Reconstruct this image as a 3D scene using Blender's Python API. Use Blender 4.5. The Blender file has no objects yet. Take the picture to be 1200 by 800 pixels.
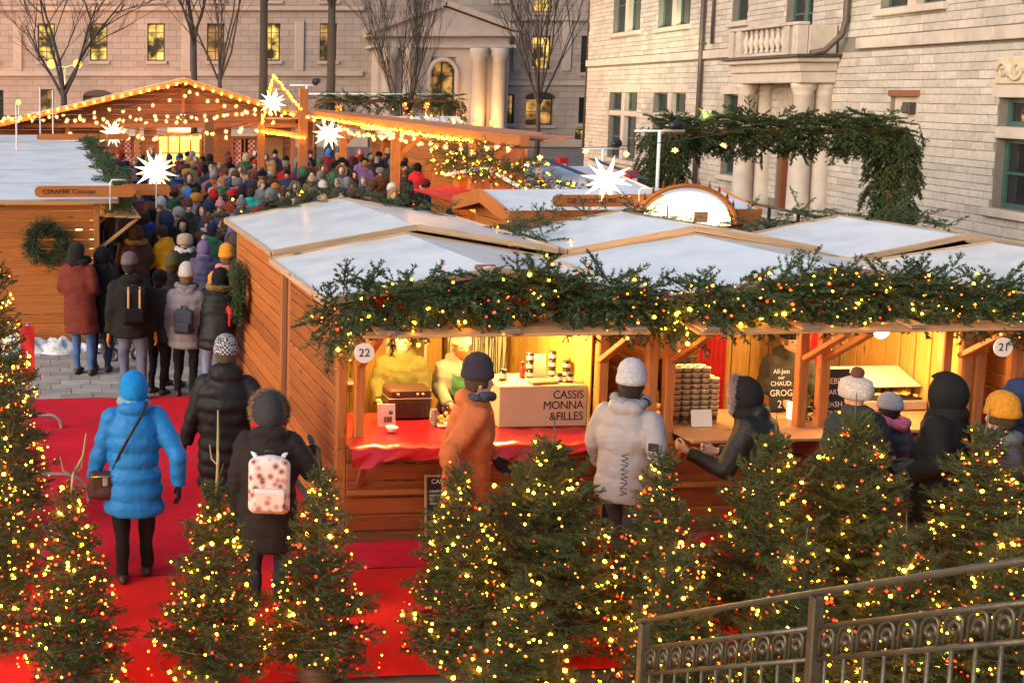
import bpy, bmesh, math, random
import numpy as np
from mathutils import Vector, Matrix, Euler

# ------------------------------------------------------------------ camera, sky, sun, exposure
scene = bpy.context.scene
COL = scene.collection
rad = math.radians
cam_data = bpy.data.cameras.new('camera')
cam = bpy.data.objects.new('camera', cam_data)
COL.objects.link(cam)
cam.location = (0, 0, 3.92)
cam.rotation_euler = (rad(90 - 6.4), 0, 0)
cam_data.sensor_width = 36
cam_data.lens = 36 * 1450 / 1200
cam_data.shift_x = 440 / 1200          # the photograph is an off-centre crop: its optical axis lies left of and above the middle
cam_data.shift_y = -132 / 1200
cam_data.clip_start = .1
cam_data.clip_end = 600
scene.camera = cam

world = bpy.data.worlds.new('World')
scene.world = world
world.use_nodes = True
wn = world.node_tree
bg = wn.nodes['Background']
sky = wn.nodes.new('ShaderNodeTexSky')
sky.sky_type = 'NISHITA'
sky.sun_disc = False
SUN_EL, SUN_ROT = 18, 238               # low sun behind the camera, veiled by cloud
sky.sun_elevation = rad(SUN_EL)
sky.sun_rotation = rad(SUN_ROT)
sky.air_density = 1.0
sky.dust_density = 3.0
sky.ozone_density = 1.5
wn.links.new(sky.outputs[0], bg.inputs[0])
bg.inputs[1].default_value = .15

sd = bpy.data.lights.new('sun', 'SUN')
sd.energy = .7
sd.angle = rad(25)
sd.color = (1, .91, .83)
sun = bpy.data.objects.new('sun', sd)
COL.objects.link(sun)
az, el = rad(SUN_ROT), rad(SUN_EL + 18)
sun_dir = Vector((math.sin(az) * math.cos(el), math.cos(az) * math.cos(el), math.sin(el)))
sun.rotation_euler = sun_dir.to_track_quat('Z', 'Y').to_euler()
sun.location = (0, -10, 30)

vs = scene.view_settings
vs.view_transform = 'Standard'
vs.look = 'None'
vs.gamma = 1
vs.use_curve_mapping = False
vs.exposure = .78
scene.cycles.use_denoising = True
scene.cycles.max_bounces = 4
scene.cycles.diffuse_bounces = 2
scene.cycles.glossy_bounces = 2
scene.cycles.transmission_bounces = 4
scene.cycles.sample_clamp_indirect = 4
scene.cycles.use_light_tree = True
scene.cycles.caustics_reflective = False
scene.cycles.caustics_refractive = False

# ------------------------------------------------------------------ helpers
rng = random.Random(7)
PI = math.pi
SR = rad(4.3)                            # the rows of huts are turned this much against the camera axis
CS, SN = math.cos(SR), math.sin(SR)
def SW(x, y, z=0):
    return Vector((x * CS - y * SN, x * SN + y * CS, z))

def tag(o, label=None, cat=None, group=None, kind=None):
    if label: o['label'] = label
    if cat: o['category'] = cat
    if group: o['group'] = group
    if kind: o['kind'] = kind
    return o

def empty(name, loc=(0, 0, 0), rz=0, label=None, cat=None, group=None):
    o = bpy.data.objects.new(name, None)
    o.empty_display_size = .1
    COL.objects.link(o)
    o.location = loc
    o.rotation_euler = (0, 0, rz)
    return tag(o, label, cat, group)

def mobj(name, me, parent=None, loc=None, rot=None, scale=None, color=None):
    o = bpy.data.objects.new(name, me)
    COL.objects.link(o)
    if parent is not None: o.parent = parent
    if loc is not None: o.location = loc
    if rot is not None: o.rotation_euler = rot
    if scale is not None: o.scale = scale
    if color is not None: o.color = (*color, 1)
    return o

def children(o):
    return [c for c in bpy.data.objects if c.parent == o]

def copy_tree(o, parent=None, kids=None):
    c = o.copy()
    COL.objects.link(c)
    c.parent = parent
    for ch in o.children:
        copy_tree(ch, c)
    return c

WS = bpy.data.scenes.new('workshop')       # shapes are evaluated here, away from the big scene; removed at the end
def baked(o):
    WS.collection.objects.link(o)
    with bpy.context.temp_override(scene=WS, view_layer=WS.view_layers[0]):
        dg = bpy.context.evaluated_depsgraph_get(); dg.update()
        me = bpy.data.meshes.new_from_object(o.evaluated_get(dg))
    bpy.data.objects.remove(o)
    return me

class MB:
    """collects shapes; build() links them as one mesh object"""
    def __init__(s):
        s.v = []; s.f = []; s.m = []; s.s = []; s.mi = 0; s.T = None
    def add(s, vs, fs, smooth=False):
        n = len(s.v)
        if s.T is not None:
            vs = [s.T @ Vector(p) for p in vs]
        s.v += [tuple(p) for p in vs]
        s.f += [tuple(i + n for i in f) for f in fs]
        s.m += [s.mi] * len(fs)
        s.s += [smooth] * len(fs)
        return s
    def box(s, c, d, b=0, rot=None):
        x, y, z = d[0] / 2, d[1] / 2, d[2] / 2
        M = None
        if rot is not None:
            M = Euler(rot).to_matrix()
        if b <= 0:
            vs = [(i * x, j * y, k * z) for i in (-1, 1) for j in (-1, 1) for k in (-1, 1)]
            fs = [(0, 1, 3, 2), (4, 6, 7, 5), (0, 4, 5, 1), (2, 3, 7, 6), (0, 2, 6, 4), (1, 5, 7, 3)]
        else:
            b = min(b, x * .49, y * .49, z * .49)
            vs = []; idx = {}
            for i in (-1, 1):
                for j in (-1, 1):
                    for k in (-1, 1):
                        for a in range(3):
                            p = [i * (x - b), j * (y - b), k * (z - b)]
                            p[a] = (i, j, k)[a] * (x, y, z)[a]
                            idx[i, j, k, a] = len(vs); vs.append(tuple(p))
            fs = []
            for sg in (-1, 1):
                o = [(-1, -1), (1, -1), (1, 1), (-1, 1)]
                fx = [idx[sg, p, q, 0] for p, q in o]; fy = [idx[p, sg, q, 1] for p, q in o]; fz = [idx[p, q, sg, 2] for p, q in o]
                fs += [tuple(fx if sg > 0 else fx[::-1]), tuple(fy[::-1] if sg > 0 else fy), tuple(fz if sg > 0 else fz[::-1])]
            for p in (-1, 1):
                for q in (-1, 1):
                    e = [(idx[p, q, -1, 0], idx[p, q, 1, 0], idx[p, q, 1, 1], idx[p, q, -1, 1]),
                         (idx[p, -1, q, 0], idx[p, -1, q, 2], idx[p, 1, q, 2], idx[p, 1, q, 0]),
                         (idx[-1, p, q, 1], idx[1, p, q, 1], idx[1, p, q, 2], idx[-1, p, q, 2])]
                    for w, t in enumerate(e):
                        fs.append(t if p * q * (1, 1, 1)[w] < 0 else t[::-1])
            for i in (-1, 1):
                for j in (-1, 1):
                    for k in (-1, 1):
                        t = tuple(idx[i, j, k, a] for a in range(3))
                        fs.append(t if i * j * k > 0 else t[::-1])
        if M is not None:
            vs = [M @ Vector(p) for p in vs]
        return s.add([(p[0] + c[0], p[1] + c[1], p[2] + c[2]) for p in vs], fs)
    def bx(s, x0, x1, y0, y1, z0, z1, b=0):
        return s.box(((x0 + x1) / 2, (y0 + y1) / 2, (z0 + z1) / 2), (abs(x1 - x0), abs(y1 - y0), abs(z1 - z0)), b)
    def beam(s, p, q, w, h, b=0, up=(0, 0, 1)):
        """a square bar from p to q, w wide, h high"""
        p = Vector(p); q = Vector(q); d = q - p; L = d.length; d.normalize()
        u = Vector(up); sx = d.cross(u)
        if sx.length < 1e-4: sx = Vector((1, 0, 0))
        sx.normalize(); uz = sx.cross(d)
        M = Matrix((sx, d, uz)).transposed()
        t = MB().box((0, 0, 0), (w, L, h), b)
        c = (p + q) / 2
        return s.add([M @ Vector(v) + c for v in t.v], t.f)
    def tube(s, pts, rr, n=8, cap=True, smooth=True, flat=None):
        pts = [Vector(p) for p in pts]
        if not hasattr(rr, '__len__'): rr = [rr] * len(pts)
        rings = []; ref = None
        for i, p in enumerate(pts):
            d = (pts[min(i + 1, len(pts) - 1)] - pts[max(i - 1, 0)])
            if d.length < 1e-9: d = Vector((0, 0, 1))
            d.normalize()
            if ref is None:
                ref = Vector((1, 0, 0)) if abs(d.x) < .9 else Vector((0, 1, 0))
            a = (ref - d * ref.dot(d))
            if a.length < 1e-5: a = d.orthogonal()
            a.normalize(); bb = d.cross(a); ref = a
            r = rr[i]
            rx, ry = r if hasattr(r, '__len__') else (r, r)
            rings.append([p + a * (rx * math.cos(2 * PI * k / n)) + bb * (ry * math.sin(2 * PI * k / n)) for k in range(n)])
        vs = [v for r in rings for v in r]
        fs = []
        for i in range(len(rings) - 1):
            for k in range(n):
                fs.append((i * n + k, i * n + (k + 1) % n, (i + 1) * n + (k + 1) % n, (i + 1) * n + k))
        if cap:
            fs.append(tuple(range(n))[::-1]); fs.append(tuple((len(rings) - 1) * n + k for k in range(n)))
        return s.add(vs, fs, smooth)
    def lathe(s, prof, n=16, c=(0, 0, 0), smooth=True, cap=True, sx=1, sy=1):
        vs = []; fs = []
        for r, z in prof:
            vs += [(c[0] + sx * r * math.cos(2 * PI * k / n), c[1] + sy * r * math.sin(2 * PI * k / n), c[2] + z) for k in range(n)]
        for i in range(len(prof) - 1):
            for k in range(n):
                fs.append((i * n + k, i * n + (k + 1) % n, (i + 1) * n + (k + 1) % n, (i + 1) * n + k))
        if cap:
            fs.append(tuple(range(n))[::-1]); fs.append(tuple((len(prof) - 1) * n + k for k in range(n)))
        return s.add(vs, fs, smooth)
    def ell(s, c, r, n=14, m=9, rot=None):
        vs = [(0, 0, -r[2])]; fs = []
        for i in range(1, m):
            t = -PI / 2 + PI * i / m
            vs += [(r[0] * math.cos(t) * math.cos(2 * PI * k / n), r[1] * math.cos(t) * math.sin(2 * PI * k / n), r[2] * math.sin(t)) for k in range(n)]
        vs.append((0, 0, r[2]))
        L = len(vs) - 1
        for k in range(n):
            fs.append((0, 1 + (k + 1) % n, 1 + k)); fs.append((L, L - n + k, L - n + (k + 1) % n))
        for i in range(m - 2):
            for k in range(n):
                a = 1 + i * n
                fs.append((a + k, a + (k + 1) % n, a + n + (k + 1) % n, a + n + k))
        if rot is not None:
            M = Euler(rot).to_matrix(); vs = [M @ Vector(p) for p in vs]
        return s.add([(p[0] + c[0], p[1] + c[1], p[2] + c[2]) for p in vs], fs, True)
    def prism(s, poly, t, M=None, smooth=False):
        """2D outline extruded by t along local z"""
        n = len(poly)
        vs = [Vector((x, y, 0)) for x, y in poly] + [Vector((x, y, t)) for x, y in poly]
        fs = [tuple(range(n))[::-1], tuple(range(n, 2 * n))] + [(i, (i + 1) % n, n + (i + 1) % n, n + i) for i in range(n)]
        if M is not None: vs = [M @ v for v in vs]
        return s.add(vs, fs, smooth)
    def mesh(s, name, mats):
        me = bpy.data.meshes.new(name)
        me.from_pydata(s.v, [], s.f)
        if not isinstance(mats, (list, tuple)): mats = [mats]
        for m in mats: me.materials.append(m)
        me.polygons.foreach_set('material_index', s.m)
        me.polygons.foreach_set('use_smooth', s.s)
        me.update()
        return me
    def build(s, name, mats, parent=None, **k):
        return mobj(name, s.mesh(name, mats), parent, **k)

def np_mesh(name, V, T, mats, midx=None, smooth=False):
    """V (n,3), T (m,3 or 4) arrays -> mesh"""
    me = bpy.data.meshes.new(name)
    V = np.asarray(V, np.float32); T = np.asarray(T, np.int32)
    k = T.shape[1]
    me.vertices.add(len(V)); me.vertices.foreach_set('co', V.ravel())
    me.loops.add(T.size); me.loops.foreach_set('vertex_index', T.ravel())
    me.polygons.add(len(T)); me.polygons.foreach_set('loop_start', np.arange(0, T.size, k, dtype=np.int32))
    if not isinstance(mats, (list, tuple)): mats = [mats]
    for m in mats: me.materials.append(m)
    if midx is not None: me.polygons.foreach_set('material_index', np.asarray(midx, np.int32))
    me.polygons.foreach_set('use_smooth', np.full(len(T), smooth))
    me.update(calc_edges=True)
    return me

# ------------------------------------------------------------------ materials
def nodes_of(m):
    m.use_nodes = True
    nt = m.node_tree
    return nt, nt.nodes, nt.links, nt.nodes['Principled BSDF']

def pmat(name, col, rough=.6, metal=0., var=.18, scale=6., bump=.15, bscale=60., stretch=(1, 1, 1), objcol=False,
         rnd=0., spec=.5, emit=None, es=0., dirt=None, coat=0., alpha=None, sheen=0., attr=False, trans=0.):
    m = bpy.data.materials.new(name)
    nt, N, L, P = nodes_of(m)
    P.inputs['Roughness'].default_value = rough
    P.inputs['Metallic'].default_value = metal
    P.inputs['Specular IOR Level'].default_value = spec
    if coat: P.inputs['Coat Weight'].default_value = coat; P.inputs['Coat Roughness'].default_value = .2
    if sheen: P.inputs['Sheen Weight'].default_value = sheen; P.inputs['Sheen Roughness'].default_value = .5
    if trans: P.inputs['Transmission Weight'].default_value = trans
    tc = N.new('ShaderNodeTexCoord')
    oi = N.new('ShaderNodeObjectInfo')
    vm = N.new('ShaderNodeVectorMath'); vm.operation = 'MULTIPLY_ADD'
    vm.inputs[1].default_value = stretch
    cb = N.new('ShaderNodeMath'); cb.operation = 'MULTIPLY'; cb.inputs[1].default_value = 37.
    L.new(oi.outputs['Random'], cb.inputs[0])
    L.new(tc.outputs['Object'], vm.inputs[0]); L.new(cb.outputs[0], vm.inputs[2])
    n1 = N.new('ShaderNodeTexNoise'); n1.inputs['Scale'].default_value = scale; n1.inputs['Detail'].default_value = 6
    n1.inputs['Roughness'].default_value = .65
    L.new(vm.outputs[0], n1.inputs['Vector'])
    mr = N.new('ShaderNodeMapRange'); mr.inputs[1].default_value = .25; mr.inputs[2].default_value = .75
    mr.inputs[3].default_value = 1 - var; mr.inputs[4].default_value = 1 + var
    L.new(n1.outputs[0], mr.inputs[0])
    last = mr.outputs[0]
    if rnd:
        r2 = N.new('ShaderNodeMapRange'); r2.inputs[3].default_value = 1 - rnd; r2.inputs[4].default_value = 1 + rnd
        L.new(oi.outputs['Random'], r2.inputs[0])
        mu = N.new('ShaderNodeMath'); mu.operation = 'MULTIPLY'
        L.new(last, mu.inputs[0]); L.new(r2.outputs[0], mu.inputs[1]); last = mu.outputs[0]
    if attr:
        at = N.new('ShaderNodeAttribute'); at.attribute_name = 'tone'
        mu = N.new('ShaderNodeMath'); mu.operation = 'MULTIPLY'
        L.new(last, mu.inputs[0]); L.new(at.outputs['Fac'], mu.inputs[1]); last = mu.outputs[0]
    mx = N.new('ShaderNodeVectorMath'); mx.operation = 'SCALE'
    if objcol:
        L.new(oi.outputs['Color'], mx.inputs[0])
    else:
        mx.inputs[0].default_value = col[:3]
    L.new(last, mx.inputs['Scale'])
    out = mx.outputs[0]
    if dirt:
        dcol, dscale, lo, hi = dirt
        nd = N.new('ShaderNodeTexNoise'); nd.inputs['Scale'].default_value = dscale; nd.inputs['Detail'].default_value = 5
        L.new(tc.outputs['Object'], nd.inputs['Vector'])
        md = N.new('ShaderNodeMapRange'); md.inputs[1].default_value = lo; md.inputs[2].default_value = hi
        L.new(nd.outputs[0], md.inputs[0])
        mm = N.new('ShaderNodeMix'); mm.data_type = 'RGBA'
        L.new(md.outputs[0], mm.inputs[0]); L.new(out, mm.inputs[6]); mm.inputs[7].default_value = (*dcol, 1)
        out = mm.outputs[2]
    L.new(out, P.inputs['Base Color'])
    if bump:
        n2 = N.new('ShaderNodeTexNoise'); n2.inputs['Scale'].default_value = bscale; n2.inputs['Detail'].default_value = 4
        L.new(vm.outputs[0], n2.inputs['Vector'])
        bp = N.new('ShaderNodeBump'); bp.inputs['Strength'].default_value = bump; bp.inputs['Distance'].default_value = .02
        L.new(n2.outputs[0], bp.inputs['Height']); L.new(bp.outputs[0], P.inputs['Normal'])
    if emit is not None:
        P.inputs['Emission Color'].default_value = (*emit, 1); P.inputs['Emission Strength'].default_value = es
    return m

def emat(name, col, strength, sample=True):
    m = bpy.data.materials.new(name)
    nt, N, L, P = nodes_of(m)
    N.remove(P)
    e = N.new('ShaderNodeEmission'); e.inputs[0].default_value = (*col, 1); e.inputs[1].default_value = strength
    L.new(e.outputs[0], N['Material Output'].inputs[0])
    m.cycles.emission_sampling = 'FRONT' if sample else 'NONE'
    return m

def woodmat(name, col, var=.3, rough=.55, rnd=.22, spec=.35, dark=(.05, .02, .008)):
    """boards whose grain runs along local x, with knots"""
    m = pmat(name, col, rough, var=var, scale=5, bump=.25, bscale=14, stretch=(.5, 9, 9), rnd=rnd, spec=spec)
    nt, N, L, P = nodes_of(m)
    src = P.inputs['Base Color'].links[0].from_socket
    tc = [n for n in N if n.type == 'TEX_COORD'][0]; oi = [n for n in N if n.type == 'OBJECT_INFO'][0]
    va = N.new('ShaderNodeVectorMath'); va.operation = 'MULTIPLY_ADD'; va.inputs[1].default_value = (2.2, 6, 6)
    cb = N.new('ShaderNodeMath'); cb.operation = 'MULTIPLY'; cb.inputs[1].default_value = 91.
    L.new(oi.outputs['Random'], cb.inputs[0]); L.new(tc.outputs['Object'], va.inputs[0]); L.new(cb.outputs[0], va.inputs[2])
    vo = N.new('ShaderNodeTexVoronoi'); vo.inputs['Scale'].default_value = 1.1
    L.new(va.outputs[0], vo.inputs['Vector'])
    mr = N.new('ShaderNodeMapRange'); mr.inputs[1].default_value = .05; mr.inputs[2].default_value = .16
    mr.inputs[3].default_value = .75; mr.inputs[4].default_value = 0
    L.new(vo.outputs['Distance'], mr.inputs[0])
    mm = N.new('ShaderNodeMix'); mm.data_type = 'RGBA'; mm.inputs[7].default_value = (*dark, 1)
    L.new(mr.outputs[0], mm.inputs[0]); L.new(src, mm.inputs[6]); L.new(mm.outputs[2], P.inputs['Base Color'])
    return m

M = {}
M['wood'] = woodmat('stained_pine', (.39, .125, .028))
M['wood_red'] = woodmat('red_stained_pine', (.27, .075, .022))
M['wood_pale'] = woodmat('pale_pine', (.46, .25, .115), rnd=.12)
M['wood_dark'] = woodmat('dark_boards', (.17, .065, .03))
M['fascia_wood'] = woodmat('weathered_fascia', (.46, .31, .19), rnd=.15)
M['timber'] = woodmat('timber_posts', (.40, .14, .038), rnd=.15)
M['tarp'] = pmat('white_roof_sheet', (.72, .705, .69), .28, var=.09, scale=1.6, bump=.6, bscale=2.6, spec=.5, dirt=((.50, .495, .49), 1.8, .47, .8))
M['snow'] = pmat('trodden_snow', (.68, .70, .74), .85, var=.15, scale=9, bump=.8, bscale=18, dirt=((.42, .40, .39), 5, .48, .7))
M['red_cloth'] = pmat('red_plastic_cloth', (.42, .010, .018), .22, var=.1, bump=.1, bscale=20, spec=.6)
M['red_fabric'] = pmat('red_fabric', (.5, .012, .015), .8, var=.15, bump=.1)
M['black_metal'] = pmat('black_metal', (.02, .02, .02), .4, var=.1, bump=.02)
M['steel'] = pmat('galvanised_steel', (.42, .42, .43), .38, .7, var=.15, bump=.04)
M['black'] = pmat('black_plastic', (.018, .017, .018), .45, var=.1, bump=.03)
M['slate'] = pmat('chalkboard', (.018, .02, .02), .75, var=.3, scale=4, bump=.02)
M['chalk'] = pmat('chalk', (.8, .8, .76), .9, var=.1, bump=0)
M['ink'] = pmat('dark_ink', (.03, .012, .018), .8, var=.05, bump=0)
M['white_paint'] = pmat('white_paint', (.78, .77, .74), .5, var=.06, bump=.05)
M['white_box'] = pmat('white_board', (.72, .68, .62), .6, var=.05, bump=.03)
M['disc'] = pmat('number_disc', (.74, .60, .55), .5, var=.05, bump=0)
M['bulb_w'] = emat('warm_bulb', (1, .27, .032), 4.5, False)
M['bulb_h'] = emat('hot_bulb', (1, .36, .007), 70)
M['bulb_r'] = emat('red_bulb', (1, .03, .006), 4, False)
M['bulb_o'] = emat('orange_bulb', (1, .10, .012), 3.5, False)
M['cable'] = pmat('green_cable', (.015, .03, .015), .6, bump=0)
M['bark'] = pmat('bark', (.085, .06, .045), .9, var=.3, scale=20, bump=.5, bscale=40)
M['bark_pale'] = pmat('winter_bark', (.06, .045, .037), .9, var=.3, scale=10, bump=.4)
M['brass'] = pmat('brass', (.6, .4, .14), .3, .9, bump=0)
M['fab'] = pmat('clothing', (.5, .5, .5), .85, var=.2, scale=10, bump=.4, bscale=34, objcol=True, spec=.2, sheen=.0)
M['shell'] = pmat('jacket_shell', (.5, .5, .5), .58, var=.12, scale=9, bump=.45, bscale=22, objcol=True, spec=.28)
M['knit'] = pmat('knitwear', (.5, .5, .5), .95, var=.25, scale=40, bump=.8, bscale=120, objcol=True, spec=.1, sheen=.05)
M['fur'] = pmat('fur', (.5, .5, .5), .95, var=.45, scale=60, bump=1., bscale=140, objcol=True, spec=.1, sheen=.08)
M['skin'] = pmat('skin', (.58, .33, .235), .5, var=.06, bump=.05, spec=.35)
M['leather'] = pmat('leather', (.05, .02, .018), .4, var=.2, bump=.15, bscale=80)
M['shoe'] = pmat('shoe', (.03, .022, .018), .55, var=.2, bump=.1)
M['denim'] = pmat('trousers', (.5, .5, .5), .9, var=.2, scale=8, bump=.2, bscale=120, objcol=True, spec=.2)
# ------------------------------------------------------------------ ground, carpets, paving
M['asphalt'] = pmat('wet_asphalt', (.10, .095, .09), .75, var=.3, scale=3, bump=.4, bscale=50, dirt=((.2, .19, .185), .6, .5, .75))
M['paver'] = pmat('stone_paver', (.34, .315, .285), .7, var=.2, scale=5, bump=.25, bscale=50, rnd=.2, dirt=((.24, .22, .2), 3, .5, .75))
M['carpet'] = pmat('red_carpet', (.66, .018, .036), .95, var=.16, scale=2.2, bump=.5, bscale=220, spec=.1, dirt=((.40, .035, .045), 2.6, .5, .78))
M['carpet2'] = pmat('bright_red_carpet', (.82, .024, .020), .95, var=.1, scale=2.2, bump=.5, bscale=220, spec=.1, dirt=((.56, .03, .03), 2.4, .5, .8))
g = MB(); g.add([(-300, -30, 0), (300, -30, 0), (300, 400, 0), (-300, 400, 0)], [(0, 1, 2, 3)])
ground = tag(g.build('ground', M['asphalt']), kind='structure')

def sheet(name, pts, z, m, nx=40, ny=16, amp=.008):
    """a slightly uneven carpet sheet with thickness; pts are its four corners"""
    a, b, c, d = [Vector((*p, 0)) for p in pts]
    b_ = MB(); vs = []; fs = []
    for j in range(ny + 1):
        for i in range(nx + 1):
            u, w = i / nx, j / ny
            p = a.lerp(b, u).lerp(d.lerp(c, u), w)
            e = .012 * math.sin(i * 1.7 + j * .6) * (j in (0, ny))
            vs.append((p.x, p.y + e, z + amp * (math.sin(i * .9 + j * 1.3) + math.sin(i * .37 - j * .71)) * .5 + amp))
    for j in range(ny):
        for i in range(nx):
            k = j * (nx + 1) + i
            fs.append((k, k + 1, k + nx + 2, k + nx + 1))
    b_.add(vs, fs, True)
    return b_.build(name, m)
sheet_pts = lambda x0, x1, y0, y1: [tuple(SW(x0, y0)[:2]), tuple(SW(x1, y0)[:2]), tuple(SW(x1, y1)[:2]), tuple(SW(x0, y1)[:2])]
tag(sheet('carpet', sheet_pts(-4, 2.48, 9.6, 15.45), .012, M['carpet']), kind='structure')
tag(sheet('carpet', sheet_pts(2.48, 12, 9.6, 10.2), .013, M['carpet']), kind='structure')
tag(sheet('carpet', sheet_pts(-4, 12, 7.75, 9.598), .012, M['carpet2']), kind='structure')

# paving slabs between the carpet and the huts: each its own piece
pv = []
for k in range(4):
    b = MB(); q = random.Random(k)
    b.box((0, 0, 0), (.395, .242, .05), .006)
    b.T = None
    b.v = [(x + q.uniform(-.004, .004), y + q.uniform(-.004, .004), z) for x, y, z in b.v]
    pv.append(b.mesh('paver', M['paver']))
row = 0
y = 15.6
while y < 19.4:
    off = (row % 3) * .135
    x = -1.6 + off
    while x < 2.9:
        if not (x < 1.0 and y > 18.7):
            o = mobj('paver', rng.choice(pv), ground, SW(x, y, -.012 + rng.uniform(0, .006)), (rng.uniform(-.006, .006), rng.uniform(-.006, .006), SR + (PI if rng.random() < .5 else 0)))
        x += .402
    y += .249
    row += 1

# trodden snow heaped along the foot of the left hut
def heap(name, pts, seed, m, parent=None):
    """lumpy heap: pts = list of (x, y, r, h)"""
    b = MB(); q = random.Random(seed)
    for x, y, r, h in pts:
        n, mm = 26, 9; vs = [(x, y, h)]; fs = []
        ph = [q.uniform(0, 6) for _ in range(6)]
        for i in range(1, mm + 1):
            for k in range(n):
                t = 2 * PI * k / n
                rr = r * (i / mm) * (1 + .22 * math.sin(2 * t + ph[0]) + .12 * math.sin(5 * t + ph[1]))
                zz = h * (math.cos(PI / 2 * i / mm) ** 1.2 if i < mm else 0) * (1 + .2 * math.sin(3 * t + i * .9 + ph[2]) + .15 * math.sin(7 * t + ph[3] + i)) - (.03 if i == mm else 0)
                vs.append((x + rr * math.cos(t) * 1.5, y + rr * math.sin(t), zz))
        for k in range(n): fs.append((0, 1 + k, 1 + (k + 1) % n))
        for i in range(mm - 1):
            for k in range(n):
                a = 1 + i * n
                fs.append((a + k, a + n + k, a + n + (k + 1) % n, a + (k + 1) % n))
        b.add(vs, fs, True)
    return b.build(name, m, parent)
sn = [SW(x, y) for x, y in [(-.9, 18.35), (-.35, 18.4), (.2, 18.45), (.62, 18.5)]]
tag(heap('snow', [(p.x, p.y, r, h) for p, r, h in zip(sn, (.42, .36, .34, .2), (.2, .24, .17, .09))], 3, M['snow']),
    'grey trodden snow heaped at the foot of the left hut', 'snow', kind='stuff')
sn = [(-.42, 6.9, .22, .16), (-.3, 7.3, .2, .12)]
tag(heap('snow', sn, 5, M['snow']), 'small dirty snow remnant at the foot of the front left tree', 'snow', kind='stuff')
# ------------------------------------------------------------------ the ashlar building on the right
M['stone'] = pmat('ashlar', (.465, .415, .365), .85, var=.22, scale=7, bump=.45, bscale=26, attr=True, dirt=((.36, .28, .22), .7, .5, .8))
M['stone_trim'] = pmat('dressed_stone', (.52, .44, .375), .8, var=.12, scale=3, bump=.15, bscale=40, dirt=((.36, .31, .27), 1.1, .5, .8))
M['mortar'] = pmat('mortar', (.21, .18, .155), .95, var=.2, bump=.3)
M['green_frame'] = pmat('green_window_paint', (.045, .105, .085), .45, var=.12, bump=.05)
M['glass'] = pmat('dark_window', (.02, .024, .026), .06, var=.3, scale=1.2, bump=.02, bscale=1.5, spec=.7)
M['door'] = pmat('brown_door', (.2, .07, .03), .5, var=.2, stretch=(6, 6, .6))
M['lead'] = pmat('dark_lead', (.05, .045, .042), .5, var=.2)
M['pipe'] = pmat('brown_downpipe', (.09, .06, .05), .5, var=.2)

RA = math.atan2(22.33 - 19.86, 61.02 - 28.83)
RB = empty('stone_building', (19.554, 24.842, 0), PI / 2 - RA, 'pale ashlar building with columned porch and balcony on the right', 'building')
# (t0, t1, z0, z1) openings; t runs along the wall away from the camera
def opening_set():
    o = []
    o.append(('pair', 29.45, 33.5, .8, 3.8)); o.append(('pair', 23.65, 27.4, .8, 3.8))
    o.append(('single', 18.15, 19.9, .92, 3.76)); o.append(('niche', 7.2, 8.55, 1.3, 3.75))
    o.append(('big', 1.0, 3.82, 1.21, 3.74))
    o.append(('pair_up', 29.5, 33.4, 6.5, 9.0)); o.append(('pair_up', 23.6, 27.3, 6.45, 9.0))
    o.append(('single', 18.2, 19.55, 6.3, 9.0)); o.append(('door_up', 13.35, 15.2, 5.12, 8.6))
    o.append(('pair_up', 6.3, 9.4, 6.1, 9.0)); o.append(('pair_up', .2, 3.0, 6.1, 9.0)); o.append(('single', -4.5, -2.6, 1.2, 3.75))
    o.append(('door', 13.2, 15.3, .1, 3.9))
    return o
OPEN = opening_set()
ZT = 9.6
# courses of stones
q = random.Random(11)
stones = []
z = 0.
while z < ZT:
    h = q.choice((.17, .2, .2, .235))
    if 5.02 < z + h and z < 5.4:      # the string course runs here
        z = 5.4 if z > 4.9 else z
        if z + h > 5.04 and z < 5.4:
            h = 5.04 - z
            if h < .08: z = 5.4; continue
    t = -6 + q.uniform(0, .6)
    spans = [(a - .0, b + .0) for (_, a, b, c, d) in OPEN if z + h > c - .02 and z < d + .02]
    while t < 37.2:
        L = q.choice((.34, .48, .62, .62, .8, .95))
        a, b = t, min(t + L, 37.25)
        t += L
        segs = [(a, b)]
        for s0, s1 in spans:
            ns = []
            for x0, x1 in segs:
                if x1 <= s0 or x0 >= s1: ns.append((x0, x1)); continue
                if x0 < s0: ns.append((x0, s0))
                if x1 > s1: ns.append((s1, x1))
            segs = ns
        for x0, x1 in segs:
            if x1 - x0 > .1 and not (11.7 < x0 and x1 < 16.5 and z < 0.3):
                stones.append((x0, x1, z, h))
    z += h
smesh = {}
def stone_mesh(L, h, k):
    key = (round(L / .06), round(h / .015), k)
    if key not in smesh:
        b = MB().box((0, 0, 0), (L - .012, .12, h - .012), .009)
        me = b.mesh('stone', M['stone'])
        at = me.attributes.new('tone', 'FLOAT', 'POINT')
        at.data.foreach_set('value', [(.87, .97, 1.03, 1.12)[k]] * len(me.vertices))
        smesh[key] = (me, L, h)
    return smesh[key]
vis = sorted([s for s in stones if s[1] > 2.2 and s[2] < 6.3 and s[2] > .15], key=lambda s: s[0])[:300]
vset = set(id(s) for s in vis)
rest = MB(); tones = []
for s in stones:
    x0, x1, z, h = s
    k = q.choice((0, 1, 1, 2, 2, 3)); y = -.062 + q.uniform(-.006, .01)
    if id(s) in vset:
        me, L, hh = stone_mesh(x1 - x0, h, k)
        mobj('stone', me, RB, ((x0 + x1) / 2, y, z + h / 2), None, ((x1 - x0) / L, 1, h / hh))
    else:
        n0 = len(rest.v)
        rest.box(((x0 + x1) / 2, y, z + h / 2), (x1 - x0 - .012, .12, h - .012), .009)
        tones += [(.87, .97, 1.03, 1.12)[k]] * (len(rest.v) - n0)
me = rest.mesh('stone_courses', M['stone'])
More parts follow.
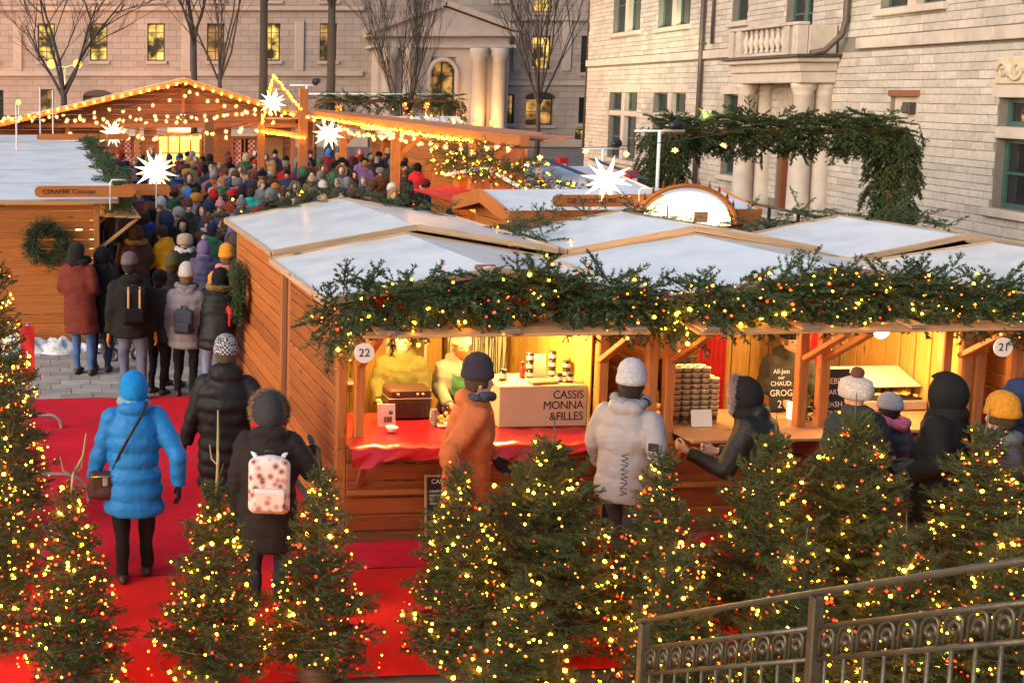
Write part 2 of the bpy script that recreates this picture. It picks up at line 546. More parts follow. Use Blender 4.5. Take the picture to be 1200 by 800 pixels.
at = me.attributes.new('tone', 'FLOAT', 'POINT'); at.data.foreach_set('value', tones)
tag(mobj('stone_courses', me, RB), kind='stuff')
# backing wall with the openings left out
ts = sorted(set([-6, 37.25] + [v for o in OPEN for v in o[1:3]]))
zs = sorted(set([0, ZT] + [v for o in OPEN for v in o[3:5]]))
b = MB()
for i in range(len(ts) - 1):
    run = None
    for j in range(len(zs) - 1):
        ct, cz = (ts[i] + ts[i + 1]) / 2, (zs[j] + zs[j + 1]) / 2
        hole = any(a < ct < c and d < cz < e for (_, a, c, d, e) in OPEN)
        if not hole:
            b.bx(ts[i], ts[i + 1], -.5, -.03, zs[j], zs[j + 1])
b.bx(37.0, 37.24, -14, -.5, 0, ZT); b.bx(-6, 37.2, -14, -13.5, 0, ZT)
b.bx(-6, 37.2, -13.5, -.5, ZT - .2, ZT - .02)
b.build('wall', M['mortar'], RB)
# corner quoins on the far corner seen end on are part of the courses; string course
t = -6
while t < 37.3:
    L = q.uniform(1.3, 2.2); t1 = min(t + L, 37.3)
    if not (t < 16.8 and t1 > 11.4):
        MB().bx(t, t1 - .012, -.05, .09, 5.06, 5.37, .015).build('string_course', M['stone_trim'], RB)
    t = t1

def sash(W, a, c, d, e, y=-.26, bars=1, f=.07, glass=None, frame=None):
    """one glazed light of a window as a frame with its pane"""
    fm = MB()
    fm.bx(a, a + f, y - .05, y + .03, d, e); fm.bx(c - f, c, y - .05, y + .03, d, e)
    fm.bx(a + f, c - f, y - .05, y + .03, d, d + f); fm.bx(a + f, c - f, y - .05, y + .03, e - f, e)
    for k in range(bars):
        zc = d + (e - d) * (k + 1) / (bars + 1)
        fm.bx(a + f, c - f, y - .045, y + .02, zc - .03, zc + .03)
    w = fm.build('window', frame or M['green_frame'], W)
    p = MB().bx(a + f, c - f, y - .03, y - .02, d + f, e - f)
    p.build('pane', glass or M['glass'], w)
    return w
for kind, a, c, d, e in OPEN:
    tr = MB()
    if kind in ('pair', 'pair_up'):
        m = (a + c) / 2
        tr.bx(m - .2, m + .2, -.3, -.02, d, e, .01)
        tz = d + (e - d) * (.65 if kind == 'pair' else .5)
        if kind == 'pair':
            tr.bx(a, m - .2, -.3, -.03, tz, tz + .22, .01); tr.bx(m + .2, c, -.3, -.03, tz, tz + .22, .01)
        o = tr.build('mullion', M['stone_trim'], RB)
        for x0, x1 in ((a, m - .2), (m + .2, c)):
            if kind == 'pair':
                sash(RB, x0, x1, d, tz); sash(RB, x0, x1, tz + .22, e, bars=0)
            else:
                sash(RB, x0, x1, d, e)
    elif kind == 'single':
        sash(RB, a, c, d, e, bars=2)
    elif kind == 'big':
        tr.bx(a, c, -.3, .03, 2.82, 3.08, .012)
        tr.build('transom', M['stone_trim'], RB)
        sash(RB, a, c, d, 2.82, f=.12); sash(RB, a, c, 3.08, e, bars=0, f=.12)
    elif kind == 'niche':
        tr.bx(a, c, -.2, -.14, d, e); tr.build('niche_panel', M['stone_trim'], RB)
        t2 = MB().bx(a - .1, c + .1, -.1, .02, e, e + .16, .01); t2.build('lintel', M['door'], RB)
        t3 = MB().bx(7.5, 7.85, -.14, .05, 3.3, 3.6, .02).bx(7.53, 7.82, .05, .09, 3.34, 3.5, .01); t3.build('wall_lamp', M['lead'], RB)
    elif kind == 'door_up':
        sash(RB, a, (a + c) / 2, d, e, bars=2, f=.12); sash(RB, (a + c) / 2, c, d, e, bars=2, f=.12)
    elif kind == 'door':
        dm = MB(); y = -.36
        for k in range(2):
            x0 = a + .25 + k * ((c - a - .5) / 2); x1 = x0 + (c - a - .5) / 2 - .02
            dm.bx(x0, x1, y - .06, y, d, 2.7)
            for zz in (.35, 1.15, 1.95):
                dm.bx(x0 + .14, x1 - .14, y, y + .03, zz, zz + .6, .02)
        dd = dm.build('door', M['door'], RB)
        MB().bx(a, a + .22, -.42, -.1, d, e).bx(c - .22, c, -.42, -.1, d, e).bx(a + .22, c - .22, -.42, -.1, 2.72, 2.95).build('door_surround', M['door'], RB)
        g1 = MB()
        for k in range(2):
            x0 = a + .25 + k * .8
            for j in range(5):
                g1.tube([(x0 + .15, -.34, .5 + j * .42), (x0 + .65, -.34, .8 + j * .42)], .015, 5)
        g1.build('door_grille', M['green_frame'], dd)
        # wedge stones of the flat arch above the door
        for k in range(7):
            u = (k - 3) / 3.; x0 = (a + c) / 2 + u * .88
            w = MB().prism([(x0 - .14, 2.98), (x0 + .14, 2.98), (x0 + .17 + u * .28, 4.02), (x0 - .17 + u * .28, 4.02)], .1,
                           Matrix.Translation((0, -.02, 0)) @ Matrix.Rotation(PI / 2, 4, 'X'))
            me = w.mesh('stone', M['stone_trim']); mobj('stone', me, RB)
    if kind not in ('door', 'door_up', 'niche'):
        MB().bx(a - .15, c + .15, -.25, .14, d - .2, d - .01, .02).build('window_sill', M['stone_trim'], RB)
    if kind in ('pair', 'single', 'big') :
        lt = MB().bx(a - .25, c + .25, -.1, .012, e + .005, e + .3, .01); lt.build('lintel', M['stone_trim'], RB)
# porch
pt = MB()
pt.bx(11.6, 16.6, .0, 1.02, 4.12, 4.45, .02).bx(11.55, 16.65, 0, 1.08, 4.453, 4.72, .02).bx(11.4, 16.8, 0, 1.22, 4.723, 4.86, .03)
pt.build('entablature', M['stone_trim'], RB)
MB().bx(11.3, 16.9, 0, 1.3, 4.863, 4.95, .02).build('lead_flashing', M['lead'], RB)
MB().bx(11.5, 16.7, 0, 1.35, 0, .12, .02).bx(11.3, 16.9, 1.35, 1.75, 0, .06, .02).build('porch_step', M['stone_trim'], RB)
prof = [(.36, .12), (.36, .2), (.34, .24), (.37, .3), (.31, .36), (.3, 1.2), (.285, 2.6), (.26, 3.75), (.29, 3.78), (.27, 3.83), (.33, 3.95), (.35, 4.0), (.35, 4.115)]
for t in (12.05, 16.1):
    for y in (.7, .1):
        MB().lathe(prof, 20, (t, y, 0)).build('column', M['stone_trim'], RB)
bp = [(.06, 0), (.06, .05), (.035, .09), (.085, .22), (.09, .28), (.045, .44), (.035, .5), (.055, .56), (.055, .6)]
pc = MB()
for x in (11.75, 12.35, 15.85, 16.45):
    pc.bx(x - .17, x + .17, .86, 1.18, 4.955, 5.8, .015).bx(x - .1, x + .1, 1.18, 1.2, 5.1, 5.65)
pc.bx(11.56, 16.64, .84, 1.2, 5.803, 5.9, .02).bx(12.55, 15.65, .88, 1.16, 4.955, 5.05, .015)
pc.bx(11.58, 11.78, .05, .84, 4.955, 5.8, .015)
pc.build('parapet', M['stone_trim'], RB)
bm_ = MB().lathe(bp, 12).mesh('baluster', M['stone_trim'])
for k in range(8):
    mobj('baluster', bm_, RB, (12.8 + k * .39, 1.02, 5.06), None, (1.25, 1.25, 1.24))
# downpipes
pb = MB().tube([(21.9, .14, 0), (21.9, .14, 9.5)], .085, 10)
for zz in (1.2, 3.2, 5.6, 7.6): pb.bx(21.76, 22.04, 0, .2, zz, zz + .07)
pb.build('downpipe', M['pipe'], RB)
MB().tube([(10.95, .14, 9.5), (10.95, .14, 5.9), (11.02, .18, 5.5), (11.3, .5, 5.05), (11.3, .9, 4.97)], .085, 10).build('downpipe', M['pipe'], RB)
MB().tube([(21.0, .1, 5.6), (21.0, .1, 9.5)], .06, 8).build('downpipe', M['pipe'], RB)
# carved cartouche over the big window
cv = MB().bx(1.9, 3.9, -.02, .06, 4.05, 4.66, .02)
for cx, cz, r, s in ((3.62, 4.36, .2, 1), (3.1, 4.36, .24, -1), (2.5, 4.36, .22, 1), (2.1, 4.3, .16, -1)):
    pts = []
    for k in range(22):
        a = s * k * .42; rr = r * (1 - k / 26)
        pts.append((cx + rr * math.cos(a), .08, cz + rr * math.sin(a)))
    cv.tube(pts, [.05 * (1 - k / 30) for k in range(22)], 7)
cv.ell((3.36, .08, 4.36), (.12, .08, .17)); cv.ell((2.8, .08, 4.42), (.12, .07, .14))
cv.build('carved_panel', pmat('carved_stone', (.55, .45, .33), .8, var=.2, bump=.3), RB)
RB.location.z = 0
# iron area railing in front of it
rl = empty('iron_railing', (0, 0, 0), 0, 'thin dark iron railing at the foot of the stone building', 'railing')
rl.location = RB.matrix_basis @ Vector((0, 4.2, 0)); rl.rotation_euler = RB.rotation_euler
MB().tube([(-4, 0, 1.02), (9, 0, 1.02)], .035, 8).build('top_rail', M['black_metal'], rl)
MB().tube([(-4, 0, .55), (9, 0, .55)], .025, 8).build('lower_rail', M['black_metal'], rl)
pm = MB().bx(-.03, .03, -.03, .03, 0, 1.05).mesh('post', M['black_metal'])
for k in range(9): mobj('post', pm, rl, (-4 + k * 1.6, 0, 0))

# ------------------------------------------------------------------ the long building behind
def brickmat(name, c1, c2, mort, sc, w, h):
    m = pmat(name, c1, .85, var=.12, scale=.6, bump=0)
    nt, N, L, P = nodes_of(m)
    tc = [n for n in N if n.type == 'TEX_COORD'][0]
    sx = N.new('ShaderNodeSeparateXYZ'); L.new(tc.outputs['Object'], sx.inputs[0])
    cx = N.new('ShaderNodeCombineXYZ'); L.new(sx.outputs[0], cx.inputs[0]); L.new(sx.outputs[2], cx.inputs[1])
    br = N.new('ShaderNodeTexBrick'); L.new(cx.outputs[0], br.inputs['Vector'])
    br.inputs['Color1'].default_value = (*c1, 1); br.inputs['Color2'].default_value = (*c2, 1); br.inputs['Mortar'].default_value = (*mort, 1)
    br.inputs['Scale'].default_value = sc; br.inputs['Brick Width'].default_value = w; br.inputs['Row Height'].default_value = h
    br.inputs['Mortar Size'].default_value = .018
    mr = [n for n in N if n.type == 'MAP_RANGE'][0]
    mx = N.new('ShaderNodeVectorMath'); mx.operation = 'SCALE'
    L.new(br.outputs[0], mx.inputs[0]); L.new(mr.outputs[0], mx.inputs['Scale']); L.new(mx.outputs[0], P.inputs['Base Color'])
    bp = N.new('ShaderNodeBump'); bp.inputs['Strength'].default_value = .5; bp.inputs['Distance'].default_value = .03; bp.invert = True
    L.new(br.outputs['Fac'], bp.inputs['Height']); L.new(bp.outputs[0], P.inputs['Normal'])
    return m
M['far_stone'] = brickmat('far_ashlar', (.36, .295, .262), (.30, .245, .215), (.2, .16, .14), 1, 1.1, .42)
M['far_trim'] = pmat('far_dressed_stone', (.40, .325, .29), .85, var=.12, scale=1, bump=.1)
M['dark_frame'] = pmat('dark_window_frame', (.035, .03, .03), .5, bump=0)
def litglass(name, col, es, sc):
    m = pmat(name, (.03, .03, .025), .1, var=.2, bump=0)
    nt, N, L, P = nodes_of(m)
    tc = [n for n in N if n.type == 'TEX_COORD'][0]
    n = N.new('ShaderNodeTexNoise'); n.inputs['Scale'].default_value = sc; n.inputs['Detail'].default_value = 3
    L.new(tc.outputs['Object'], n.inputs['Vector'])
    r = N.new('ShaderNodeMapRange'); r.inputs[1].default_value = .42; r.inputs[2].default_value = .68; r.inputs[3].default_value = .02; r.inputs[4].default_value = es
    L.new(n.outputs[0], r.inputs[0]); L.new(r.outputs[0], P.inputs['Emission Strength'])
    P.inputs['Emission Color'].default_value = (*col, 1)
    m.cycles.emission_sampling = 'NONE'
    return m
M['lit'] = litglass('lamplit_window', (1, .62, .12), 1.1, 1.4)
M['lit2'] = litglass('dim_window', (1, .5, .12), .5, 1.1)
BB = empty('long_stone_building', (0, 86, 0), 0, 'long pinkish stone building with pedimented pavilion across the square', 'building')
bo = []
for i, x in enumerate((-10.1, -6.2, -2.6, 1.35, 5.45, 9.3, 13.2)):
    bo.append((x - .6, x + .6, 5.9, 8.45, i)); bo.append((x - .6, x + .6, 10.0, 12.4, i + 1))
    if i in (1, ): bo.append((x - .5, x + .5, 2.1, 3.95, 9))
bo.append((-3.7, -1.65, 1.6, 3.5, 9)); bo.append((-11, -9.2, 1.6, 3.9, 9))
for x, w in ((27.9, .65),):
    bo += [(x - w, x + w, 5.3, 7.6, 2), (x - w, x + w, 9.2, 11.5, 2), (x - .95, x + .95, 1.5, 3.35, 9), (x - .5, x + .9, -1.0, .9, 9)]
bo += [(23.6 + 1.95, 23.6 + 2.55, 1.6, 3.6, 9), (30.6, 31.7, 5.1, 7.6, 9), (30.6, 31.7, 1.6, 3.4, 9), (30.4, 31.3, .2, 1.2, 2), (24.5, 25.4, 10, 12, 9)]
ts = sorted(set([-40, 34] + [v for o in bo for v in o[:2]])); zs = sorted(set([-.5, 14] + [v for o in bo for v in o[2:4]]))
b = MB()
for j in range(len(zs) - 1):
    run = None
    for i in range(len(ts) - 1):
        ct, cz = (ts[i] + ts[i + 1]) / 2, (zs[j] + zs[j + 1]) / 2
        if not any(o[0] < ct < o[1] and o[2] < cz < o[3] for o in bo):
            run = (run[0], ts[i + 1]) if run else (ts[i], ts[i + 1])
        if any(o[0] < ct < o[1] and o[2] < cz < o[3] for o in bo) or i == len(ts) - 2:
            if run: b.bx(run[0], run[1], 0, .6, zs[j], zs[j + 1])
            run = None
b.build('wall', M['far_stone'], BB)
for (a, c, d, e, k) in bo:
    gl = M['lit'] if k in (1, 2, 3, 5) else (M['lit2'] if k in (0, 4, 6) else M['glass'])
    if k == 9: gl = M['lit2'] if int(a * 10) % 2 else M['glass']
    fm = MB(); y = .3; f = .09
    fm.bx(a, a + f, y, y + .1, d, e).bx(c - f, c, y, y + .1, d, e).bx(a + f, c - f, y, y + .1, d, d + f).bx(a + f, c - f, y, y + .1, e - f, e)
    fm.bx((a + c) / 2 - .03, (a + c) / 2 + .03, y + .01, y + .09, d + f, e - f)
    for r in range(1, 4 if e - d > 2 else 2):
        zz = d + (e - d) * r / (4 if e - d > 2 else 2); fm.bx(a + f, c - f, y + .02, y + .08, zz - .025, zz + .025)
    w = fm.build('window', M['dark_frame'], BB)
    MB().bx(a + f, c - f, y + .06, y + .065, d + f, e - f).build('pane', gl, w)
    MB().bx(a - .12, c + .12, -.14, .1, d - .22, d - .01).build('window_sill', M['far_trim'], BB)
# arched heads of two ground-floor windows
for x in (-2.675, 27.9):
    poly = [(x - 1.03 + .0, 0)] + [(x - 1.03 * math.cos(PI * k / 12), .42 * math.sin(PI * k / 12)) for k in range(1, 12)] + [(x + 1.03, 0)]
    zb = 3.5 if x < 0 else 3.35
    MB().prism(poly, .06, Matrix.Translation((0, .0, zb)) @ Matrix.Rotation(PI / 2, 4, 'X')).build('arched_window_head', M['dark_frame'], BB)
tr = MB()
for a_ in ((-40, 15.6, -.18, 4.85, 5.2), (-40, 15.6, -.26, 9.3, 9.6), (25.6, 34, -.16, 4.2, 4.5), (25.6, 34, -.2, 8.6, 8.9)): MB().bx(a_[0], a_[1], a_[2], -.002, a_[3], a_[4], .03).build('string_course', M['far_trim'], BB)
for x in (-8.2, 3.4, 11.2, 26.2, 29.6): MB().bx(x - .3, x + .3, -.12, -.002, 5.21, 8.59, .02).build('pilaster', M['far_trim'], BB)
# pavilion with pediment
pv_ = MB(); Y0 = -2.2
def holewall(b, x0, x1, z0, z1, y0, y1, hx0, hx1, hz0, hz1):
    b.bx(x0, hx0, y0, y1, z0, z1).bx(hx1, x1, y0, y1, z0, z1).bx(hx0, hx1, y0, y1, z0, hz0).bx(hx0, hx1, y0, y1, hz1, z1)
holewall(pv_, 16.2, 25.0, -.4, 7.44, Y0, 0, 19.75, 21.45, 2.0, 6.1)
pv_.build('pavilion_wall', M['far_trim'], BB)
pd = MB()
pd.bx(15.6, 25.6, Y0 - .35, -.01, 7.45, 7.75, .03).bx(15.75, 25.45, Y0 - .2, -.01, 6.7, 6.9, .03)
Mx = Matrix.Translation((0, Y0 - .05, 0)) @ Matrix.Rotation(PI / 2, 4, 'X')
pd.prism([(16.0, 7.76), (25.2, 7.76), (20.6, 9.4)], -1.8, Mx)
pd.beam((15.3, Y0 + .3, 7.8), (20.62, Y0 + .3, 9.7), 1.3, .34); pd.beam((25.9, Y0 + .3, 7.8), (20.58, Y0 + .3, 9.7), 1.3, .34)
pd.build('pediment', M['far_trim'], BB)
colp = [(.55, -.4), (.55, 0), (.5, .1), (.5, 2.5), (.44, 5.8), (.5, 5.85), (.46, 5.95), (.62, 6.2), (.62, 6.69)]
for x in (16.9, 18.3, 22.95, 24.3): MB().lathe(colp, 18, (x, Y0 - .15, 0)).build('column', M['far_trim'], BB)
aw = MB().tube([(19.75, Y0 - .05, 2)] + [(20.6 - .95 * math.cos(PI * k / 14), Y0 - .05, 4.9 + 1.05 * math.sin(PI * k / 14)) for k in range(15)] + [(21.45, Y0 - .05, 2)], .16, 6)
aw.build('arch_moulding', M['far_trim'], BB)
w = MB().bx(19.75, 19.87, Y0 + .4, Y0 + .5, 2, 6.1).bx(21.33, 21.45, Y0 + .4, Y0 + .5, 2, 6.1).bx(20.55, 20.65, Y0 + .4, Y0 + .5, 2, 6.1).bx(19.87, 21.33, Y0 + .4, Y0 + .5, 3.4, 3.48).bx(19.87, 21.33, Y0 + .4, Y0 + .5, 4.8, 4.88)
w = w.build('window', M['dark_frame'], BB)
MB().bx(19.8, 21.4, Y0 + .46, Y0 + .47, 2, 6.1).build('pane', M['lit2'], w)
poly = [(19.74, 6.12), (19.74, 5.3)] + [(20.6 - .86 * math.cos(PI * k / 12), 5.25 + .84 * math.sin(PI * k / 12)) for k in range(1, 12)] + [(21.46, 5.3), (21.46, 6.12)]
MB().prism(poly, .1, Matrix.Translation((0, Y0 + .3, 0)) @ Matrix.Rotation(PI / 2, 4, 'X')).build('arch_spandrel', M['far_trim'], BB)
# low dark base and plinth
MB().bx(-40, 16, -.3, -.003, -.4, .9, .03).bx(25.1, 34, -.3, -.003, -.4, .5, .03).build('plinth', M['far_trim'], BB)
# ------------------------------------------------------------------ wooden huts
plank_cache = {}
def plank_mesh(L, h=.145, t=.03, m='wood', b=.007):
    key = (round(L, 2), h, t, m)
    if key not in plank_cache:
        plank_cache[key] = MB().box((0, 0, 0), (L, t, h), b).mesh('plank', M[m])
    return plank_cache[key]
def planks(root, p0, p1, z0, z1, m='wood', h=.145, t=.03, lean=.1, name='plank'):
    """horizontal boards between two floor points p0-p1 (local), stacked from z0 to z1; each its own object"""
    a = Vector((*p0, 0)); c = Vector((*p1, 0)); d = c - a; L = d.length; ang = math.atan2(d.y, d.x)
    z = z0
    while z < z1 - .04:
        hh = min(h, z1 - z)
        me = plank_mesh(L, round(hh - .006, 3), t, m)
        mid = (a + c) / 2
        mobj(name, me, root, (mid.x, mid.y, z + hh / 2), (lean * (1 if rng.random() < 2 else 1) + rng.uniform(-.012, .012), 0, ang + rng.uniform(-.0015, .0015)))
        z += hh
def post(root, x, y, z0, z1, w=.09, d=.09, m='timber', name='post'):
    o = MB().box((0, 0, 0), (z1 - z0, d, w), .008).build(name, M[m], root)
    o.location = (x, y, (z0 + z1) / 2); o.rotation_euler = (0, PI / 2, 0)
    return o
def bar(root, p, q, w, h, m='timber', name='brace', b=.006):
    """a timber from p to q with its grain along it"""
    p = Vector(p); q = Vector(q); d = q - p
    o = MB().box((0, 0, 0), (d.length, w, h), b).build(name, M[m], root)
    o.location = (p + q) / 2
    o.rotation_euler = (0, -math.asin(max(-1, min(1, d.z / d.length))), math.atan2(d.y, d.x))
    return o

def roof(root, x0, x1, y0, y1, eave, ridge, axis='y', m='tarp', fascia='fascia_wood', fh=.07, apex=None, wood_under='wood'):
    """low gabled roof of white sheeting with fascia boards"""
    nx = 14
    if axis == 'y':
        xm = apex if apex is not None else (x0 + x1) / 2
        sl = [((x0, eave), (xm, ridge)), ((xm, ridge), (x1, eave))]
        for (xa, za), (xb, zb) in sl:
            b = MB(); vs = []; fs = []
            for i in range(nx + 1):
                for j in range(nx + 1):
                    u, v = i / nx, j / nx
                    e = .006 * math.sin(u * 9 + v * 3.1 + x0) * math.sin(v * 7 + u * 2) * (0 if i in (0, nx) else 1)
                    vs.append((xa + (xb - xa) * u, y0 + (y1 - y0) * v, za + (zb - za) * u + e))
            for i in range(nx):
                for j in range(nx):
                    k = i * (nx + 1) + j; fs.append((k, k + nx + 1, k + nx + 2, k + 1))
            b.add(vs, fs, True)
            k0 = len(b.v)
            b.add([(xa, y0, za - .03), (xb, y0, zb - .03), (xb, y1, zb - .03), (xa, y1, za - .03)], [(0, 1, 2, 3)])
            b.build('roof_sheet', M[m], root)
        for yy in (y0 - .012, y1 + .012):
            bar(root, (x0, yy, eave - fh / 2 + .02), (xm, yy, ridge - fh / 2 + .02), .024, fh, fascia, 'fascia')
            bar(root, (xm, yy, ridge - fh / 2 + .02), (x1, yy, eave - fh / 2 + .02), .024, fh, fascia, 'fascia')
        for xx in (x0 - .012, x1 + .012):
            bar(root, (xx, y0, eave - fh / 2 + .018), (xx, y1, eave - fh / 2 + .018), .024, fh, fascia, 'fascia')
    else:
        ym = apex if apex is not None else (y0 + y1) / 2
        for (ya, za), (yb, zb) in (((y0, eave), (ym, ridge)), ((ym, ridge), (y1, eave))):
            b = MB(); vs = []; fs = []
            for i in range(nx + 1):
                for j in range(nx + 1):
                    u, v = i / nx, j / nx
                    e = .007 * math.sin(u * 8 + v * 3.7 + y0) * math.sin(v * 9 + u * 2) * (0 if j in (0, nx) else 1)
                    vs.append((x0 + (x1 - x0) * u, ya + (yb - ya) * v, za + (zb - za) * v + e))
            for i in range(nx):
                for j in range(nx):
                    k = i * (nx + 1) + j; fs.append((k, k + nx + 1, k + nx + 2, k + 1))
            b.add(vs, fs, True)
            b.add([(x0, ya, za - .03), (x1, ya, za - .03), (x1, yb, zb - .03), (x0, yb, zb - .03)], [(0, 1, 2, 3)])
            b.build('roof_sheet', M[m], root)
        for xx in (x0 - .012, x1 + .012):
            bar(root, (xx, y0, eave - fh / 2 + .02), (xx, ym, ridge - fh / 2 + .02), .024, fh, fascia, 'fascia')
            bar(root, (xx, ym, ridge - fh / 2 + .02), (xx, y1, eave - fh / 2 + .02), .024, fh, fascia, 'fascia')
        for yy in (y0 - .012, y1 + .012):
            bar(root, (x0, yy, eave - fh / 2 + .018), (x1, yy, eave - fh / 2 + .018), .024, fh, fascia, 'fascia')

def shell(root, w, d, eave, m='wood', left=True, right=True, back=True, front=False, zf=0.06):
    """boarded walls between corner posts, local x 0..w, y 0..d"""
    for x, y in ((.045, .045), (w - .045, .045), (.045, d - .045), (w - .045, d - .045)):
        post(root, x, y, 0, eave - .06)
    zt = eave - .07
    if left: planks(root, (.02, d - .09), (.02, .09), zf, zt, m, lean=.1)
    if right: planks(root, (w - .02, .09), (w - .02, d - .09), zf, zt, m, lean=.1)
    if back: planks(root, (w - .09, d - .02), (.09, d - .02), zf, zt, m, lean=.1)
    if front: planks(root, (.09, .02), (w - .09, .02), zf, zt, m, lean=.1)
    MB().bx(.05, w - .05, .05, d - .05, .02, .09).build('floor', M['wood_dark'], root)

def lerp_(a, b, t): return a + (b - a) * t
def hut(name, label, x0, x1, y0, y1, eave, ridge, axis='y', over=(.15, .15, .12, .1), walls='LRBF', m='wood', fascia='fascia_wood', group='market huts', apex=None, fh=.07):
    r = empty(name, SW(x0, y0), SR, label, 'hut', group); r['ridge'] = ridge; r['eave'] = eave
    w, d = x1 - x0, y1 - y0
    shell(r, w, d, eave, m, 'L' in walls, 'R' in walls, 'B' in walls, 'F' in walls)
    roof(r, -over[0], w + over[1], -over[2], d + over[3], eave, ridge, axis, fascia=fascia, apex=apex, fh=fh)
    return r

# front row: stall 22, stall 21 and the next one cut by the frame
ST22 = hut('market_stall', 'open wooden market stall number 22 with red cloth counter', 2.5, 4.9, 10.25, 12.45, 2.18, 2.43, over=(.16, .31, .22, .1), walls='LB')
ST21 = hut('market_stall', 'open wooden market stall number 21 with pale wood counter and chalkboards', 5.26, 8.38, 10.25, 12.42, 2.14, 2.40, over=(.03, .1, .22, .1), walls='LB')
STE = hut('market_stall', 'market stall at the right edge beyond number 21', 8.64, 11.6, 10.25, 12.3, 2.08, 2.30, over=(.1, .1, .22, .1), walls='LB')
HB = hut('market_hut', 'closed wooden hut right behind stall 22', 2.5, 5.25, 12.78, 15.85, 2.24, 2.5, over=(.13, .2, .1, .12), walls='LRBF')
HC = hut('market_hut', 'closed white roofed hut behind stall 21 left of the glowing arch', 5.75, 8.35, 12.95, 14.5, 2.2, 2.44, over=(.12, .1, .1, .1), walls='LRBF')
HD = hut('market_hut', 'closed white roofed hut behind the stall at the right edge', 8.7, 11.4, 12.6, 14.5, 2.12, 2.36, over=(.1, .1, .08, .1), walls='LRBF', apex=1.15)
HF = hut('market_hut', 'hut with orange fascia carrying the glowing arch and a star beam', 6.9, 10.1, 17.15, 19.3, 2.2, 2.42, 'x', over=(.3, .2, .12, .15), walls='LRBF', fascia='wood', fh=.22)
HG = hut('market_hut', 'grey white roofed hut with black straps and lit garland near stone building', 8.35, 10.2, 20.3, 24.6, 2.2, 2.5, 'x', over=(.15, .15, .12, .15), walls='RBF', m='wood', fascia='white_paint')
# timbers between stall 22 and the hut behind it
for yy, w_ in ((2.3, .12), (2.44, .07)):
    post(ST22, .0 + .05, yy, 0, 2.1, w_, .1, 'wood_dark' if w_ > .1 else 'timber')
# left row along the alley: roofs step away
lefts = []
for k, (ya, yb, dz, xr) in enumerate([(18.75, 21.9, 0, 0), (22.15, 25.3, .0, -.02), (25.5, 28.6, .03, .0), (28.8, 31.9, .05, 0), (32.2, 35.6, .1, .05), (35.9, 39.5, .16, .1)]):
    lab = ['wooden hut with round wreath on its wall at the left edge', 'second hut of the left row behind the wreath hut', 'third hut of the left row under white sheeting',
           'fourth hut of the left row under white sheeting', 'fifth hut of the left row, second last before the hall', 'last hut of the left row nearest the gabled hall'][k]
    lefts.append(hut('market_hut', lab, -2.9, .84 + xr, ya, yb, 2.26 + dz, 2.40 + dz, 'x', over=(.2, .27, .1, .06), walls='LBF' if k == 0 else 'LB', m='wood'))

# ------------------------------------------------------------------ stall fronts
def awning(root, x0, x1, z, y0=-.62, y1=-.06, n=3, battens=(), m='wood_pale'):
    """raised shutter: boards side by side with battens across and hinges"""
    a = empty('awning', (0, 0, 0)); a.parent = root
    wd = (y1 - y0) / n
    for k in range(n):
        o = MB().box((0, 0, 0), (x1 - x0, wd - .012, .024), .004).build('board', M[m], a)
        yk = y0 + wd * (k + .5); o.location = ((x0 + x1) / 2, yk, z + (yk - y1) * .11 + rng.uniform(-.003, .003)); o.rotation_euler = (.11, 0, rng.uniform(-.002, .002))
    for x in battens:
        o = MB().box((0, 0, 0), (y1 - y0 + .02, .15, .022), .004).build('batten', M[m], a)
        o.location = (x, (y0 + y1) / 2, z + .028 + (y0 - y1) / 2 * .11); o.rotation_euler = (0, -.11, PI / 2)
        MB().bx(x - .06, x + .06, y0 - .03, y0 + .03, z - .018, z - .008).build('hinge', M['steel'], a)
    return a
def draped_cloth(root, x0, x1, y0, y1, z, drop, m, name='cloth', seed=1):
    """plastic sheet over a counter, hanging over its front edge in creases"""
    q = random.Random(seed); nx, ny = 70, 16; vs = []; fs = []
    ph = [q.uniform(0, 6) for _ in range(8)]
    prof = []
    for j in range(ny + 1):
        v = j / ny
        if v < .5: prof.append((y1 + (y0 - y1) * v / .5, z, 0))
        else:
            t = (v - .5) / .5; prof.append((y0 - .02 - .03 * math.sin(t * PI / 2), z - drop * t, t))
    for i in range(nx + 1):
        u = i / nx; x = x0 + (x1 - x0) * u
        dr = 1 + .28 * math.sin(u * 11 + ph[0]) + .2 * math.sin(u * 27 + ph[1])
        for j, (yy, zz, t) in enumerate(prof):
            cr = .012 * math.sin(u * 46 + ph[2] + 5 * t) * (.25 + t) + .016 * math.sin(u * 19 + ph[3] - 3 * t + j * .4) * (.2 + t)
            bump_ = .006 * math.sin(u * 60 + j * 1.1 + ph[4]) * math.sin(j * .8 + u * 14) if t == 0 else 0
            vs.append((x, yy - abs(cr) * (t > 0) - .0, (z - drop * t * dr if t > 0 else zz + bump_) + cr * .3))
    for i in range(nx):
        for j in range(ny):
            k = i * (ny + 1) + j; fs.append((k, k + ny + 1, k + ny + 2, k + 1))
    b = MB(); b.add(vs, fs, True)
    return b.build(name, M[m] if isinstance(m, str) else m, root)
def text_part(root, s, size, loc, rot, m, ext=.0015, name='lettering', align='CENTER', sx=1., space=1., shear=0.):
    cu = bpy.data.curves.new('text', 'FONT')
    cu.body = s; cu.size = size; cu.extrude = ext; cu.align_x = align; cu.align_y = 'CENTER'; cu.space_line = .82; cu.space_character = space; cu.shear = shear
    cu.resolution_u = 3
    t = bpy.data.objects.new('tmp_text', cu)
    me = baked(t); bpy.data.curves.remove(cu)
    me.materials.clear(); me.materials.append(m)
    o = mobj(name, me, root, loc, rot, (sx, 1, 1))
    return o
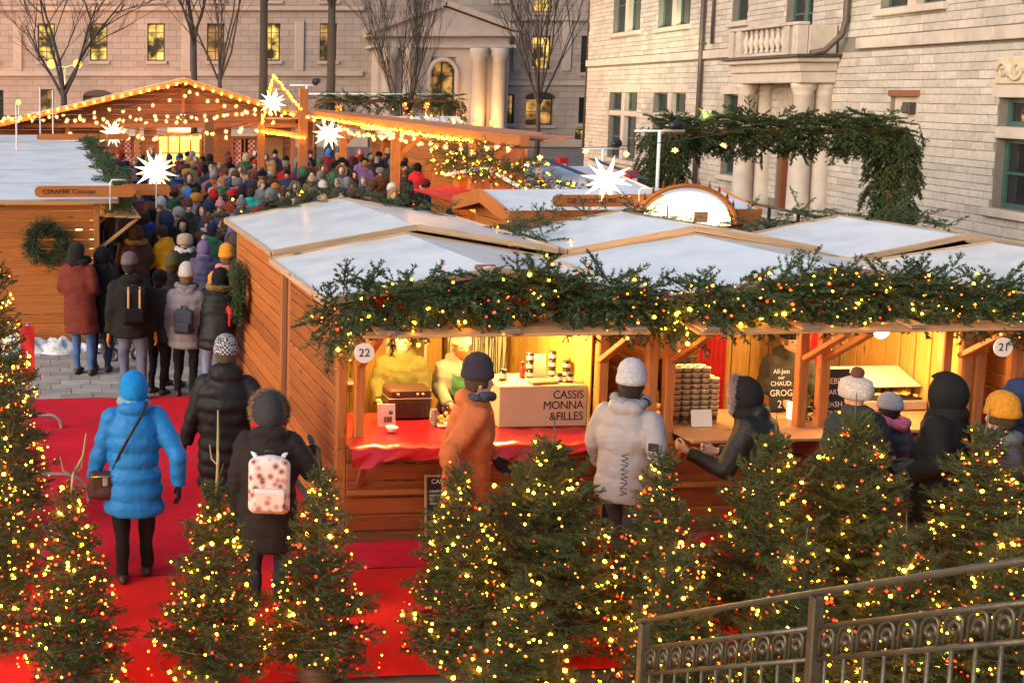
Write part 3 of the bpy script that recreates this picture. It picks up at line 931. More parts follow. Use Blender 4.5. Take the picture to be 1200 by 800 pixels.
def number_disc(txt, loc, label):
    d = empty('number_sign', loc, SR, label, 'sign', 'round stall number signs')
    n = 28; b = MB(); Mx = Matrix.Rotation(PI / 2, 4, 'X')
    b.prism([(.082 * math.cos(2 * PI * k / n), .082 * math.sin(2 * PI * k / n)) for k in range(n)], .012, Mx)
    b.build('disc', M['disc'], d)
    text_part(d, txt, .095, (0, -.014, 0), (PI / 2, 0, 0), M['ink'])
    MB().tube([(0, -.006, .08), (0, -.004, .17)], .004, 5).build('hanger', M['black_metal'], d)
    return d

def stall_front(root, w, zc, za, x0, x1, battens, posts, braces, ledge=True):
    planks(root, (.09, -.0), (w - .09, -.0), .1, zc - .09, 'wood_red', h=.15, lean=.1)
    MB().bx(.02, w - .02, -.035, -.005, .0, .1).build('base_board', M['wood_dark'], root)
    if ledge: bar(root, (.09, -.045, .46), (w - .09, -.045, .46), .04, .045, 'timber', 'ledge')
    for x in posts: post(root, x, .03, zc - .1, za + .02, .085, .085)
    bar(root, (.02, .03, za - .03), (w - .02, .03, za - .03), .08, .09, 'timber', 'lintel')
    awning(root, x0, x1, za, battens=battens)
    for x in braces:
        bar(root, (x, -.02, za - .42), (x, -.56, za - .09), .07, .045, 'timber', 'brace')
    for x in braces[:]:
        bar(root, (x, -.02, zc - .42), (x, -.28, zc - .06), .06, .04, 'wood_red', 'counter_brace')
    # boarded gable
    rid = root['ridge']; ev = root['eave']; z = za + .1; x_a, x_b = -.1, w + .2
    while z < rid - .06:
        f = max(0, min(1, (z + .06 - ev) / (rid - ev))); xa = lerp_(x_a, (x_a + x_b) / 2, f); xb = lerp_(x_b, (x_a + x_b) / 2, f)
        o = MB().box((0, 0, 0), (xb - xa - .04, .02, .12), .004).build('gable_board', M['wood_red'], root); o.location = ((xa + xb) / 2, -.05, z + .03); z += .125
    # red cloth valance above the shutter
    nx = 60; vs = []; fs = []
    for i in range(nx + 1):
        u = i / nx
        for j in range(4):
            vs.append((.0 + (w + .1) * u, -.09 - .02 * math.sin(u * 40) * (j / 3), za + .03 + .13 * (1 - j / 3)))
    for i in range(nx):
        for j in range(3):
            k = i * 4 + j; fs.append((k, k + 4, k + 5, k + 1))
    b = MB(); b.add(vs, fs, True); b.build('valance', M['red_fabric'], root)

# stall 22
stall_front(ST22, 2.4, .94, 2.0, .06, 2.45, (.24, 1.28, 2.34), (.045, .2, 2.355), (.2, 2.32))
MB().bx(.1, 2.3, -.32, .78, .90, .935).build('counter', M['wood_pale'], ST22)
draped_cloth(ST22, .04, 2.36, -.34, .78, .943, .105, 'red_cloth', 'counter_cloth', 4)
number_disc('22', SW(2.57, 9.66, 1.81), 'round pinkish number 22 sign hanging at the left of the first stall')
# stall 21
stall_front(ST21, 3.12, .94, 1.99, .1, 3.1, (.2, 1.05, 2.0, 2.9), (.045, .2, 1.42, 1.62, 2.75, 2.95), (.22, 1.42, 1.62, 2.86))
cnt = MB().box((0, 0, 0), (1.62, 1.0, .03), .005).build('counter', M['wood_pale'], ST21); cnt.location = (1.06, .16, .93)
cnt = MB().box((0, 0, 0), (1.14, 1.0, .03), .005).build('counter', M['wood_pale'], ST21); cnt.location = (2.46, .4, .915)
number_disc('21', SW(8.0, 9.62, 1.78), 'round pale number 21 sign hanging at the right of the second stall')
stall_front(STE, 2.9, .94, 1.94, .05, 2.9, (.3, 1.4), (.045, .2, 2.7), (.2, 2.6))

# interior lining and lamps of the open stalls
M['lining'] = woodmat('pale_lining', (.6, .34, .08), rnd=.1)
M['white_wood'] = pmat('white_shelf', (.72, .66, .5), .6, var=.05)
def lining(root, w, d, eave, m='lining'):
    n = int((w - .2) / .2)
    for k in range(n):
        o = MB().box((0, 0, 0), (eave - .2, .2 * .96, .015), .003).build('lining_board', M[m], root)
        o.location = (.14 + (k + .5) * (w - .28) / n, d - .09, eave / 2); o.rotation_euler = (PI / 2, PI / 2, 0)
    for x in (.09, w - .09):
        nn = int((d - .2) / .2)
        for k in range(nn):
            o = MB().box((0, 0, 0), (eave - .2, .2 * .96, .015), .003).build('lining_board', M[m], root)
            o.location = (x, .14 + (k + .5) * (d - .28) / nn, eave / 2); o.rotation_euler = (0, PI / 2, 0)
lining(ST22, 2.4, 2.2, 2.1); lining(ST21, 3.12, 2.17, 2.05); lining(STE, 2.9, 2.05, 2.0)
M['lamp_glow'] = emat('lamp_globe', (1, .75, .38), 30)
def stall_lamp(name, loc, label, power, col=(1, .60, .22), r=.055, group='lamps hanging in the stalls', soft=.08):
    e = empty(name, loc, 0, label, 'lamp', group)
    MB().ell((0, 0, 0), (r, r, r * 1.1), 14, 9).build('bulb', M['lamp_glow'], e)
    MB().lathe([(.012, r), (.024, r + .02), (.024, r + .06), (.006, r + .08), (.004, r + .3)], 10).build('socket', M['black'], e)
    ld = bpy.data.lights.new('lamp_light', 'POINT'); ld.energy = power; ld.color = col; ld.shadow_soft_size = soft
    lo = bpy.data.objects.new('lamp_light', ld); COL.objects.link(lo); lo.parent = e; lo.location = (0, 0, -r - soft - .01)
    return e
stall_lamp('stall_lamp', SW(3.05, 10.75, 1.86), 'bright bulb under the roof of stall 22 at its left', 62, (1, .62, .16))
stall_lamp('stall_lamp', SW(4.25, 10.75, 1.86), 'bright bulb under the roof of stall 22 at its right', 62, (1, .62, .16))
stall_lamp('stall_lamp', SW(5.95, 10.75, 1.84), 'bulb under the roof of stall 21 at its left end', 34, (1, .5, .16))
stall_lamp('stall_lamp', SW(7.36, 10.62, 1.80), 'left of the two globe lamps over the grill in stall 21', 26, (1, .55, .2), .06)
stall_lamp('stall_lamp', SW(7.55, 10.5, 1.76), 'right of the two globe lamps over the grill in stall 21', 26, (1, .55, .2), .07)
stall_lamp('stall_lamp', SW(9.6, 10.8, 1.7), 'bulb inside the stall at the right edge', 14, (1, .5, .16))

# left hut: counter side towards the alley
LH = lefts[0]
wl = .84 + 2.9
for y in (.05, 1.5, 3.1): post(LH, wl - .03, y, 0, 2.2, .08, .08)
planks(LH, (wl - .01, .1), (wl - .01, 3.05), .06, .9, 'wood', lean=.1)
MB().bx(wl - .3, wl + .3, .12, 3.0, .9, .935, .005).build('counter', M['wood_pale'], LH)
aw = empty('awning'); aw.parent = LH
for k in range(3):
    o = MB().box((0, 0, 0), (3.0, .2, .024), .004).build('board', M['wood_pale'], aw); o.location = (wl + .12 + k * .21, 1.55, 2.0 - .012 * k); o.rotation_euler = (0, 0, PI / 2)
for y in (.12, 2.95): bar(LH, (wl + .02, y, 1.5), (wl + .6, y, 1.96), .05, .05, 'wood_pale')
lining(LH, wl, 3.15, 2.1)
stall_lamp('stall_lamp', SW(.55, 19.5, 1.7), 'bulb over the counter of the wreath hut', 110, (1, .62, .2))
stall_lamp('stall_lamp', SW(.5, 23.6, 1.7), 'bulb over the counter of the second hut in the left row', 20, (1, .6, .2))
# ------------------------------------------------------------------ gabled hall at the end of the alley
M['hall_wood'] = woodmat('hall_boards', (.36, .13, .055), rnd=.2)
M['gingham'] = pmat('gingham', (.6, .05, .05), .8, var=.1)
nt, N, L, P = nodes_of(M['gingham'])
ck = N.new('ShaderNodeTexChecker'); ck.inputs['Scale'].default_value = 11; ck.inputs[1].default_value = (.6, .03, .04, 1); ck.inputs[2].default_value = (.75, .62, .58, 1)
L.new([n for n in N if n.type == 'TEX_COORD'][0].outputs['Object'], ck.inputs['Vector']); L.new(ck.outputs[0], P.inputs['Base Color'])
HALL = empty('gabled_hall', (1.73, 46, 0), 0, 'large red brown wooden hall with wide gable at the end of the alley', 'hall')
def hz(x):   # height of the roof line above local x
    return 4.3 - (.235 * -x if x < 0 else .30 * x)
XL, XR = -7.2, 4.3
k = 0; z = 2.62
while z < 4.15:
    h = .19
    xl = max(XL, -(4.22 - z - h * .6) / .235); xr = min(XR, (4.22 - z - h * .6) / .30)
    o = MB().box((0, 0, 0), (xr - xl, .04, h - .012), .006).build('plank', M['hall_wood'], HALL)
    o.location = ((xl + xr) / 2, .3, z + h / 2); o.rotation_euler = (.08, 0, 0)
    z += h
for (xa, xb) in ((XL - .5, 0), (0, XR + .4)):
    za, zb = hz(xa), hz(xb); L_ = math.hypot(xb - xa, zb - za)
    o = MB().box((0, 0, 0), (L_, 13, .1), .01).build('roof_slope', M['tarp'], HALL); o.location = ((xa + xb) / 2, 6.0, (za + zb) / 2 + .02); o.rotation_euler = (0, -math.atan2(zb - za, xb - xa), 0)
    o = MB().box((0, 0, 0), (L_, .05, .2), .006).build('verge_board', M['hall_wood'], HALL); o.location = ((xa + xb) / 2, -.55, (za + zb) / 2 - .05); o.rotation_euler = (0, -math.atan2(zb - za, xb - xa), 0)
post(HALL, 0, .1, 2.6, 4.2, .12, .1, 'hall_wood', 'king_post')
for x in (-7, -4.3, -1.7, 4.1): post(HALL, x, .15, 0, 2.62 if x < 3 else 2.9, .16, .16, 'hall_wood')
post(HALL, .93, -.5, 0, 3.0, .32, .3, 'wood_dark', 'pillar')
bar(HALL, (XL, .12, 2.6), (XR, .12, 2.6), .18, .16, 'hall_wood', 'tie_beam')
# inner front, set back, with lit door and curtained windows
wallb = 1.6
z = 0
while z < 2.6:
    for xa, xb in ((XL, -2.35), (-1.45, -.95), (.78, 1.9), (2.95, XR)):
        o = MB().box((0, 0, 0), (xb - xa, .04, .19), .006).build('plank', M['hall_wood'], HALL); o.location = ((xa + xb) / 2, wallb, z + .1); o.rotation_euler = (.06, 0, 0)
    z += .2
M['warm_room'] = emat('lamplit_room', (1, .62, .10), 1.6)
for (xa, xb, zz0, zz1, nm, lit, gx) in ((-.95, .78, 0, 2.25, 'door', True, 4), (-2.35, -1.45, .9, 2.15, 'window', False, 2), (1.9, 2.95, .9, 2.15, 'window', False, 2)):
    fm = MB(); y = wallb
    fm.bx(xa, xa + .1, y - .06, y + .06, zz0, zz1).bx(xb - .1, xb, y - .06, y + .06, zz0, zz1).bx(xa + .1, xb - .1, y - .06, y + .06, zz1 - .1, zz1)
    if nm == 'window': fm.bx(xa + .1, xb - .1, y - .06, y + .06, zz0, zz0 + .1)
    for g_ in range(1, gx): fm.bx(xa + (xb - xa) * g_ / gx - .03, xa + (xb - xa) * g_ / gx + .03, y - .04, y + .04, zz0, zz1 - .1)
    for zz in ((.75, 1.5) if nm == 'door' else (1.5,)): fm.bx(xa + .1, xb - .1, y - .035, y + .035, zz - .025, zz + .025)
    f_ = fm.build(nm, M['timber'], HALL)
    MB().bx(xa + .1, xb - .1, y + .05, y + .06, zz0, zz1 - .1).build('pane', M['warm_room'] if lit else M['glass'], f_)
    if not lit:
        for s, (ca, cb) in enumerate(((xa + .12, xa + .4), (xb - .4, xb - .12))):
            MB().bx(ca, cb, y + .0, y + .02, zz0 + .1, zz1 - .12).build('curtain', M['gingham'], f_)
MB().bx(-.55, .35, wallb - .12, wallb - .05, 2.28, 2.6, .01).build('sign_panel', M['white_wood'], HALL)
for x in (-3.6, 3.4):
    MB().bx(x - .5, x + .5, wallb - .1, wallb - .05, 1.0, 2.1, .01).build('shutter', M['wood_pale'], HALL)
# fence planks left and right of it behind the huts
def floodlamp(name, loc, label, power, col, mat_, r=.1):
    e = empty(name, loc, 0, label, 'lamp')
    return e

# ------------------------------------------------------------------ open timber shelter on the right of the alley (beam runs away from the camera)
SH = empty('timber_shelter', (6.65, 21, 0), 0, 'long open timber shelter hung with star lights on the right of the crowd', 'shelter')
bar(SH, (0, .2, 3.05), (0, 27, 3.05), .14, .2, 'timber', 'beam')
bar(SH, (3.4, 18, 2.5), (3.4, 27, 2.5), .14, .2, 'timber', 'beam')
for y in (3.3, 10.8, 18.8, 26.6):
    post(SH, 0, y, 0, 2.95, .22, .2, 'timber')
    if y > 15:
        post(SH, 3.4, y, 0, 2.4, .2, .2, 'timber')
        bar(SH, (0, y, 2.86), (3.4, y, 2.36), .1, .14, 'timber', 'rafter')
    bar(SH, (.05, y, 2.2), (.7, y, 2.8), .08, .1, 'timber', 'brace')
for k in range(2):
    o = MB().box((0, 0, 0), (26.6, .46, .03), .004).build('roof_board', M['timber'], SH)
    o.location = (.0 + .47 * k + .12, 13.6, 3.16 - .147 * (.47 * k + .12)); o.rotation_euler = (0, .146, PI / 2)
    o.rotation_euler = Euler((-.146, 0, PI / 2))
# scalloped eaves board
pts = [(0, 0)] ; n = 60
poly = [(0, .12)] + [(y * 26.6 / n, -.03 - .06 * abs(math.sin(y * PI / 2))) for y in range(n + 1)] + [(26.6, .12)]
MB().prism(poly, .03, Matrix.Translation((-.1, .2, 3.02)) @ Matrix(((0, 0, 1, 0), (1, 0, 0, 0), (0, 1, 0, 0), (0, 0, 0, 1)))).build('scalloped_board', M['timber'], SH)
# boarded end panel: vertical boards
for k in range(16):
    o = MB().box((0, 0, 0), (1.1, .02, .19), .004).build('board', M['wood_red'], SH)
    o.location = (.0, .35 + k * .2, 2.36); o.rotation_euler = (0, PI / 2, PI / 2)
    o.rotation_euler = Euler((PI / 2, PI / 2, 0)); o.rotation_euler = Matrix(((0, 1, 0), (0, 0, 1), (1, 0, 0))).to_euler()
# back wall of the shelter
for k in range(13):
    o = MB().box((0, 0, 0), (16, .03, .18), .005).build('plank', M['wood'], SH); o.location = (3.3, 18.5, .1 + k * .185); o.rotation_euler = (0, 0, PI / 2)
for y, xm in ((7.0, .95), (13.5, 2.3)):
    for k in range(15 if y < 8 else 11):
        o = MB().box((0, 0, 0), (1.8, .03, .18), .005).build('plank', M['wood'], SH); o.location = (xm, y, .1 + k * .185)
# rounded head boards
for y, x in ((4.2, .9), (9.8, 1.0)):
    n = 18
    poly = [(-.3, 0), (.3, 0)] + [(.3 * math.cos(PI * k / n), .35 + .3 * math.sin(PI * k / n)) for k in range(n + 1)]
    MB().prism(poly, .04, Matrix.Translation((x, y, 2.0)) @ Matrix.Rotation(PI / 2, 4, 'X')).build('round_board', M['wood'], SH)
MB().bx(.5, 1.2, 6.6, 8.8, 0, 1.0, .02).build('bar_counter', M['wood'], SH)

# entrance frame with the leaning ladder roof and its lights
GT = empty('entrance_frame', (0, 36, 0), 0, 'tall timber entrance frame with slanted lattice top amid the crowd', 'frame')
post(GT, 3.62, 0, 0, 2.9, .2, .2); post(GT, 4.83, 0, 0, 3.95, .26, .24)
bar(GT, (3.5, 0, 2.78), (5.0, 0, 2.55), .14, .16, 'timber', 'crossbeam')
bar(GT, (3.62, -.05, 2.9), (3.95, -.05, 4.3), .1, .1, 'timber', 'rafter'); bar(GT, (3.95, -.05, 4.3), (4.75, -.05, 3.3), .1, .1, 'timber', 'rafter')
for k in range(4):
    bar(GT, (3.68 + k * .07, -.06, 3.1 + k * .28), (4.72 - k * .17, -.06, 3.1 + k * .28), .05, .05, 'wood_pale', 'rung')

# small hut with lit garland far behind the shelter
HH = empty('market_hut', (9.3, 47, 0), 0, 'small lit hut with white roof seen through the timber shelter', 'hut', 'market huts')
shell(HH, 3, 2.4, 2.2, 'wood', True, True, True, True)
roof(HH, -.2, 3.2, -.2, 2.5, 2.2, 2.9, 'x', fh=.12)
# flanking low hut left of hall : orange tent
b = MB(); b.add([(-9.5, 33, 0), (-4.2, 33, 0), (-4.2, 37, 0), (-9.5, 37, 0), (-9.5, 33, 2.6), (-4.2, 33, 2.3), (-4.2, 37, 2.3), (-9.5, 37, 2.6), (-6.9, 35, 3.9)],
      [(0, 1, 5, 4), (1, 2, 6, 5), (2, 3, 7, 6), (3, 0, 4, 7), (4, 5, 8), (5, 6, 8), (6, 7, 8), (7, 4, 8)])
M['tent'] = pmat('orange_tent', (.62, .2, .13), .7, var=.1, bump=.1)
o = b.build('canopy', M['tent']); tag(o, 'salmon coloured peaked tent at the left edge behind the white roofs', 'tent')
pl = MB().tube([(0, 0, 0), (0, 0, 4.0)], .022, 8).mesh('flagpole', M['disc'])
for k, (x, y, s) in enumerate(((-3.05, 31.5, .9), (-2.95, 38, 1.0), (-2.6, 38.6, .98))):
    tag(mobj('pole', pl, None, (x, y, 0), None, (1, 1, s)), ['nearest thin pale pole by the salmon tent', 'thin pale pole rising over the left roofs, left of a pair', 'thin pale pole rising over the left roofs, right of a pair'][k], 'pole', 'thin pale poles by the tent')
# ------------------------------------------------------------------ fir foliage (real needles on real twigs)
def needlemat(name, col, var=.35):
    m = pmat(name, col, .55, var=var, scale=5, bump=0, spec=.3, rnd=.08)
    nt, N, L, P = nodes_of(m)
    # each leaf a little different: geometry random per island is not free, use fine noise
    n = N.new('ShaderNodeTexNoise'); n.inputs['Scale'].default_value = 38; n.inputs['Detail'].default_value = 2
    tc = [k for k in N if k.type == 'TEX_COORD'][0]
    L.new(tc.outputs['Object'], n.inputs['Vector'])
    src = P.inputs['Base Color'].links[0].from_socket
    mm = N.new('ShaderNodeMix'); mm.data_type = 'RGBA'; mm.inputs[7].default_value = (col[0] * 2.0, col[1] * 1.7, col[2] * 1.2, 1)
    r = N.new('ShaderNodeMapRange'); r.inputs[1].default_value = .5; r.inputs[2].default_value = .75; r.inputs[4].default_value = .8
    L.new(n.outputs[0], r.inputs[0]); L.new(r.outputs[0], mm.inputs[0]); L.new(src, mm.inputs[6]); L.new(mm.outputs[2], P.inputs['Base Color'])
    return m
M['needle'] = needlemat('fir_needles', (.042, .066, .020))
M['needle_g'] = needlemat('garland_needles', (.036, .072, .030))
M['twig'] = pmat('twig', (.13, .085, .045), .85, var=.2, bump=0)
M['leader'] = pmat('bare_leader', (.36, .26, .12), .8, var=.2, bump=0)

def unit(a):
    return a / np.maximum(np.linalg.norm(a, axis=-1, keepdims=True), 1e-9)
class Stems:
    def __init__(s): s.a = []; s.b = []; s.r = []; s.dn = []
    def seg(s, a, b, r, dn=1.): s.a.append(a); s.b.append(b); s.r.append(r); s.dn.append(dn)
def fir_branch(S, p, d, L, rs, up=np.array((0, 0, 1.)), droop=.0, step=.045, seg=5, r0=.005, tert=True, dn=1.):
    """main stem with twigs left and right in its plane"""
    d = unit(np.array(d, float)); p = np.array(p, float)
    side = np.cross(d, up); 
    if np.linalg.norm(side) < .1: side = np.cross(d, np.array((1., 0, 0)))
    side = unit(side); nrm = np.cross(side, d)
    pts = [p]; q = p.copy(); dd = d.copy()
    for i in range(seg):
        dd = unit(dd + nrm * droop / seg + rs.normal(0, .06, 3))
        q = q + dd * L / seg; pts.append(q)
    for i in range(seg):
        S.seg(pts[i], pts[i + 1], r0 * (1 - .8 * i / seg), dn)
    n = max(2, int(L * .85 / step)); sg = 1
    for k in range(n):
        t = .18 + .8 * (k + rs.uniform(0, .6)) / n
        if t > .98: continue
        i = min(int(t * seg), seg - 1); f = t * seg - i
        o = pts[i] * (1 - f) + pts[i + 1] * f
        td = unit(pts[i + 1] - pts[i]); sg = -sg
        tl = (L * (1 - t) * .62 + .035) * rs.uniform(.7, 1.15); tl = min(tl, .24)
        v = unit(td * .72 + side * sg * .75 + nrm * rs.normal(.02, .16))
        m_ = o + v * tl * .55; e = m_ + unit(v + td * .35 + nrm * rs.normal(0, .12)) * tl * .45
        S.seg(o, m_, r0 * .5, dn); S.seg(m_, e, r0 * .35, dn)
        if tert and tl > .085:
            for s2 in (-1, 1):
                w = unit(v * .75 + np.cross(v, nrm) * s2 * .7 + nrm * rs.normal(0, .12))
                S.seg(m_, m_ + w * tl * .42, r0 * .3, dn)
def stems_to_mesh(name, S, dens, ln, wd, rs, mats, flat=.75):
    A = np.array(S.a); B = np.array(S.b); R = np.array(S.r); DN = np.array(S.dn)
    D = B - A; Ln = np.linalg.norm(D, axis=1)
    cnt = np.maximum(1, (Ln * dens * DN + rs.random(len(Ln))).astype(int)); cnt[DN == 0] = 0
    idx = np.repeat(np.arange(len(Ln)), cnt)
    n = len(idx)
    t = rs.random(n)
    pos = A[idx] + D[idx] * t[:, None]
    d = unit(D)[idx]
    up = np.tile(np.array((0, 0, 1.)), (n, 1)); side = np.cross(d, up); bad = np.linalg.norm(side, axis=1) < .1
    side[bad] = (1, 0, 0); side = unit(side); upv = np.cross(side, d)
    a = rs.random(n) * 2 * np.pi
    rad_ = side * np.cos(a)[:, None] + upv * (np.sin(a) * flat)[:, None]
    dr = unit(d * rs.uniform(.45, .95, n)[:, None] + rad_ * .85)
    le = ln * rs.uniform(.65, 1.25, n)
    tip = pos + dr * le[:, None]
    wv = unit(np.cross(dr, rs.normal(0, 1, (n, 3)))) * (wd / 2)
    mid = pos + dr * (le * .45)[:, None]
    V = np.empty((n * 3, 3)); V[0::3] = pos + wv * .9; V[1::3] = pos - wv * .9; V[2::3] = tip
    V[0::3] = V[0::3] + dr * (le * .06)[:, None]
    T = np.arange(n * 3).reshape(-1, 3)
    # stems: three-sided
    s0 = np.cross(unit(D), np.array((.3, .5, .8))); s0 = unit(s0); s1 = np.cross(unit(D), s0)
    k = len(A); SV = np.empty((k, 6, 3))
    for j in range(3):
        off = s0 * math.cos(2.094 * j) + s1 * math.sin(2.094 * j)
        SV[:, j] = A + off * R[:, None]; SV[:, 3 + j] = B + off * (R * .75)[:, None]
    base = (np.arange(k) * 6)[:, None]
    pat = np.array([[0, 1, 4], [0, 4, 3], [1, 2, 5], [1, 5, 4], [2, 0, 3], [2, 3, 5]])
    ST = (base[:, None, :] + pat[None]).reshape(-1, 3) + n * 3
    VV = np.vstack([V, SV.reshape(-1, 3)]); TT = np.vstack([T, ST])
    return np_mesh(name, VV, TT, mats, np.concatenate([np.zeros(n, int), np.ones(len(ST), int)]))

def crown_mesh(name, h, R, seed, whorl=.052, per=8, dens=300, ln=.028, wd=.0062):
    rs = np.random.default_rng(seed); S = Stems()
    z = .10 * h; k = 0
    while z < .90 * h:
        t = z / h
        Lb = (R * (1 - t) ** .8 + .03) * (1 if t > .15 else .82)
        n = max(4, int(per * (1 - .35 * t)))
        a0 = rs.uniform(0, 6.28)
        for j in range(n):
            a = a0 + 2 * np.pi * (j + rs.uniform(-.3, .3)) / n
            el = .04 + .75 * t ** 1.3 + rs.normal(0, .09)
            d = (math.cos(a) * math.cos(el), math.sin(a) * math.cos(el), math.sin(el))
            L = Lb * (rs.uniform(.6, 1.28) if rs.random() < .85 else rs.uniform(.35, .6))
            fir_branch(S, (0, 0, z + rs.uniform(-.02, .02)), d, L, rs, droop=rs.uniform(-.25, .3), step=.043, seg=5, r0=.006)
        z += h * whorl * rs.uniform(.8, 1.15) * (1 - .25 * t); k += 1
    for j in range(7):                      # crown of short shoots at the top
        a = j * 2.4; el = 1.0
        fir_branch(S, (0, 0, h * (.86 + .012 * j)), (math.cos(a) * .6, math.sin(a) * .6, .8), .13 * (1.2 - j * .08), rs, seg=3, step=.035, r0=.004)
    # leader, nearly bare and kinked
    p = np.array((0, 0, h * .86)); q = np.array((rs.uniform(-.015, .015), rs.uniform(-.015, .015), h * .95)); e = np.array((rs.uniform(-.05, .05), rs.uniform(-.05, .05), h * 1.06))
    S.seg(p, q, .008, .5); S.seg(q, e, .006, .22)
    return stems_to_mesh(name, S, dens, ln, wd, rs, [M['needle'], M['twig']]), S

# ---- bulbs -------------------------------------------------------------------------------------
_t = bmesh.new(); bmesh.ops.create_icosphere(_t, subdivisions=1, radius=1.)
ICO_V = np.array([v.co[:] for v in _t.verts]); ICO_T = np.array([[v.index for v in f.verts] for f in _t.faces]); _t.free()
def bulbs_mesh(name, P, r, m):
    P = np.asarray(P, float).reshape(-1, 3); n = len(P)
    r = np.broadcast_to(np.asarray(r, float), (n,))
    V = (P[:, None, :] + ICO_V[None] * r[:, None, None]).reshape(-1, 3)
    T = (ICO_T[None] + (np.arange(n) * len(ICO_V))[:, None, None]).reshape(-1, 3)
    return np_mesh(name, V, T, m, smooth=True)
def light_string(P, loc, rz, label, wire=None, r=.0125, red=.3, group=None, seed=0, orange=.14):
    """P: bulb positions in local space"""
    rs = np.random.default_rng(seed + 99)
    e = empty('string_lights', loc, rz, label, 'string lights', group)
    P = np.asarray(P); u = rs.random(len(P))
    hot = .74; red *= .7
    sets = (('bright_bulbs', P[u > hot], M['bulb_h']), ('warm_bulbs', P[(u > red + orange) & (u <= hot)], M['bulb_w']), ('red_bulbs', P[u < red], M['bulb_r']), ('orange_bulbs', P[(u >= red) & (u <= red + orange)], M['bulb_o']))
    for nm, Q, m in sets:
        if len(Q): tag(mobj(nm, bulbs_mesh(nm, Q, r * (.6 + .95 * rs.random(len(Q)) ** 2) * (1.25 if nm == 'bright_bulbs' else 1), m), e), kind='stuff')
    if wire is not None and len(wire) > 1:
        MB().tube(wire, .0035, 4, smooth=False).build('cable', M['cable'], e)
    return e
def tree_bulbs(S, n, seed, R, h, top=1.0):
    rs = np.random.default_rng(seed)
    A = (np.array(S.a) + np.array(S.b)) / 2
    rr = np.hypot(A[:, 0], A[:, 1]); lim = R * (1 - A[:, 2] / h) ** .8 + .03
    ok = np.where((rr > lim * .55) & (A[:, 2] < h * 1.0))[0]
    # even-ish over height
    pick = rs.choice(ok, min(n, len(ok)), replace=False)
    P = A[pick] + rs.normal(0, .012, (len(pick), 3)) + np.array((0, 0, .008))
    m = int(len(P) * .6); u = rs.random(m) ** 1.15 * .93; a = u * 48 + seed + rs.normal(0, .02, m)   # most follow the cable wound round the tree
    rr = (R * (1 - u) ** .8) * rs.uniform(.72, 1.0, m) + .015
    P[:m] = np.stack([rr * np.cos(a), rr * np.sin(a), (.1 + .86 * u) * h + rs.normal(0, .016, m)], 1)
    return P

# ---- the lit Christmas trees in front ------------------------------------------------------------
kinds = []
for k, (h, R) in enumerate(((1.5, .43), (1.6, .80), (2.2, .46), (1.5, .45))):
    me, S = crown_mesh('crown', h, R, 20 + k, per=(11, 15, 11, 12)[k])
    kinds.append((me, S, h, R))
trunk_m = {}
def fir_tree(kind, x, y, sc, rz, label, nb, seed, red=.3, sxy=1., lean=(0, 0), lights_label=None):
    me, S, h, R = kinds[kind]
    t = empty('fir_tree', (x, y, 0), rz, label, 'tree', 'lit fir trees along the front')
    t.rotation_euler = (lean[0], lean[1], rz)
    c = mobj('crown', me, t, None, None, (sc * sxy, sc * sxy, sc))
    if kind not in trunk_m:
        trunk_m[kind] = MB().tube([(0, 0, 0), (.004, 0, h * .3), (-.003, .004, h * .6), (0, 0, h * .93)], [.032, .026, .016, .005], 8).mesh('trunk', M['bark'])
    mobj('trunk', trunk_m[kind], t, None, None, (sc, sc, sc))
    b = MB().lathe([(.12, 0), (.13, .02), (.135, .1), (.12, .13)], 16); b.mi = 0; b.build('stand', M['wood_dark'], t)
    P = tree_bulbs(S, nb, seed, R, h) * np.array((sc * sxy, sc * sxy, sc))
    n = 120; w = []
    for i in range(n):
        u = i / n; rr = (R * (1 - u) ** .8) * .8 * sc * sxy
        w.append((rr * math.cos(u * 50), rr * math.sin(u * 50), (.1 + .86 * u) * h * sc))
    ls = light_string(P, (x, y, 0), rz, lights_label, w, .0076, red, 'string lights on the front trees', seed)
    ls.rotation_euler = (lean[0], lean[1], rz)
    return t
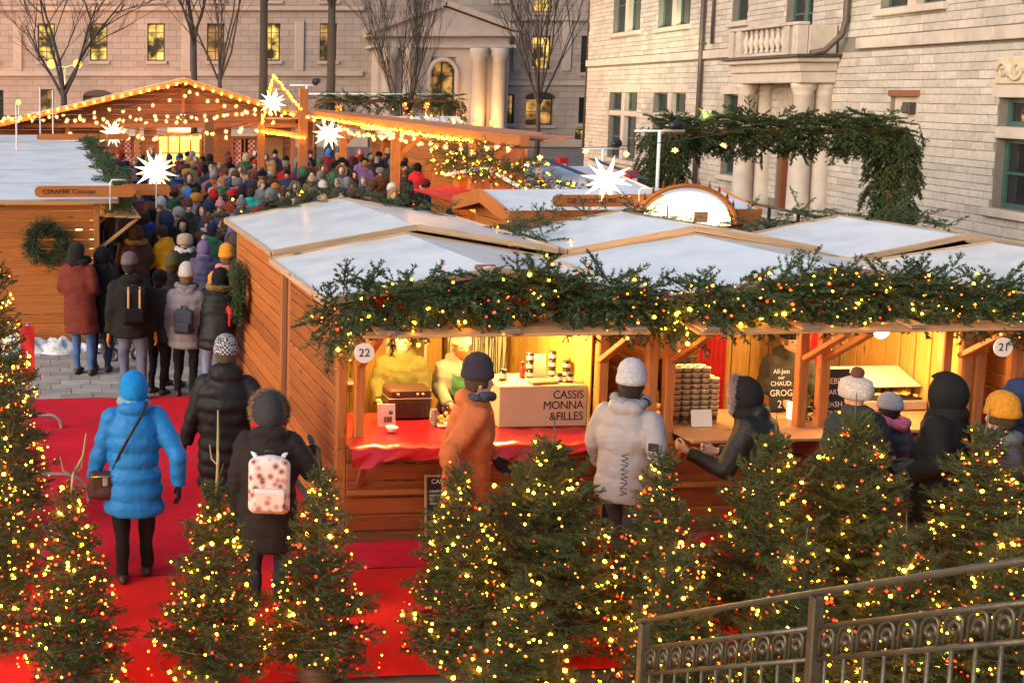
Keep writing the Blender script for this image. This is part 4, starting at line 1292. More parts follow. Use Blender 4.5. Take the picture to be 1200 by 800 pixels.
FT = [  # kind, x, y, scale, rz, sxy, bulbs, red, label, lights label
 (0, -.39, 7.70, .96, .3, 1.0, 209, .28, 'small lit fir tree at the lower left corner beside the carpet', 'string lights on the lower left corner fir'),
 (3, .49, 7.80, .95, 1.9, 1.1, 237, .14, 'small golden lit fir with a tall bare leader in front of the walkers', 'dense golden lights on the fir with a tall bare leader'),
 (0, 1.20, 7.90, 1.0, 3.3, 1.0, 196, .3, 'small lit fir left of the bright red carpet gap', 'string lights on the fir left of the carpet gap'),
 (3, 2.16, 8.00, 1.0, 4.1, .95, 196, .22, 'lit fir in front of the leaning chalkboard', 'string lights on the fir before the leaning chalkboard'),
 (1, 2.82, 8.25, .99, .9, .98, 237, .3, 'broad dark fir in front of the red cloth counter', 'string lights on the broad fir before the red counter'),
 (0, 3.57, 8.15, 1.04, 5.2, 1.0, 209, .38, 'slim lit fir in front of the gap between the stalls', 'red and gold lights on the slim fir between the stalls'),
 (1, 4.42, 8.40, 1.0, 2.4, .72, 181, .42, 'dark fir below the pale wood counter of stall 21', 'string lights on the fir below the pale wood counter'),
 (1, 5.17, 8.60, 1.05, 3.9, .75, 181, .42, 'tallest dark fir in front of the customers at stall 21', 'string lights on the tallest fir before stall 21'),
 (3, 6.02, 8.60, 1.06, .2, 1.2, 209, .25, 'lit fir at the right edge before the orange beanie', 'golden lights on the fir at the right edge'),
 (1, 6.75, 8.8, 1.02, 1.2, .75, 126, .3, 'fir cut by the right edge of the picture', 'string lights on the fir cut by the right edge'),
 (2, -1.17, 10.60, 1.16, .5, 1.0, 364, .03, 'tall golden lit fir at the left edge near the wreath hut', 'dense golden lights on the tall left fir'),
 (2, -1.02, 9.35, .92, 2.2, 1.0, 181, .22, 'tall dark fir at the left edge, middle one of three', 'string lights on the middle fir of the left edge'),
 (2, -1.00, 8.35, .72, 4.4, 1.1, 153, .3, 'fir at the lower left edge, nearest of three', 'string lights on the nearest fir of the left edge'),
 (1, 3.28, 7.25, .72, 5.0,.75, 190, .38, 'low fir just left of the iron stair railing', 'string lights on the low fir left of the railing'),
 (1, 4.05, 7.30, .76, 2.9,.75, 190, .4, 'low fir behind the left panel of the stair railing', 'string lights on the low fir behind the left railing panel'),
 (1, 4.75, 7.35, .78, .7,.75, 190, .4, 'low fir behind the middle post of the stair railing', 'string lights on the low fir behind the railing post'),
 (1, 5.45, 7.40, .8, 1.7,.75, 190, .35, 'low fir behind the right panel of the stair railing', 'string lights on the low fir behind the right railing panel'),
 (1, 2.35, 7.1, .66, 1.1,.78, 152, .3, 'low fir at the bottom edge under the leaning chalkboard', 'string lights on the low fir at the bottom edge'),
]
for i, (k, x, y, sc, rz, sxy, nb, red, lab, ll) in enumerate(FT):
    fir_tree(k, x, y, sc, rz, lab, nb, 200 + i, red, sxy, (rng.uniform(-.03, .03), rng.uniform(-.03, .03)), ll)
# bare leaders that stand out on two of the firs
for t_, pts in zip([o for o in bpy.data.objects if o.name.startswith('fir_tree')][:2], ([(0, 0, 1.28), (.02, 0, 1.46), (.09, .0, 1.58), (.12, .02, 1.72)], [(0, 0, 1.2), (-.01, 0, 1.5), (.0, .0, 1.7), (.012, 0, 1.86)])):
    lb = MB().tube(pts, [.011, .01, .008, .005], 6)
    for sx in (-1, 1): lb.tube([pts[1], (pts[1][0] + sx * .06, .02, pts[1][2] + .03), (pts[1][0] + sx * .075, .03, pts[1][2] + .12)], [.006, .005, .003], 5)
    lb.build('leader', M['leader'], t_)
# ---- garlands ----------------------------------------------------------------------------------
def poly_at(pts, t):
    pts = [np.array(p, float) for p in pts]; ls = [np.linalg.norm(pts[i + 1] - pts[i]) for i in range(len(pts) - 1)]
    s = t * sum(ls)
    for i, l in enumerate(ls):
        if s <= l or i == len(ls) - 1:
            return pts[i] + (pts[i + 1] - pts[i]) * min(s / l, 1), unit(pts[i + 1] - pts[i]), sum(ls)
        s -= l
def garland(name, label, pts, seed, per_m=42, L=(.2, .42), rad_=.09, dens=150, ln=.034, wd=.009, nb=0, cat='garland', group='fir garlands', step=.045, out=None, tert=False, r=.0095, red=.25, upshoots=.05, lights_label=None, droop=-.35, hang=.55, tag_it=True):
    rs = np.random.default_rng(seed); S = Stems()
    _, _, TL = poly_at(pts, 0)
    o0 = np.array(pts[0], float)
    n = int(TL * per_m); bp = []
    for k in range(n):
        p, d, _ = poly_at(pts, (k + rs.random()) / n)
        p = p - o0
        a = rs.uniform(0, 6.28)
        sd = unit(np.cross(d, np.array((0, 0, 1.)))) if abs(d[2]) < .95 else np.array((1., 0, 0))
        up = np.cross(sd, d)
        ro = sd * math.cos(a) + up * math.sin(a)
        sg = 1 if rs.random() < .5 else -1
        v = d * sg * rs.uniform(.3, 1) + ro * rs.uniform(.3, .9) + np.array((0, 0, -hang * rs.random()))
        if rs.random() < upshoots: v = d * sg * .5 + up * 1.0 + ro * .3
        if out is not None: v = v + np.array(out) * rs.uniform(0, .6)
        fir_branch(S, p + ro * rad_ * rs.random() * .7, v, rs.uniform(*L), rs, droop=droop * rs.random(), step=step, seg=3, r0=.004, tert=tert)
    me = stems_to_mesh(name, S, dens, ln, wd, rs, [M['needle_g'], M['twig']])
    o = mobj(name, me, None, o0)
    tag(o, label, cat, group)
    if nb:
        A = (np.array(S.a) + np.array(S.b)) / 2
        P = A[rs.choice(len(A), nb, replace=False)]
        if out is not None: P = P + np.array(out) * .05
        wire = [tuple(poly_at(pts, k / 30)[0] - o0 + np.array((0, -.05, .03 * math.sin(k * 2.2)))) for k in range(31)]
        light_string(P, tuple(o0), 0, lights_label or ('string lights in the ' + label), wire, r, red, 'string lights in the garlands', seed)
    return o
def SP(l): return [tuple(SW(*p)) for p in l]
F_ = tuple(SW(0, -1)) 
garland('garland', 'thick fir garland above the red cloth counter', SP([(2.36, 9.98, 1.98), (2.55, 9.95, 2.15), (3.2, 9.93, 2.23), (3.85, 9.93, 2.27), (4.5, 9.93, 2.22), (5.12, 9.95, 2.14)]), 1, 125, (.2, .38), .19, nb=120, dens=250, wd=.0125, ln=.031, out=F_, red=.42, lights_label='red and gold lights in the garland above the red counter')
garland('garland', 'thick fir garland above the counter with paper cups', SP([(5.1, 9.98, 2.06), (5.7, 9.95, 2.15), (6.4, 9.93, 2.21), (6.9, 9.93, 2.22), (7.6, 9.93, 2.17), (8.45, 9.95, 2.08)]), 2, 125, (.2, .38), .19, nb=230, dens=250, wd=.0125, ln=.031, out=F_, red=.2, lights_label='golden lights in the garland above the paper cups')
garland('garland', 'fir garland at the front of the stall at the right edge', SP([(8.5, 9.98, 2.06), (9.3, 9.95, 2.12), (10.2, 9.95, 2.16)]), 3, 110, (.2, .38), .17, dens=230, wd=.0125, ln=.031, nb=70, out=F_, red=.3, lights_label='lights in the garland at the right edge')
garland('garland', 'fir garland hanging down the left front corner of stall 22', SP([(2.38, 9.98, 2.1), (2.36, 9.98, 1.78)]), 4, 60, (.15, .26), .06, nb=14, out=F_, red=.3, upshoots=0, lights_label='lights at the left front corner of stall 22')
garland('garland', 'thin fir garland along the rear edge of the hut behind stall 22', SP([(2.4, 16.05, 2.25), (3.9, 16.1, 2.52), (5.45, 16.05, 2.26)]), 5, 42, (.2, .4), .1, nb=24, dens=120, wd=.012, red=.05, lights_label='few warm lights in the garland behind the red counter stall')
garland('garland', 'fir garland along the left and rear edges of the hut behind stall 21', SP([(5.62, 13.3, 2.2), (5.6, 14.55, 2.22), (7.05, 14.66, 2.42), (7.7, 14.65, 2.3)]), 6, 40, (.2, .38), .1, nb=24, dens=120, wd=.012, red=.05, lights_label='few warm lights in the garland left of the glowing arch')
garland('garland', 'fir garland behind the white roofed hut near the stone building', SP([(8.3, 15.0, 2.15), (9.6, 14.75, 2.36), (11.4, 14.75, 2.2)]), 7, 44, (.2, .4), .1, dens=120, wd=.012)
garland('garland', 'fir garland along the alley eave of the wreath hut', SP([(1.2, 21.9, 2.3), (1.22, 20.2, 2.28), (1.2, 18.85, 2.2)]), 8, 42, (.2, .38), .12, dens=110, wd=.014)
garland('garland', 'fir garland along the alley eaves of the far left huts', SP([(1.25, 36, 2.45), (1.25, 29, 2.35), (1.22, 22.2, 2.3)]), 9, 26, (.25, .45), .14, dens=80, wd=.022, ln=.05, step=.06)
garland('garland', 'lit fir garland along the eave above the red awning', SP([(8.25, 25.2, 2.55), (8.22, 22.5, 2.6), (8.2, 20.2, 2.45), (8.3, 18.8, 2.25), (8.9, 18.6, 2.3)]), 10, 40, (.25, .48), .18, dens=110, wd=.014, ln=.04, step=.055, nb=230, r=.016, red=.18, lights_label='many small warm lights above the red awning')
garland('garland', 'fir garland in front of the hut under the star beam', SP([(6.9, 16.9, 2.0), (7.5, 16.85, 2.06), (8.1, 16.85, 2.0)]), 11, 36, (.2, .36), .09, dens=80, wd=.009)
garland('garland', 'lit fir garland on the small hut seen through the shelter', [(8.6, 46.6, 2.3), (9.6, 46.5, 2.9), (11.4, 46.5, 2.9), (12.3, 46.6, 2.3)], 12, 22, (.3, .55), .2, dens=50, wd=.018, ln=.05, step=.08, nb=60, r=.03, lights_label='warm lights on the small hut through the shelter')
# wreaths
def wreath(loc, rz, R, label, seed, nb=0, thick=.1, dens=130):
    rs = np.random.default_rng(seed); S = Stems()
    for k in range(int(R * 1300)):
        a = rs.uniform(0, 6.28); r_ = R * rs.uniform(.78, 1.12); p = np.array((r_ * math.cos(a), 0, r_ * math.sin(a)))
        tg = np.array((-math.sin(a), 0, math.cos(a))) * (1 if rs.random() < .8 else -1)
        ro = np.array((math.cos(a), 0, math.sin(a)))
        v = tg + ro * rs.normal(.15, .55) + np.array((0, -abs(rs.normal(.3, .3)), 0))
        fir_branch(S, p, v, rs.uniform(.13, .26), rs, up=np.array((0, -1., 0)), step=.04, seg=3, r0=.004, tert=False)
    w = empty('wreath', loc, rz, label, 'wreath', 'fir wreaths')
    mobj('foliage', stems_to_mesh('foliage', S, dens, .032, .01, rs, [M['needle_g'], M['twig']]), w)
    n = 32; MB().tube([(R * math.cos(2 * PI * k / n), .01, R * math.sin(2 * PI * k / n)) for k in range(n + 1)], .02, 6).build('ring', M['twig'], w)
    return w
wreath(SW(.04, 18.62, 1.62), SR, .22, 'round fir wreath on the plank wall of the left hut', 1)
MB_ = MB().tube([(0, 0, .24), (0, 0, .55)], .004, 4)
w2 = wreath(SW(2.42, 15.0, 1.45), SR - PI / 2, .24, 'fir wreath with red bow on the side wall of the hut behind stall 22', 2)
bw = MB()
for s in (-1, 1):
    bw.ell((s * .07, -.14, -.25), (.08, .03, .05), 10, 7, (0, s * .4, 0)); bw.box((s * .04, -.14, -.36), (.045, .012, .16), 0, (0, s * .25, 0))
bw.build('bow', M['red_fabric'], w2)
# garland arches: timber frame clothed in fir
def arch(x0, x1, y, z, label, seed, leg=.16, per=40, dens=140, wd=.024, thick=.2, L=(.3, .6), legs=True, both=True):
    fr = empty('garland_arch', (x0, y, 0), 0, label, 'arch', 'fir clad arches')
    w = x1 - x0
    post(fr, 0, 0, 0, z, .12, .12); post(fr, w, 0, 0, z, .12, .12); bar(fr, (0, 0, z), (w, 0, z), .12, .12, 'timber', 'beam')
    rs = np.random.default_rng(seed); S = Stems()
    segs = [((0, 0, z), (w, 0, z), 1)] + [((w, 0, z + .15), (w, 0, .2), 2)] + ([((0, 0, z + .1), (0, 0, .2), 2)] if both else [])
    for a, b, kd in segs:
        a = np.array(a, float); b = np.array(b, float); ll = np.linalg.norm(b - a)
        for k in range(int(ll * per)):
            p = a + (b - a) * rs.random(); ang = rs.uniform(0, 6.28)
            if kd == 1:
                off = np.array((0, math.cos(ang), math.sin(ang))) ; v = np.array((rs.normal(0, .9), math.cos(ang) * .7, math.sin(ang) * .45 - .2))
            else:
                off = np.array((math.cos(ang), math.sin(ang), 0)); v = np.array((math.cos(ang) * .55, math.sin(ang) * .55, -1.0))
            fir_branch(S, p + off * thick * (1.35 if kd == 2 else 1) * rs.random() ** .6, v, rs.uniform(*L), rs, droop=-.2, step=.06, seg=3, r0=.006, tert=False)
    mobj('foliage', stems_to_mesh('foliage', S, dens, .045, wd, rs, [M['needle'], M['twig']]), fr)
    return fr
arch(11.05, 15.9, 26, 3.05, 'fir clad arch in front of the columned porch', 1, per=170, L=(.25, .5), thick=.34)
fa = arch(7.5, 13.3, 52, 3.45, 'distant fir clad beam in front of the pedimented pavilion', 2, per=60, dens=50, wd=.035, thick=.28, L=(.35, .6), both=False)
MB().tube([(-.6, 0, 3.75), (6.2, 0, 3.72)], .04, 6).build('rail', M['white_paint'], fa)
# ---- bare winter trees --------------------------------------------------------------------------
def bare_tree(loc, h, seed, label, fork=.3, spread=.35, r=.16, levels=5, limbs=5, straight=.5, rz=0):
    q = random.Random(seed); tr = MB(); cr = MB()
    def grow(b, p, d, L, r, lev, n=4):
        pts = [p]; rr = [r]
        for i in range(n):
            d = (d + Vector((q.gauss(0, .09), q.gauss(0, .09), q.gauss(.05, .06)))).normalized()
            p = p + d * (L / n); pts.append(p); rr.append(r * (1 - .62 * (i + 1) / n))
        b.tube(pts, rr, 6 if lev < 1 else (5 if lev < 2 else 3), cap=False)
        if lev >= levels: return
        k = q.choice((4, 5, 6)) if lev > 0 else limbs
        for j in range(k):
            t = .25 + .75 * (j + q.random()) / k
            i = min(int(t * n), n - 1); o = pts[i].lerp(pts[i + 1], t * n - i)
            ax = d.orthogonal().normalized(); ax.rotate(Matrix.Rotation(q.uniform(0, 6.28), 3, d))
            nd = (d * straight + ax * spread * q.uniform(.8, 1.7) + Vector((0, 0, .3))).normalized()
            grow(b, o, nd, L * q.uniform(.45, .72), max(.006, r * .42), lev + 1, 3)
    root = empty('bare_tree', loc, rz, label, 'tree', 'bare winter trees')
    f = h * fork
    tr.tube([(0, 0, 0), (.03, .02, f * .5), (0, 0, f)], [r * 1.25, r, r * .85], 10); tr.build('trunk', M['bark_pale'], root)
    for j in range(limbs):
        a = 2 * PI * (j + q.random() * .6) / limbs
        grow(cr, Vector((0, 0, f * q.uniform(.85, 1.0))), Vector((math.cos(a) * spread, math.sin(a) * spread, 1 - spread * .4)).normalized(), (h - f) * q.uniform(.5, .75), r * .5, 1)
    cr.build('crown', M['bark_pale'], root)
    return root
bare_tree((-4.1, 70, 0), 13, 1, 'bare tree left of the hall gable beside the street lamp', .3, .42, .2, levels=4)
bare_tree((3.3, 72, 0), 16, 2, 'bare tree rising just right of the hall ridge', .45, .35, .19, levels=4)
bare_tree((4.4, 66, 0), 15, 3, 'thin bare tree with dense twigs right of the hall ridge', .32, .33, .13, levels=4, limbs=6)
bare_tree((7.1, 70, 0), 18, 4, 'tall straight bare tree above the entrance frame', .55, .38, .24, levels=4)
bare_tree((10.9, 70, 0), 18, 5, 'tall dark bare tree left of the pediment', .5, .5, .24, levels=4)
bare_tree((12.9, 60, 0), 9.5, 6, 'vase shaped bare tree in front of the pedimented pavilion', .2, .3, .1, levels=4, limbs=9, straight=.9)
bare_tree((22.3, 69, 0), 12, 7, 'vase shaped bare tree between the pavilion and the stone building', .28, .34, .13, levels=4, limbs=8, straight=.85)
bare_tree((29.0, 80, 0), 17, 8, 'dark bare trunk at the corner of the stone building', .7, .3, .2, levels=3, limbs=4)
# ------------------------------------------------------------------ stars, festoons and street lamps
M['star'] = emat('star_glow', (1, .74, .40), 2.6)
M['star_tip'] = emat('star_tip_glow', (1, .74, .42), 3.2)
def spike_mesh():
    b = MB(); n = 4
    b.add([(.1 * math.cos(2 * PI * k / n + .4), .1 * math.sin(2 * PI * k / n + .4), .1) for k in range(n)] + [(0, 0, .52)], [(k, (k + 1) % n, n) for k in range(n)])
    b.mi = 0; b.add([(.055 * math.cos(2 * PI * k / n + .4), .055 * math.sin(2 * PI * k / n + .4), .29) for k in range(n)] + [(0, 0, 1.)], [(k, (k + 1) % n, n) for k in range(n)])
    b.mi = 0
    return b.mesh('spike', M['star_tip'])
b = MB(); n = 4
b.add([(.16 * math.cos(2 * PI * k / n + .4), .16 * math.sin(2 * PI * k / n + .4), .05) for k in range(n)] + [(0, 0, 1.)], [(k, (k + 1) % n, n) for k in range(n)])
SPIKE = b.mesh('spike', M['star'])
CORE = MB().ell((0, 0, 0), (.24, .24, .24), 12, 8).mesh('core', M['star'])
DIRS = []
for k in range(22):
    z = 1 - 2 * (k + .5) / 22; a = k * 2.39996
    DIRS.append(Vector((math.sqrt(1 - z * z) * math.cos(a), math.sqrt(1 - z * z) * math.sin(a), z)))
def star(loc, R, label, power=0, group='large glowing star lanterns', cable=.3):
    e = empty('star_lantern', loc, 0, label, 'star', group)
    mobj('core', CORE, e, None, None, (R, R, R))
    for d in DIRS:
        mobj('spike', SPIKE, e, None, d.to_track_quat('Z', 'Y').to_euler(), (R, R, R))
    if cable: MB().tube([(0, 0, R * .2), (0, 0, R + cable)], .006, 5).build('cable' if cable > 0 else 'stem', M['steel'], e)
    return e
def star_beam(loc, L, label, text, rz=SR, ang=0):
    e = empty('sign_beam', loc, rz, label, 'sign', 'wooden name beams with star brackets')
    n = 10; hh = .085
    poly = [(0 + hh * (1 - math.cos(t)) - hh + .0, 0) for t in (0,)]
    poly = [(-L / 2 - hh * math.sin(PI * k / n), hh * -math.cos(PI * k / n)) for k in range(n + 1)] + [(L / 2 + hh * math.sin(PI * k / n), hh * math.cos(PI * k / n)) for k in range(n + 1)]
    o = MB().prism(poly, .04, Matrix.Rotation(PI / 2, 4, 'X')).build('beam', M['wood'], e)
    if text: text_part(e, text, .1, (-L * .18, -.045, 0), (PI / 2, 0, 0), M['ink'])
    br = MB().tube([(L * .28, -.03, -.28), (L * .28, -.03, .12), (L * .3, -.03, .17), (L * .46, -.03, .17)], .013, 6)
    br.build('bracket', M['white_paint'], e)
    return e
# left row
star_beam(SW(.62, 18.6, 2.40), 1.35, 'wooden name beam on the roof edge of the wreath hut', 'CERAMIK Concept')
star_beam(SW(1.55, 18.9, 2.40), .62, 'short wooden beam end reaching over the alley', '')
star((.29, 19.3, 2.67), .36, 'large star lantern standing over the alley by the wreath hut', cable=-.68)
star_beam(SW(1.1, 34.5, 2.62), 2.4, 'farther wooden name beam on the left row of roofs', '')
star((-.67, 35, 2.7), .42, 'star lantern over the far end of the left row', cable=-.75)
star_beam(SW(8.0, 16.95, 2.36), 1.5, 'wooden name beam above the glowing arch', 'DIE BACKSTUBE')
star((6.66, 17.5, 2.66), .36, 'large star lantern beside the glowing arch', cable=-.68)
star((5.65, 36.5, 2.63), .5, 'star lantern hanging under the timber shelter')
star((3.9, 35.7, 3.56), .42, 'brightest star lantern on the slanted lattice of the entrance frame')
# festoons of small stars and bulbs in front of the hall: each star a part of its string
M['tiny'] = emat('small_star_glow', (1, .40, .10), 5)
ts = MB(); n = 4
for d in DIRS[:14:1]:
    Mq = d.to_track_quat('Z', 'Y').to_matrix()
    ts.add([Mq @ Vector((.22 * math.cos(2 * PI * k / 3), .22 * math.sin(2 * PI * k / 3), .1)) for k in range(3)] + [Mq @ Vector((0, 0, 1))], [(k, (k + 1) % 3, 3) for k in range(3)])
TINY = ts.mesh('star_lamp', M['tiny'])
def festoon(p, q, n, sag, label, r=.1, drop=.12, seed=0, jit=.0):
    rs = random.Random(seed)
    p = Vector(p); q = Vector(q)
    e = empty('festoon', p, 0, label, 'string lights', 'festoons of small star lamps')
    pts = []
    for k in range(25):
        u = k / 24; c = p.lerp(q, u) - p; c.z -= sag * 4 * u * (1 - u); pts.append(c)
    MB().tube(pts, .008, 4, smooth=False).build('cable', M['black'], e)
    for k in range(n):
        u = (k + .5) / n; c = p.lerp(q, u) - p; c.z -= sag * 4 * u * (1 - u) + drop * rs.uniform(.3, 1.2)
        c += Vector((rs.uniform(-jit, jit), 0, rs.uniform(-jit, jit) * .6))
        mobj('star_lamp', TINY, e, c, (rs.random() * 3, rs.random() * 3, 0), (r,) * 3)
    return e
fl = [((-5.6, 44.6, 3.05), (2.0, 44.6, 3.9), 14, .35, 'festoon high under the left verge of the hall'), ((-4.8, 44, 3.0), (4.8, 44, 3.3), 22, .12, 'long festoon across the middle of the hall gable'),
      ((-2.6, 42, 3.1), (4.2, 42, 3.35), 20, .25, 'festoon just below the long one on the hall gable'), ((1.73, 44.4, 4.0), (5.6, 44, 3.1), 12, .2, 'festoon under the right verge of the hall'),
      ((-2.2, 38, 2.7), (3.4, 38, 2.9), 13, .3, 'low festoon over the alley crowd'), ((-.6, 34, 2.95), (4.2, 36, 3.1), 10, .3, 'festoon between the left roofs and the entrance frame'),
      ((4.8, 36, 3.35), (6.6, 29, 3.0), 12, .25, 'festoon from the entrance frame to the shelter beam'), ((6.5, 33, 2.95), (6.5, 21.3, 2.98), 16, .14, 'festoon along the front beam of the shelter'),
      ((6.6, 40, 2.8), (6.5, 31, 2.85), 14, .12, 'festoon along the far beam of the shelter'), ((7.4, 33, 2.7), (7.8, 23, 2.6), 10, .25, 'festoon hung inside the shelter'),
      ((6.6, 24, 2.9), (10.6, 21.5, 3.25), 6, .2, 'sparse festoon reaching past the end of the shelter')]
for k, (p, q_, n, sag, lab) in enumerate(fl):
    festoon(p, q_, n, sag, lab, .085 if k < 6 else .07, .16, k, .06)
def rope(pts, label, n, r=.022, seed=0, group='rope lights on the timber frames'):
    rs = np.random.default_rng(seed); P = []
    o0 = np.array(pts[0], float)
    for k in range(n): P.append(poly_at(pts, (k + .5) / n)[0] - o0 + rs.normal(0, .012, 3))
    e = empty('rope_light', tuple(o0), 0, label, 'string lights', group)
    tag(mobj('bulbs', bulbs_mesh('bulbs', P, r, M['bulb_h']), e), kind='stuff')
    MB().tube([tuple(np.array(p) - o0) for p in pts], .01, 5).build('cable', M['cable'], e)
rope([(3.62, 35.9, 2.92), (3.95, 35.9, 4.34), (4.75, 35.9, 3.35)], 'rope light on the slanted top of the entrance frame', 60)
rope([(3.6, 35.85, 2.72), (4.9, 35.85, 2.52)], 'rope light along the crossbeam of the entrance frame', 26)
rope([(6.5, 46, 2.92), (6.5, 32, 2.92), (6.52, 24, 2.92)], 'rope light under the shelter beam', 150, .02)
rope([(7.2, 40, 2.72), (7.9, 30, 2.7)], 'rope light inside the shelter', 60, .024)
verge = [(-5.4, 45.3, 2.68), (1.73, 45.3, 4.16), (5.9, 45.3, 2.95)]
rope(verge, 'row of bulbs along both verges of the hall', 34, .045)
# street lamps
M['street'] = emat('street_lamp_glow', (1, .24, .035), 5)
def street_lamp(x, y, z, label, arms=1, power=160, r=.2, col=(1, .52, .2)):
    e = empty('street_lamp', (x, y, 0), 0, label, 'street lamp', 'street lamps before the far building')
    MB().lathe([(.12, 0), (.1, .3), (.06, .5), (.045, z)], 10).build('pole', M['black_metal'], e)
    for k in range(arms):
        dx = 0 if arms == 1 else (-.9 if k == 0 else .9) * .9
        if arms > 1: MB().tube([(0, 0, z - .1), (dx * .6, 0, z + .05), (dx, 0, z - .1)], .03, 6).build('arm', M['black_metal'], e)
        MB().ell((dx, 0, z + .12), (r, r, r), 14, 9).build('globe', M['street'], e)
        ld = bpy.data.lights.new('lamp_light', 'POINT'); ld.energy = power; ld.color = col; ld.shadow_soft_size = r
        lo = bpy.data.objects.new('lamp_light', ld); COL.objects.link(lo); lo.parent = e; lo.location = (dx, -r * 2.2 - .05, z + .12)
    return e
street_lamp(-4.5, 78, 5.4, 'twin globed street lamp glowing orange left of the hall', 2, 1600, .28, (1, .42, .2))
street_lamp(-7.6, 80, 3.0, 'dim lantern low on the far building at the left', 1, 250, .16)
street_lamp(10.4, 64, 2.85, 'glowing globe lamp left behind the far fir beam', 1, 500, .2)
street_lamp(13.9, 64, 3.0, 'glowing globe lamp right behind the far fir beam, left of two', 1, 500, .2)
street_lamp(14.9, 64, 3.05, 'glowing globe lamp right behind the far fir beam, right of two', 1, 500, .2)
street_lamp(22.6, 82.6, 1.5, 'bright lantern at the foot of the pavilion columns', 1, 180, .22, (1, .55, .14))
street_lamp(23.6, 82.4, 1.6, 'second bright lantern at the foot of the pavilion columns', 1, 130, .18, (1, .55, .14))
# bulb in the shelter
stall_lamp('shelter_lamp', (7.72, 24.6, 2.35), 'bright bulb on a post inside the timber shelter', 60, (1, .42, .12), .09)
stall_lamp('shelter_lamp', (7.9, 31.5, 2.2), 'bulb deep inside the timber shelter', 60, (1, .5, .15), .07)
stall_lamp('hall_lamp', (1.75, 46.9, 2.9), 'lamp over the door of the hall', 60, (1, .6, .25), .12)
stall_lamp('stall_lamp', SW(7.9, 22, 1.95), 'bulb under the red awning', 30, (1, .6, .2), .06)
# flood lights on stands
RBM = Matrix.Translation(RB.location) @ Matrix.Rotation(RB.rotation_euler.z, 4, 'Z')
def flood(x, y, z, label, aim, beams=()):
    e = empty('floodlight', (x, y, 0), 0, label, 'floodlight', 'floodlights on thin stands')
    MB().tube([(0, 0, 0), (0, 0, z)], .035, 8).build('stand', M['white_paint'], e)
    MB().tube([(-.5, 0, z), (.5, 0, z)], .025, 6).build('crossbar', M['white_paint'], e)
    hd = MB(); Mx = aim.to_track_quat('Z', 'Y').to_matrix().to_4x4(); Mx.translation = Vector((.3, 0, z + .12)); hd.T = Mx
    hd.lathe([(.05, -.12), (.08, -.08), (.09, .06), (.11, .1)], 14); hd.build('lamp_head', M['black'], e)
    for (tt, zz, pw, cone) in beams:
        tgt = RBM @ Vector((tt, 0, zz)); src = Vector((x + .3, y, z + .12)) + aim.normalized() * .2
        ld = bpy.data.lights.new('flood_beam', 'SPOT'); ld.energy = pw; ld.color = (.95, 1, .55); ld.spot_size = rad(cone); ld.spot_blend = 1; ld.shadow_soft_size = .05
        lo = bpy.data.objects.new('flood_beam', ld); COL.objects.link(lo); lo.parent = e; lo.location = src - Vector((x, y, 0)); lo.rotation_euler = (src - tgt).to_track_quat('Z', 'Y').to_euler()
    return e
flood(11.3, 30, 2.5, 'black floodlight on a thin stand left of the fir arch', Vector((1, .6, .2)), ((31.0, 5.4, 15000, 9), (30.2, 4.3, 11000, 6), (27.6, 6.6, 11000, 7), (24.6, 5.9, 12000, 8), (25.6, 4.4, 9000, 5)))
flood(10.5, 24.9, 3.1, 'floodlight on a pale stand in front of the fir arch', Vector((1, .4, .2)), ((9.6, 5.5, 2200, 15),))
flood(5.0, 36.6, 4.05, 'dark floodlight on top of the entrance frame', Vector((-.5, -.6, -.2)))
# glowing half-round candle arch on the hut
def candle_arch():
    e = empty('candle_arch', SW(9.0, 16.7, 2.02), SR, 'glowing half round candle arch with orange rim and little trees', 'candle arch')
    n = 28; rx, rz = .70, .52
    for sx in (-.6, .6): MB().bx(sx - .04, sx + .04, .02, .1, -2.02, .1, .005).build('support', M['timber'], e)
    poly = [(rx * .93 * math.cos(PI * k / n), rz * .93 * math.sin(PI * k / n)) for k in range(n + 1)]
    m = emat('arch_panel_glow', (1, .74, .40), 2.0)
    MB().prism(poly, .05, Matrix.Rotation(PI / 2, 4, 'X')).build('panel', m, e)
    rim = [(rx * 1.06 * math.cos(PI * k / n), 0, rz * 1.08 * math.sin(PI * k / n)) for k in range(n + 1)]
    MB().tube(rim, [(.035, .06)] * len(rim), 8).build('rim', M['wood'], e)
    tm = MB().lathe([(.028, 0), (.016, .03), (.022, .03), (.01, .06), (.015, .06), (.001, .1)], 6).mesh('figure', M['wood'])
    for k in range(2, n - 1, 2):
        a = PI * k / n
        mobj('figure', tm, e, (rx * 1.1 * math.cos(a), 0, rz * 1.12 * math.sin(a) + .01))
    fg = MB().bx(-.3, -.28, -.06, -.052, .02, .3).bx(.1, .3, -.06, -.052, .05, .2).bx(.12, .28, -.064, -.06, .07, .09).bx(.12, .28, -.064, -.06, .12, .14)
    fg.build('cut_out', M['wood_pale'], e)
candle_arch()
# red lanterns on the grey roof
for k, (x, y) in enumerate(((9.28, 27.0), (9.62, 24.0))):
    e = empty('red_box', (x, y, 2.22 if k == 0 else 2.12), .2, ['small red box standing on the far roof edge left of the star', 'small red box on the roof edge right of the star'][k], 'box', 'red boxes on the roof')
    MB().bx(-.11, .11, -.1, .1, 0, .24, .02).build('case', M['red_fabric'], e)
    MB().tube([(0, 0, 0), (0, 0, -2.1)], .03, 6).build('post', M['steel'], e)
    MB().bx(-.05, .05, -.108, -.1, .03, .1, .0).build('label', M['white_paint'], e)
b = MB()
for k, (x, y0) in enumerate(((1.0, 1.2), (1.9, 1.0))):
    p = Vector((x, 2.3, 2.66)); 
    b.beam((x, 2.2, 2.635), (x + .2, .4, 2.37), .14, .01)
b.build('strap', M['black'], HG)
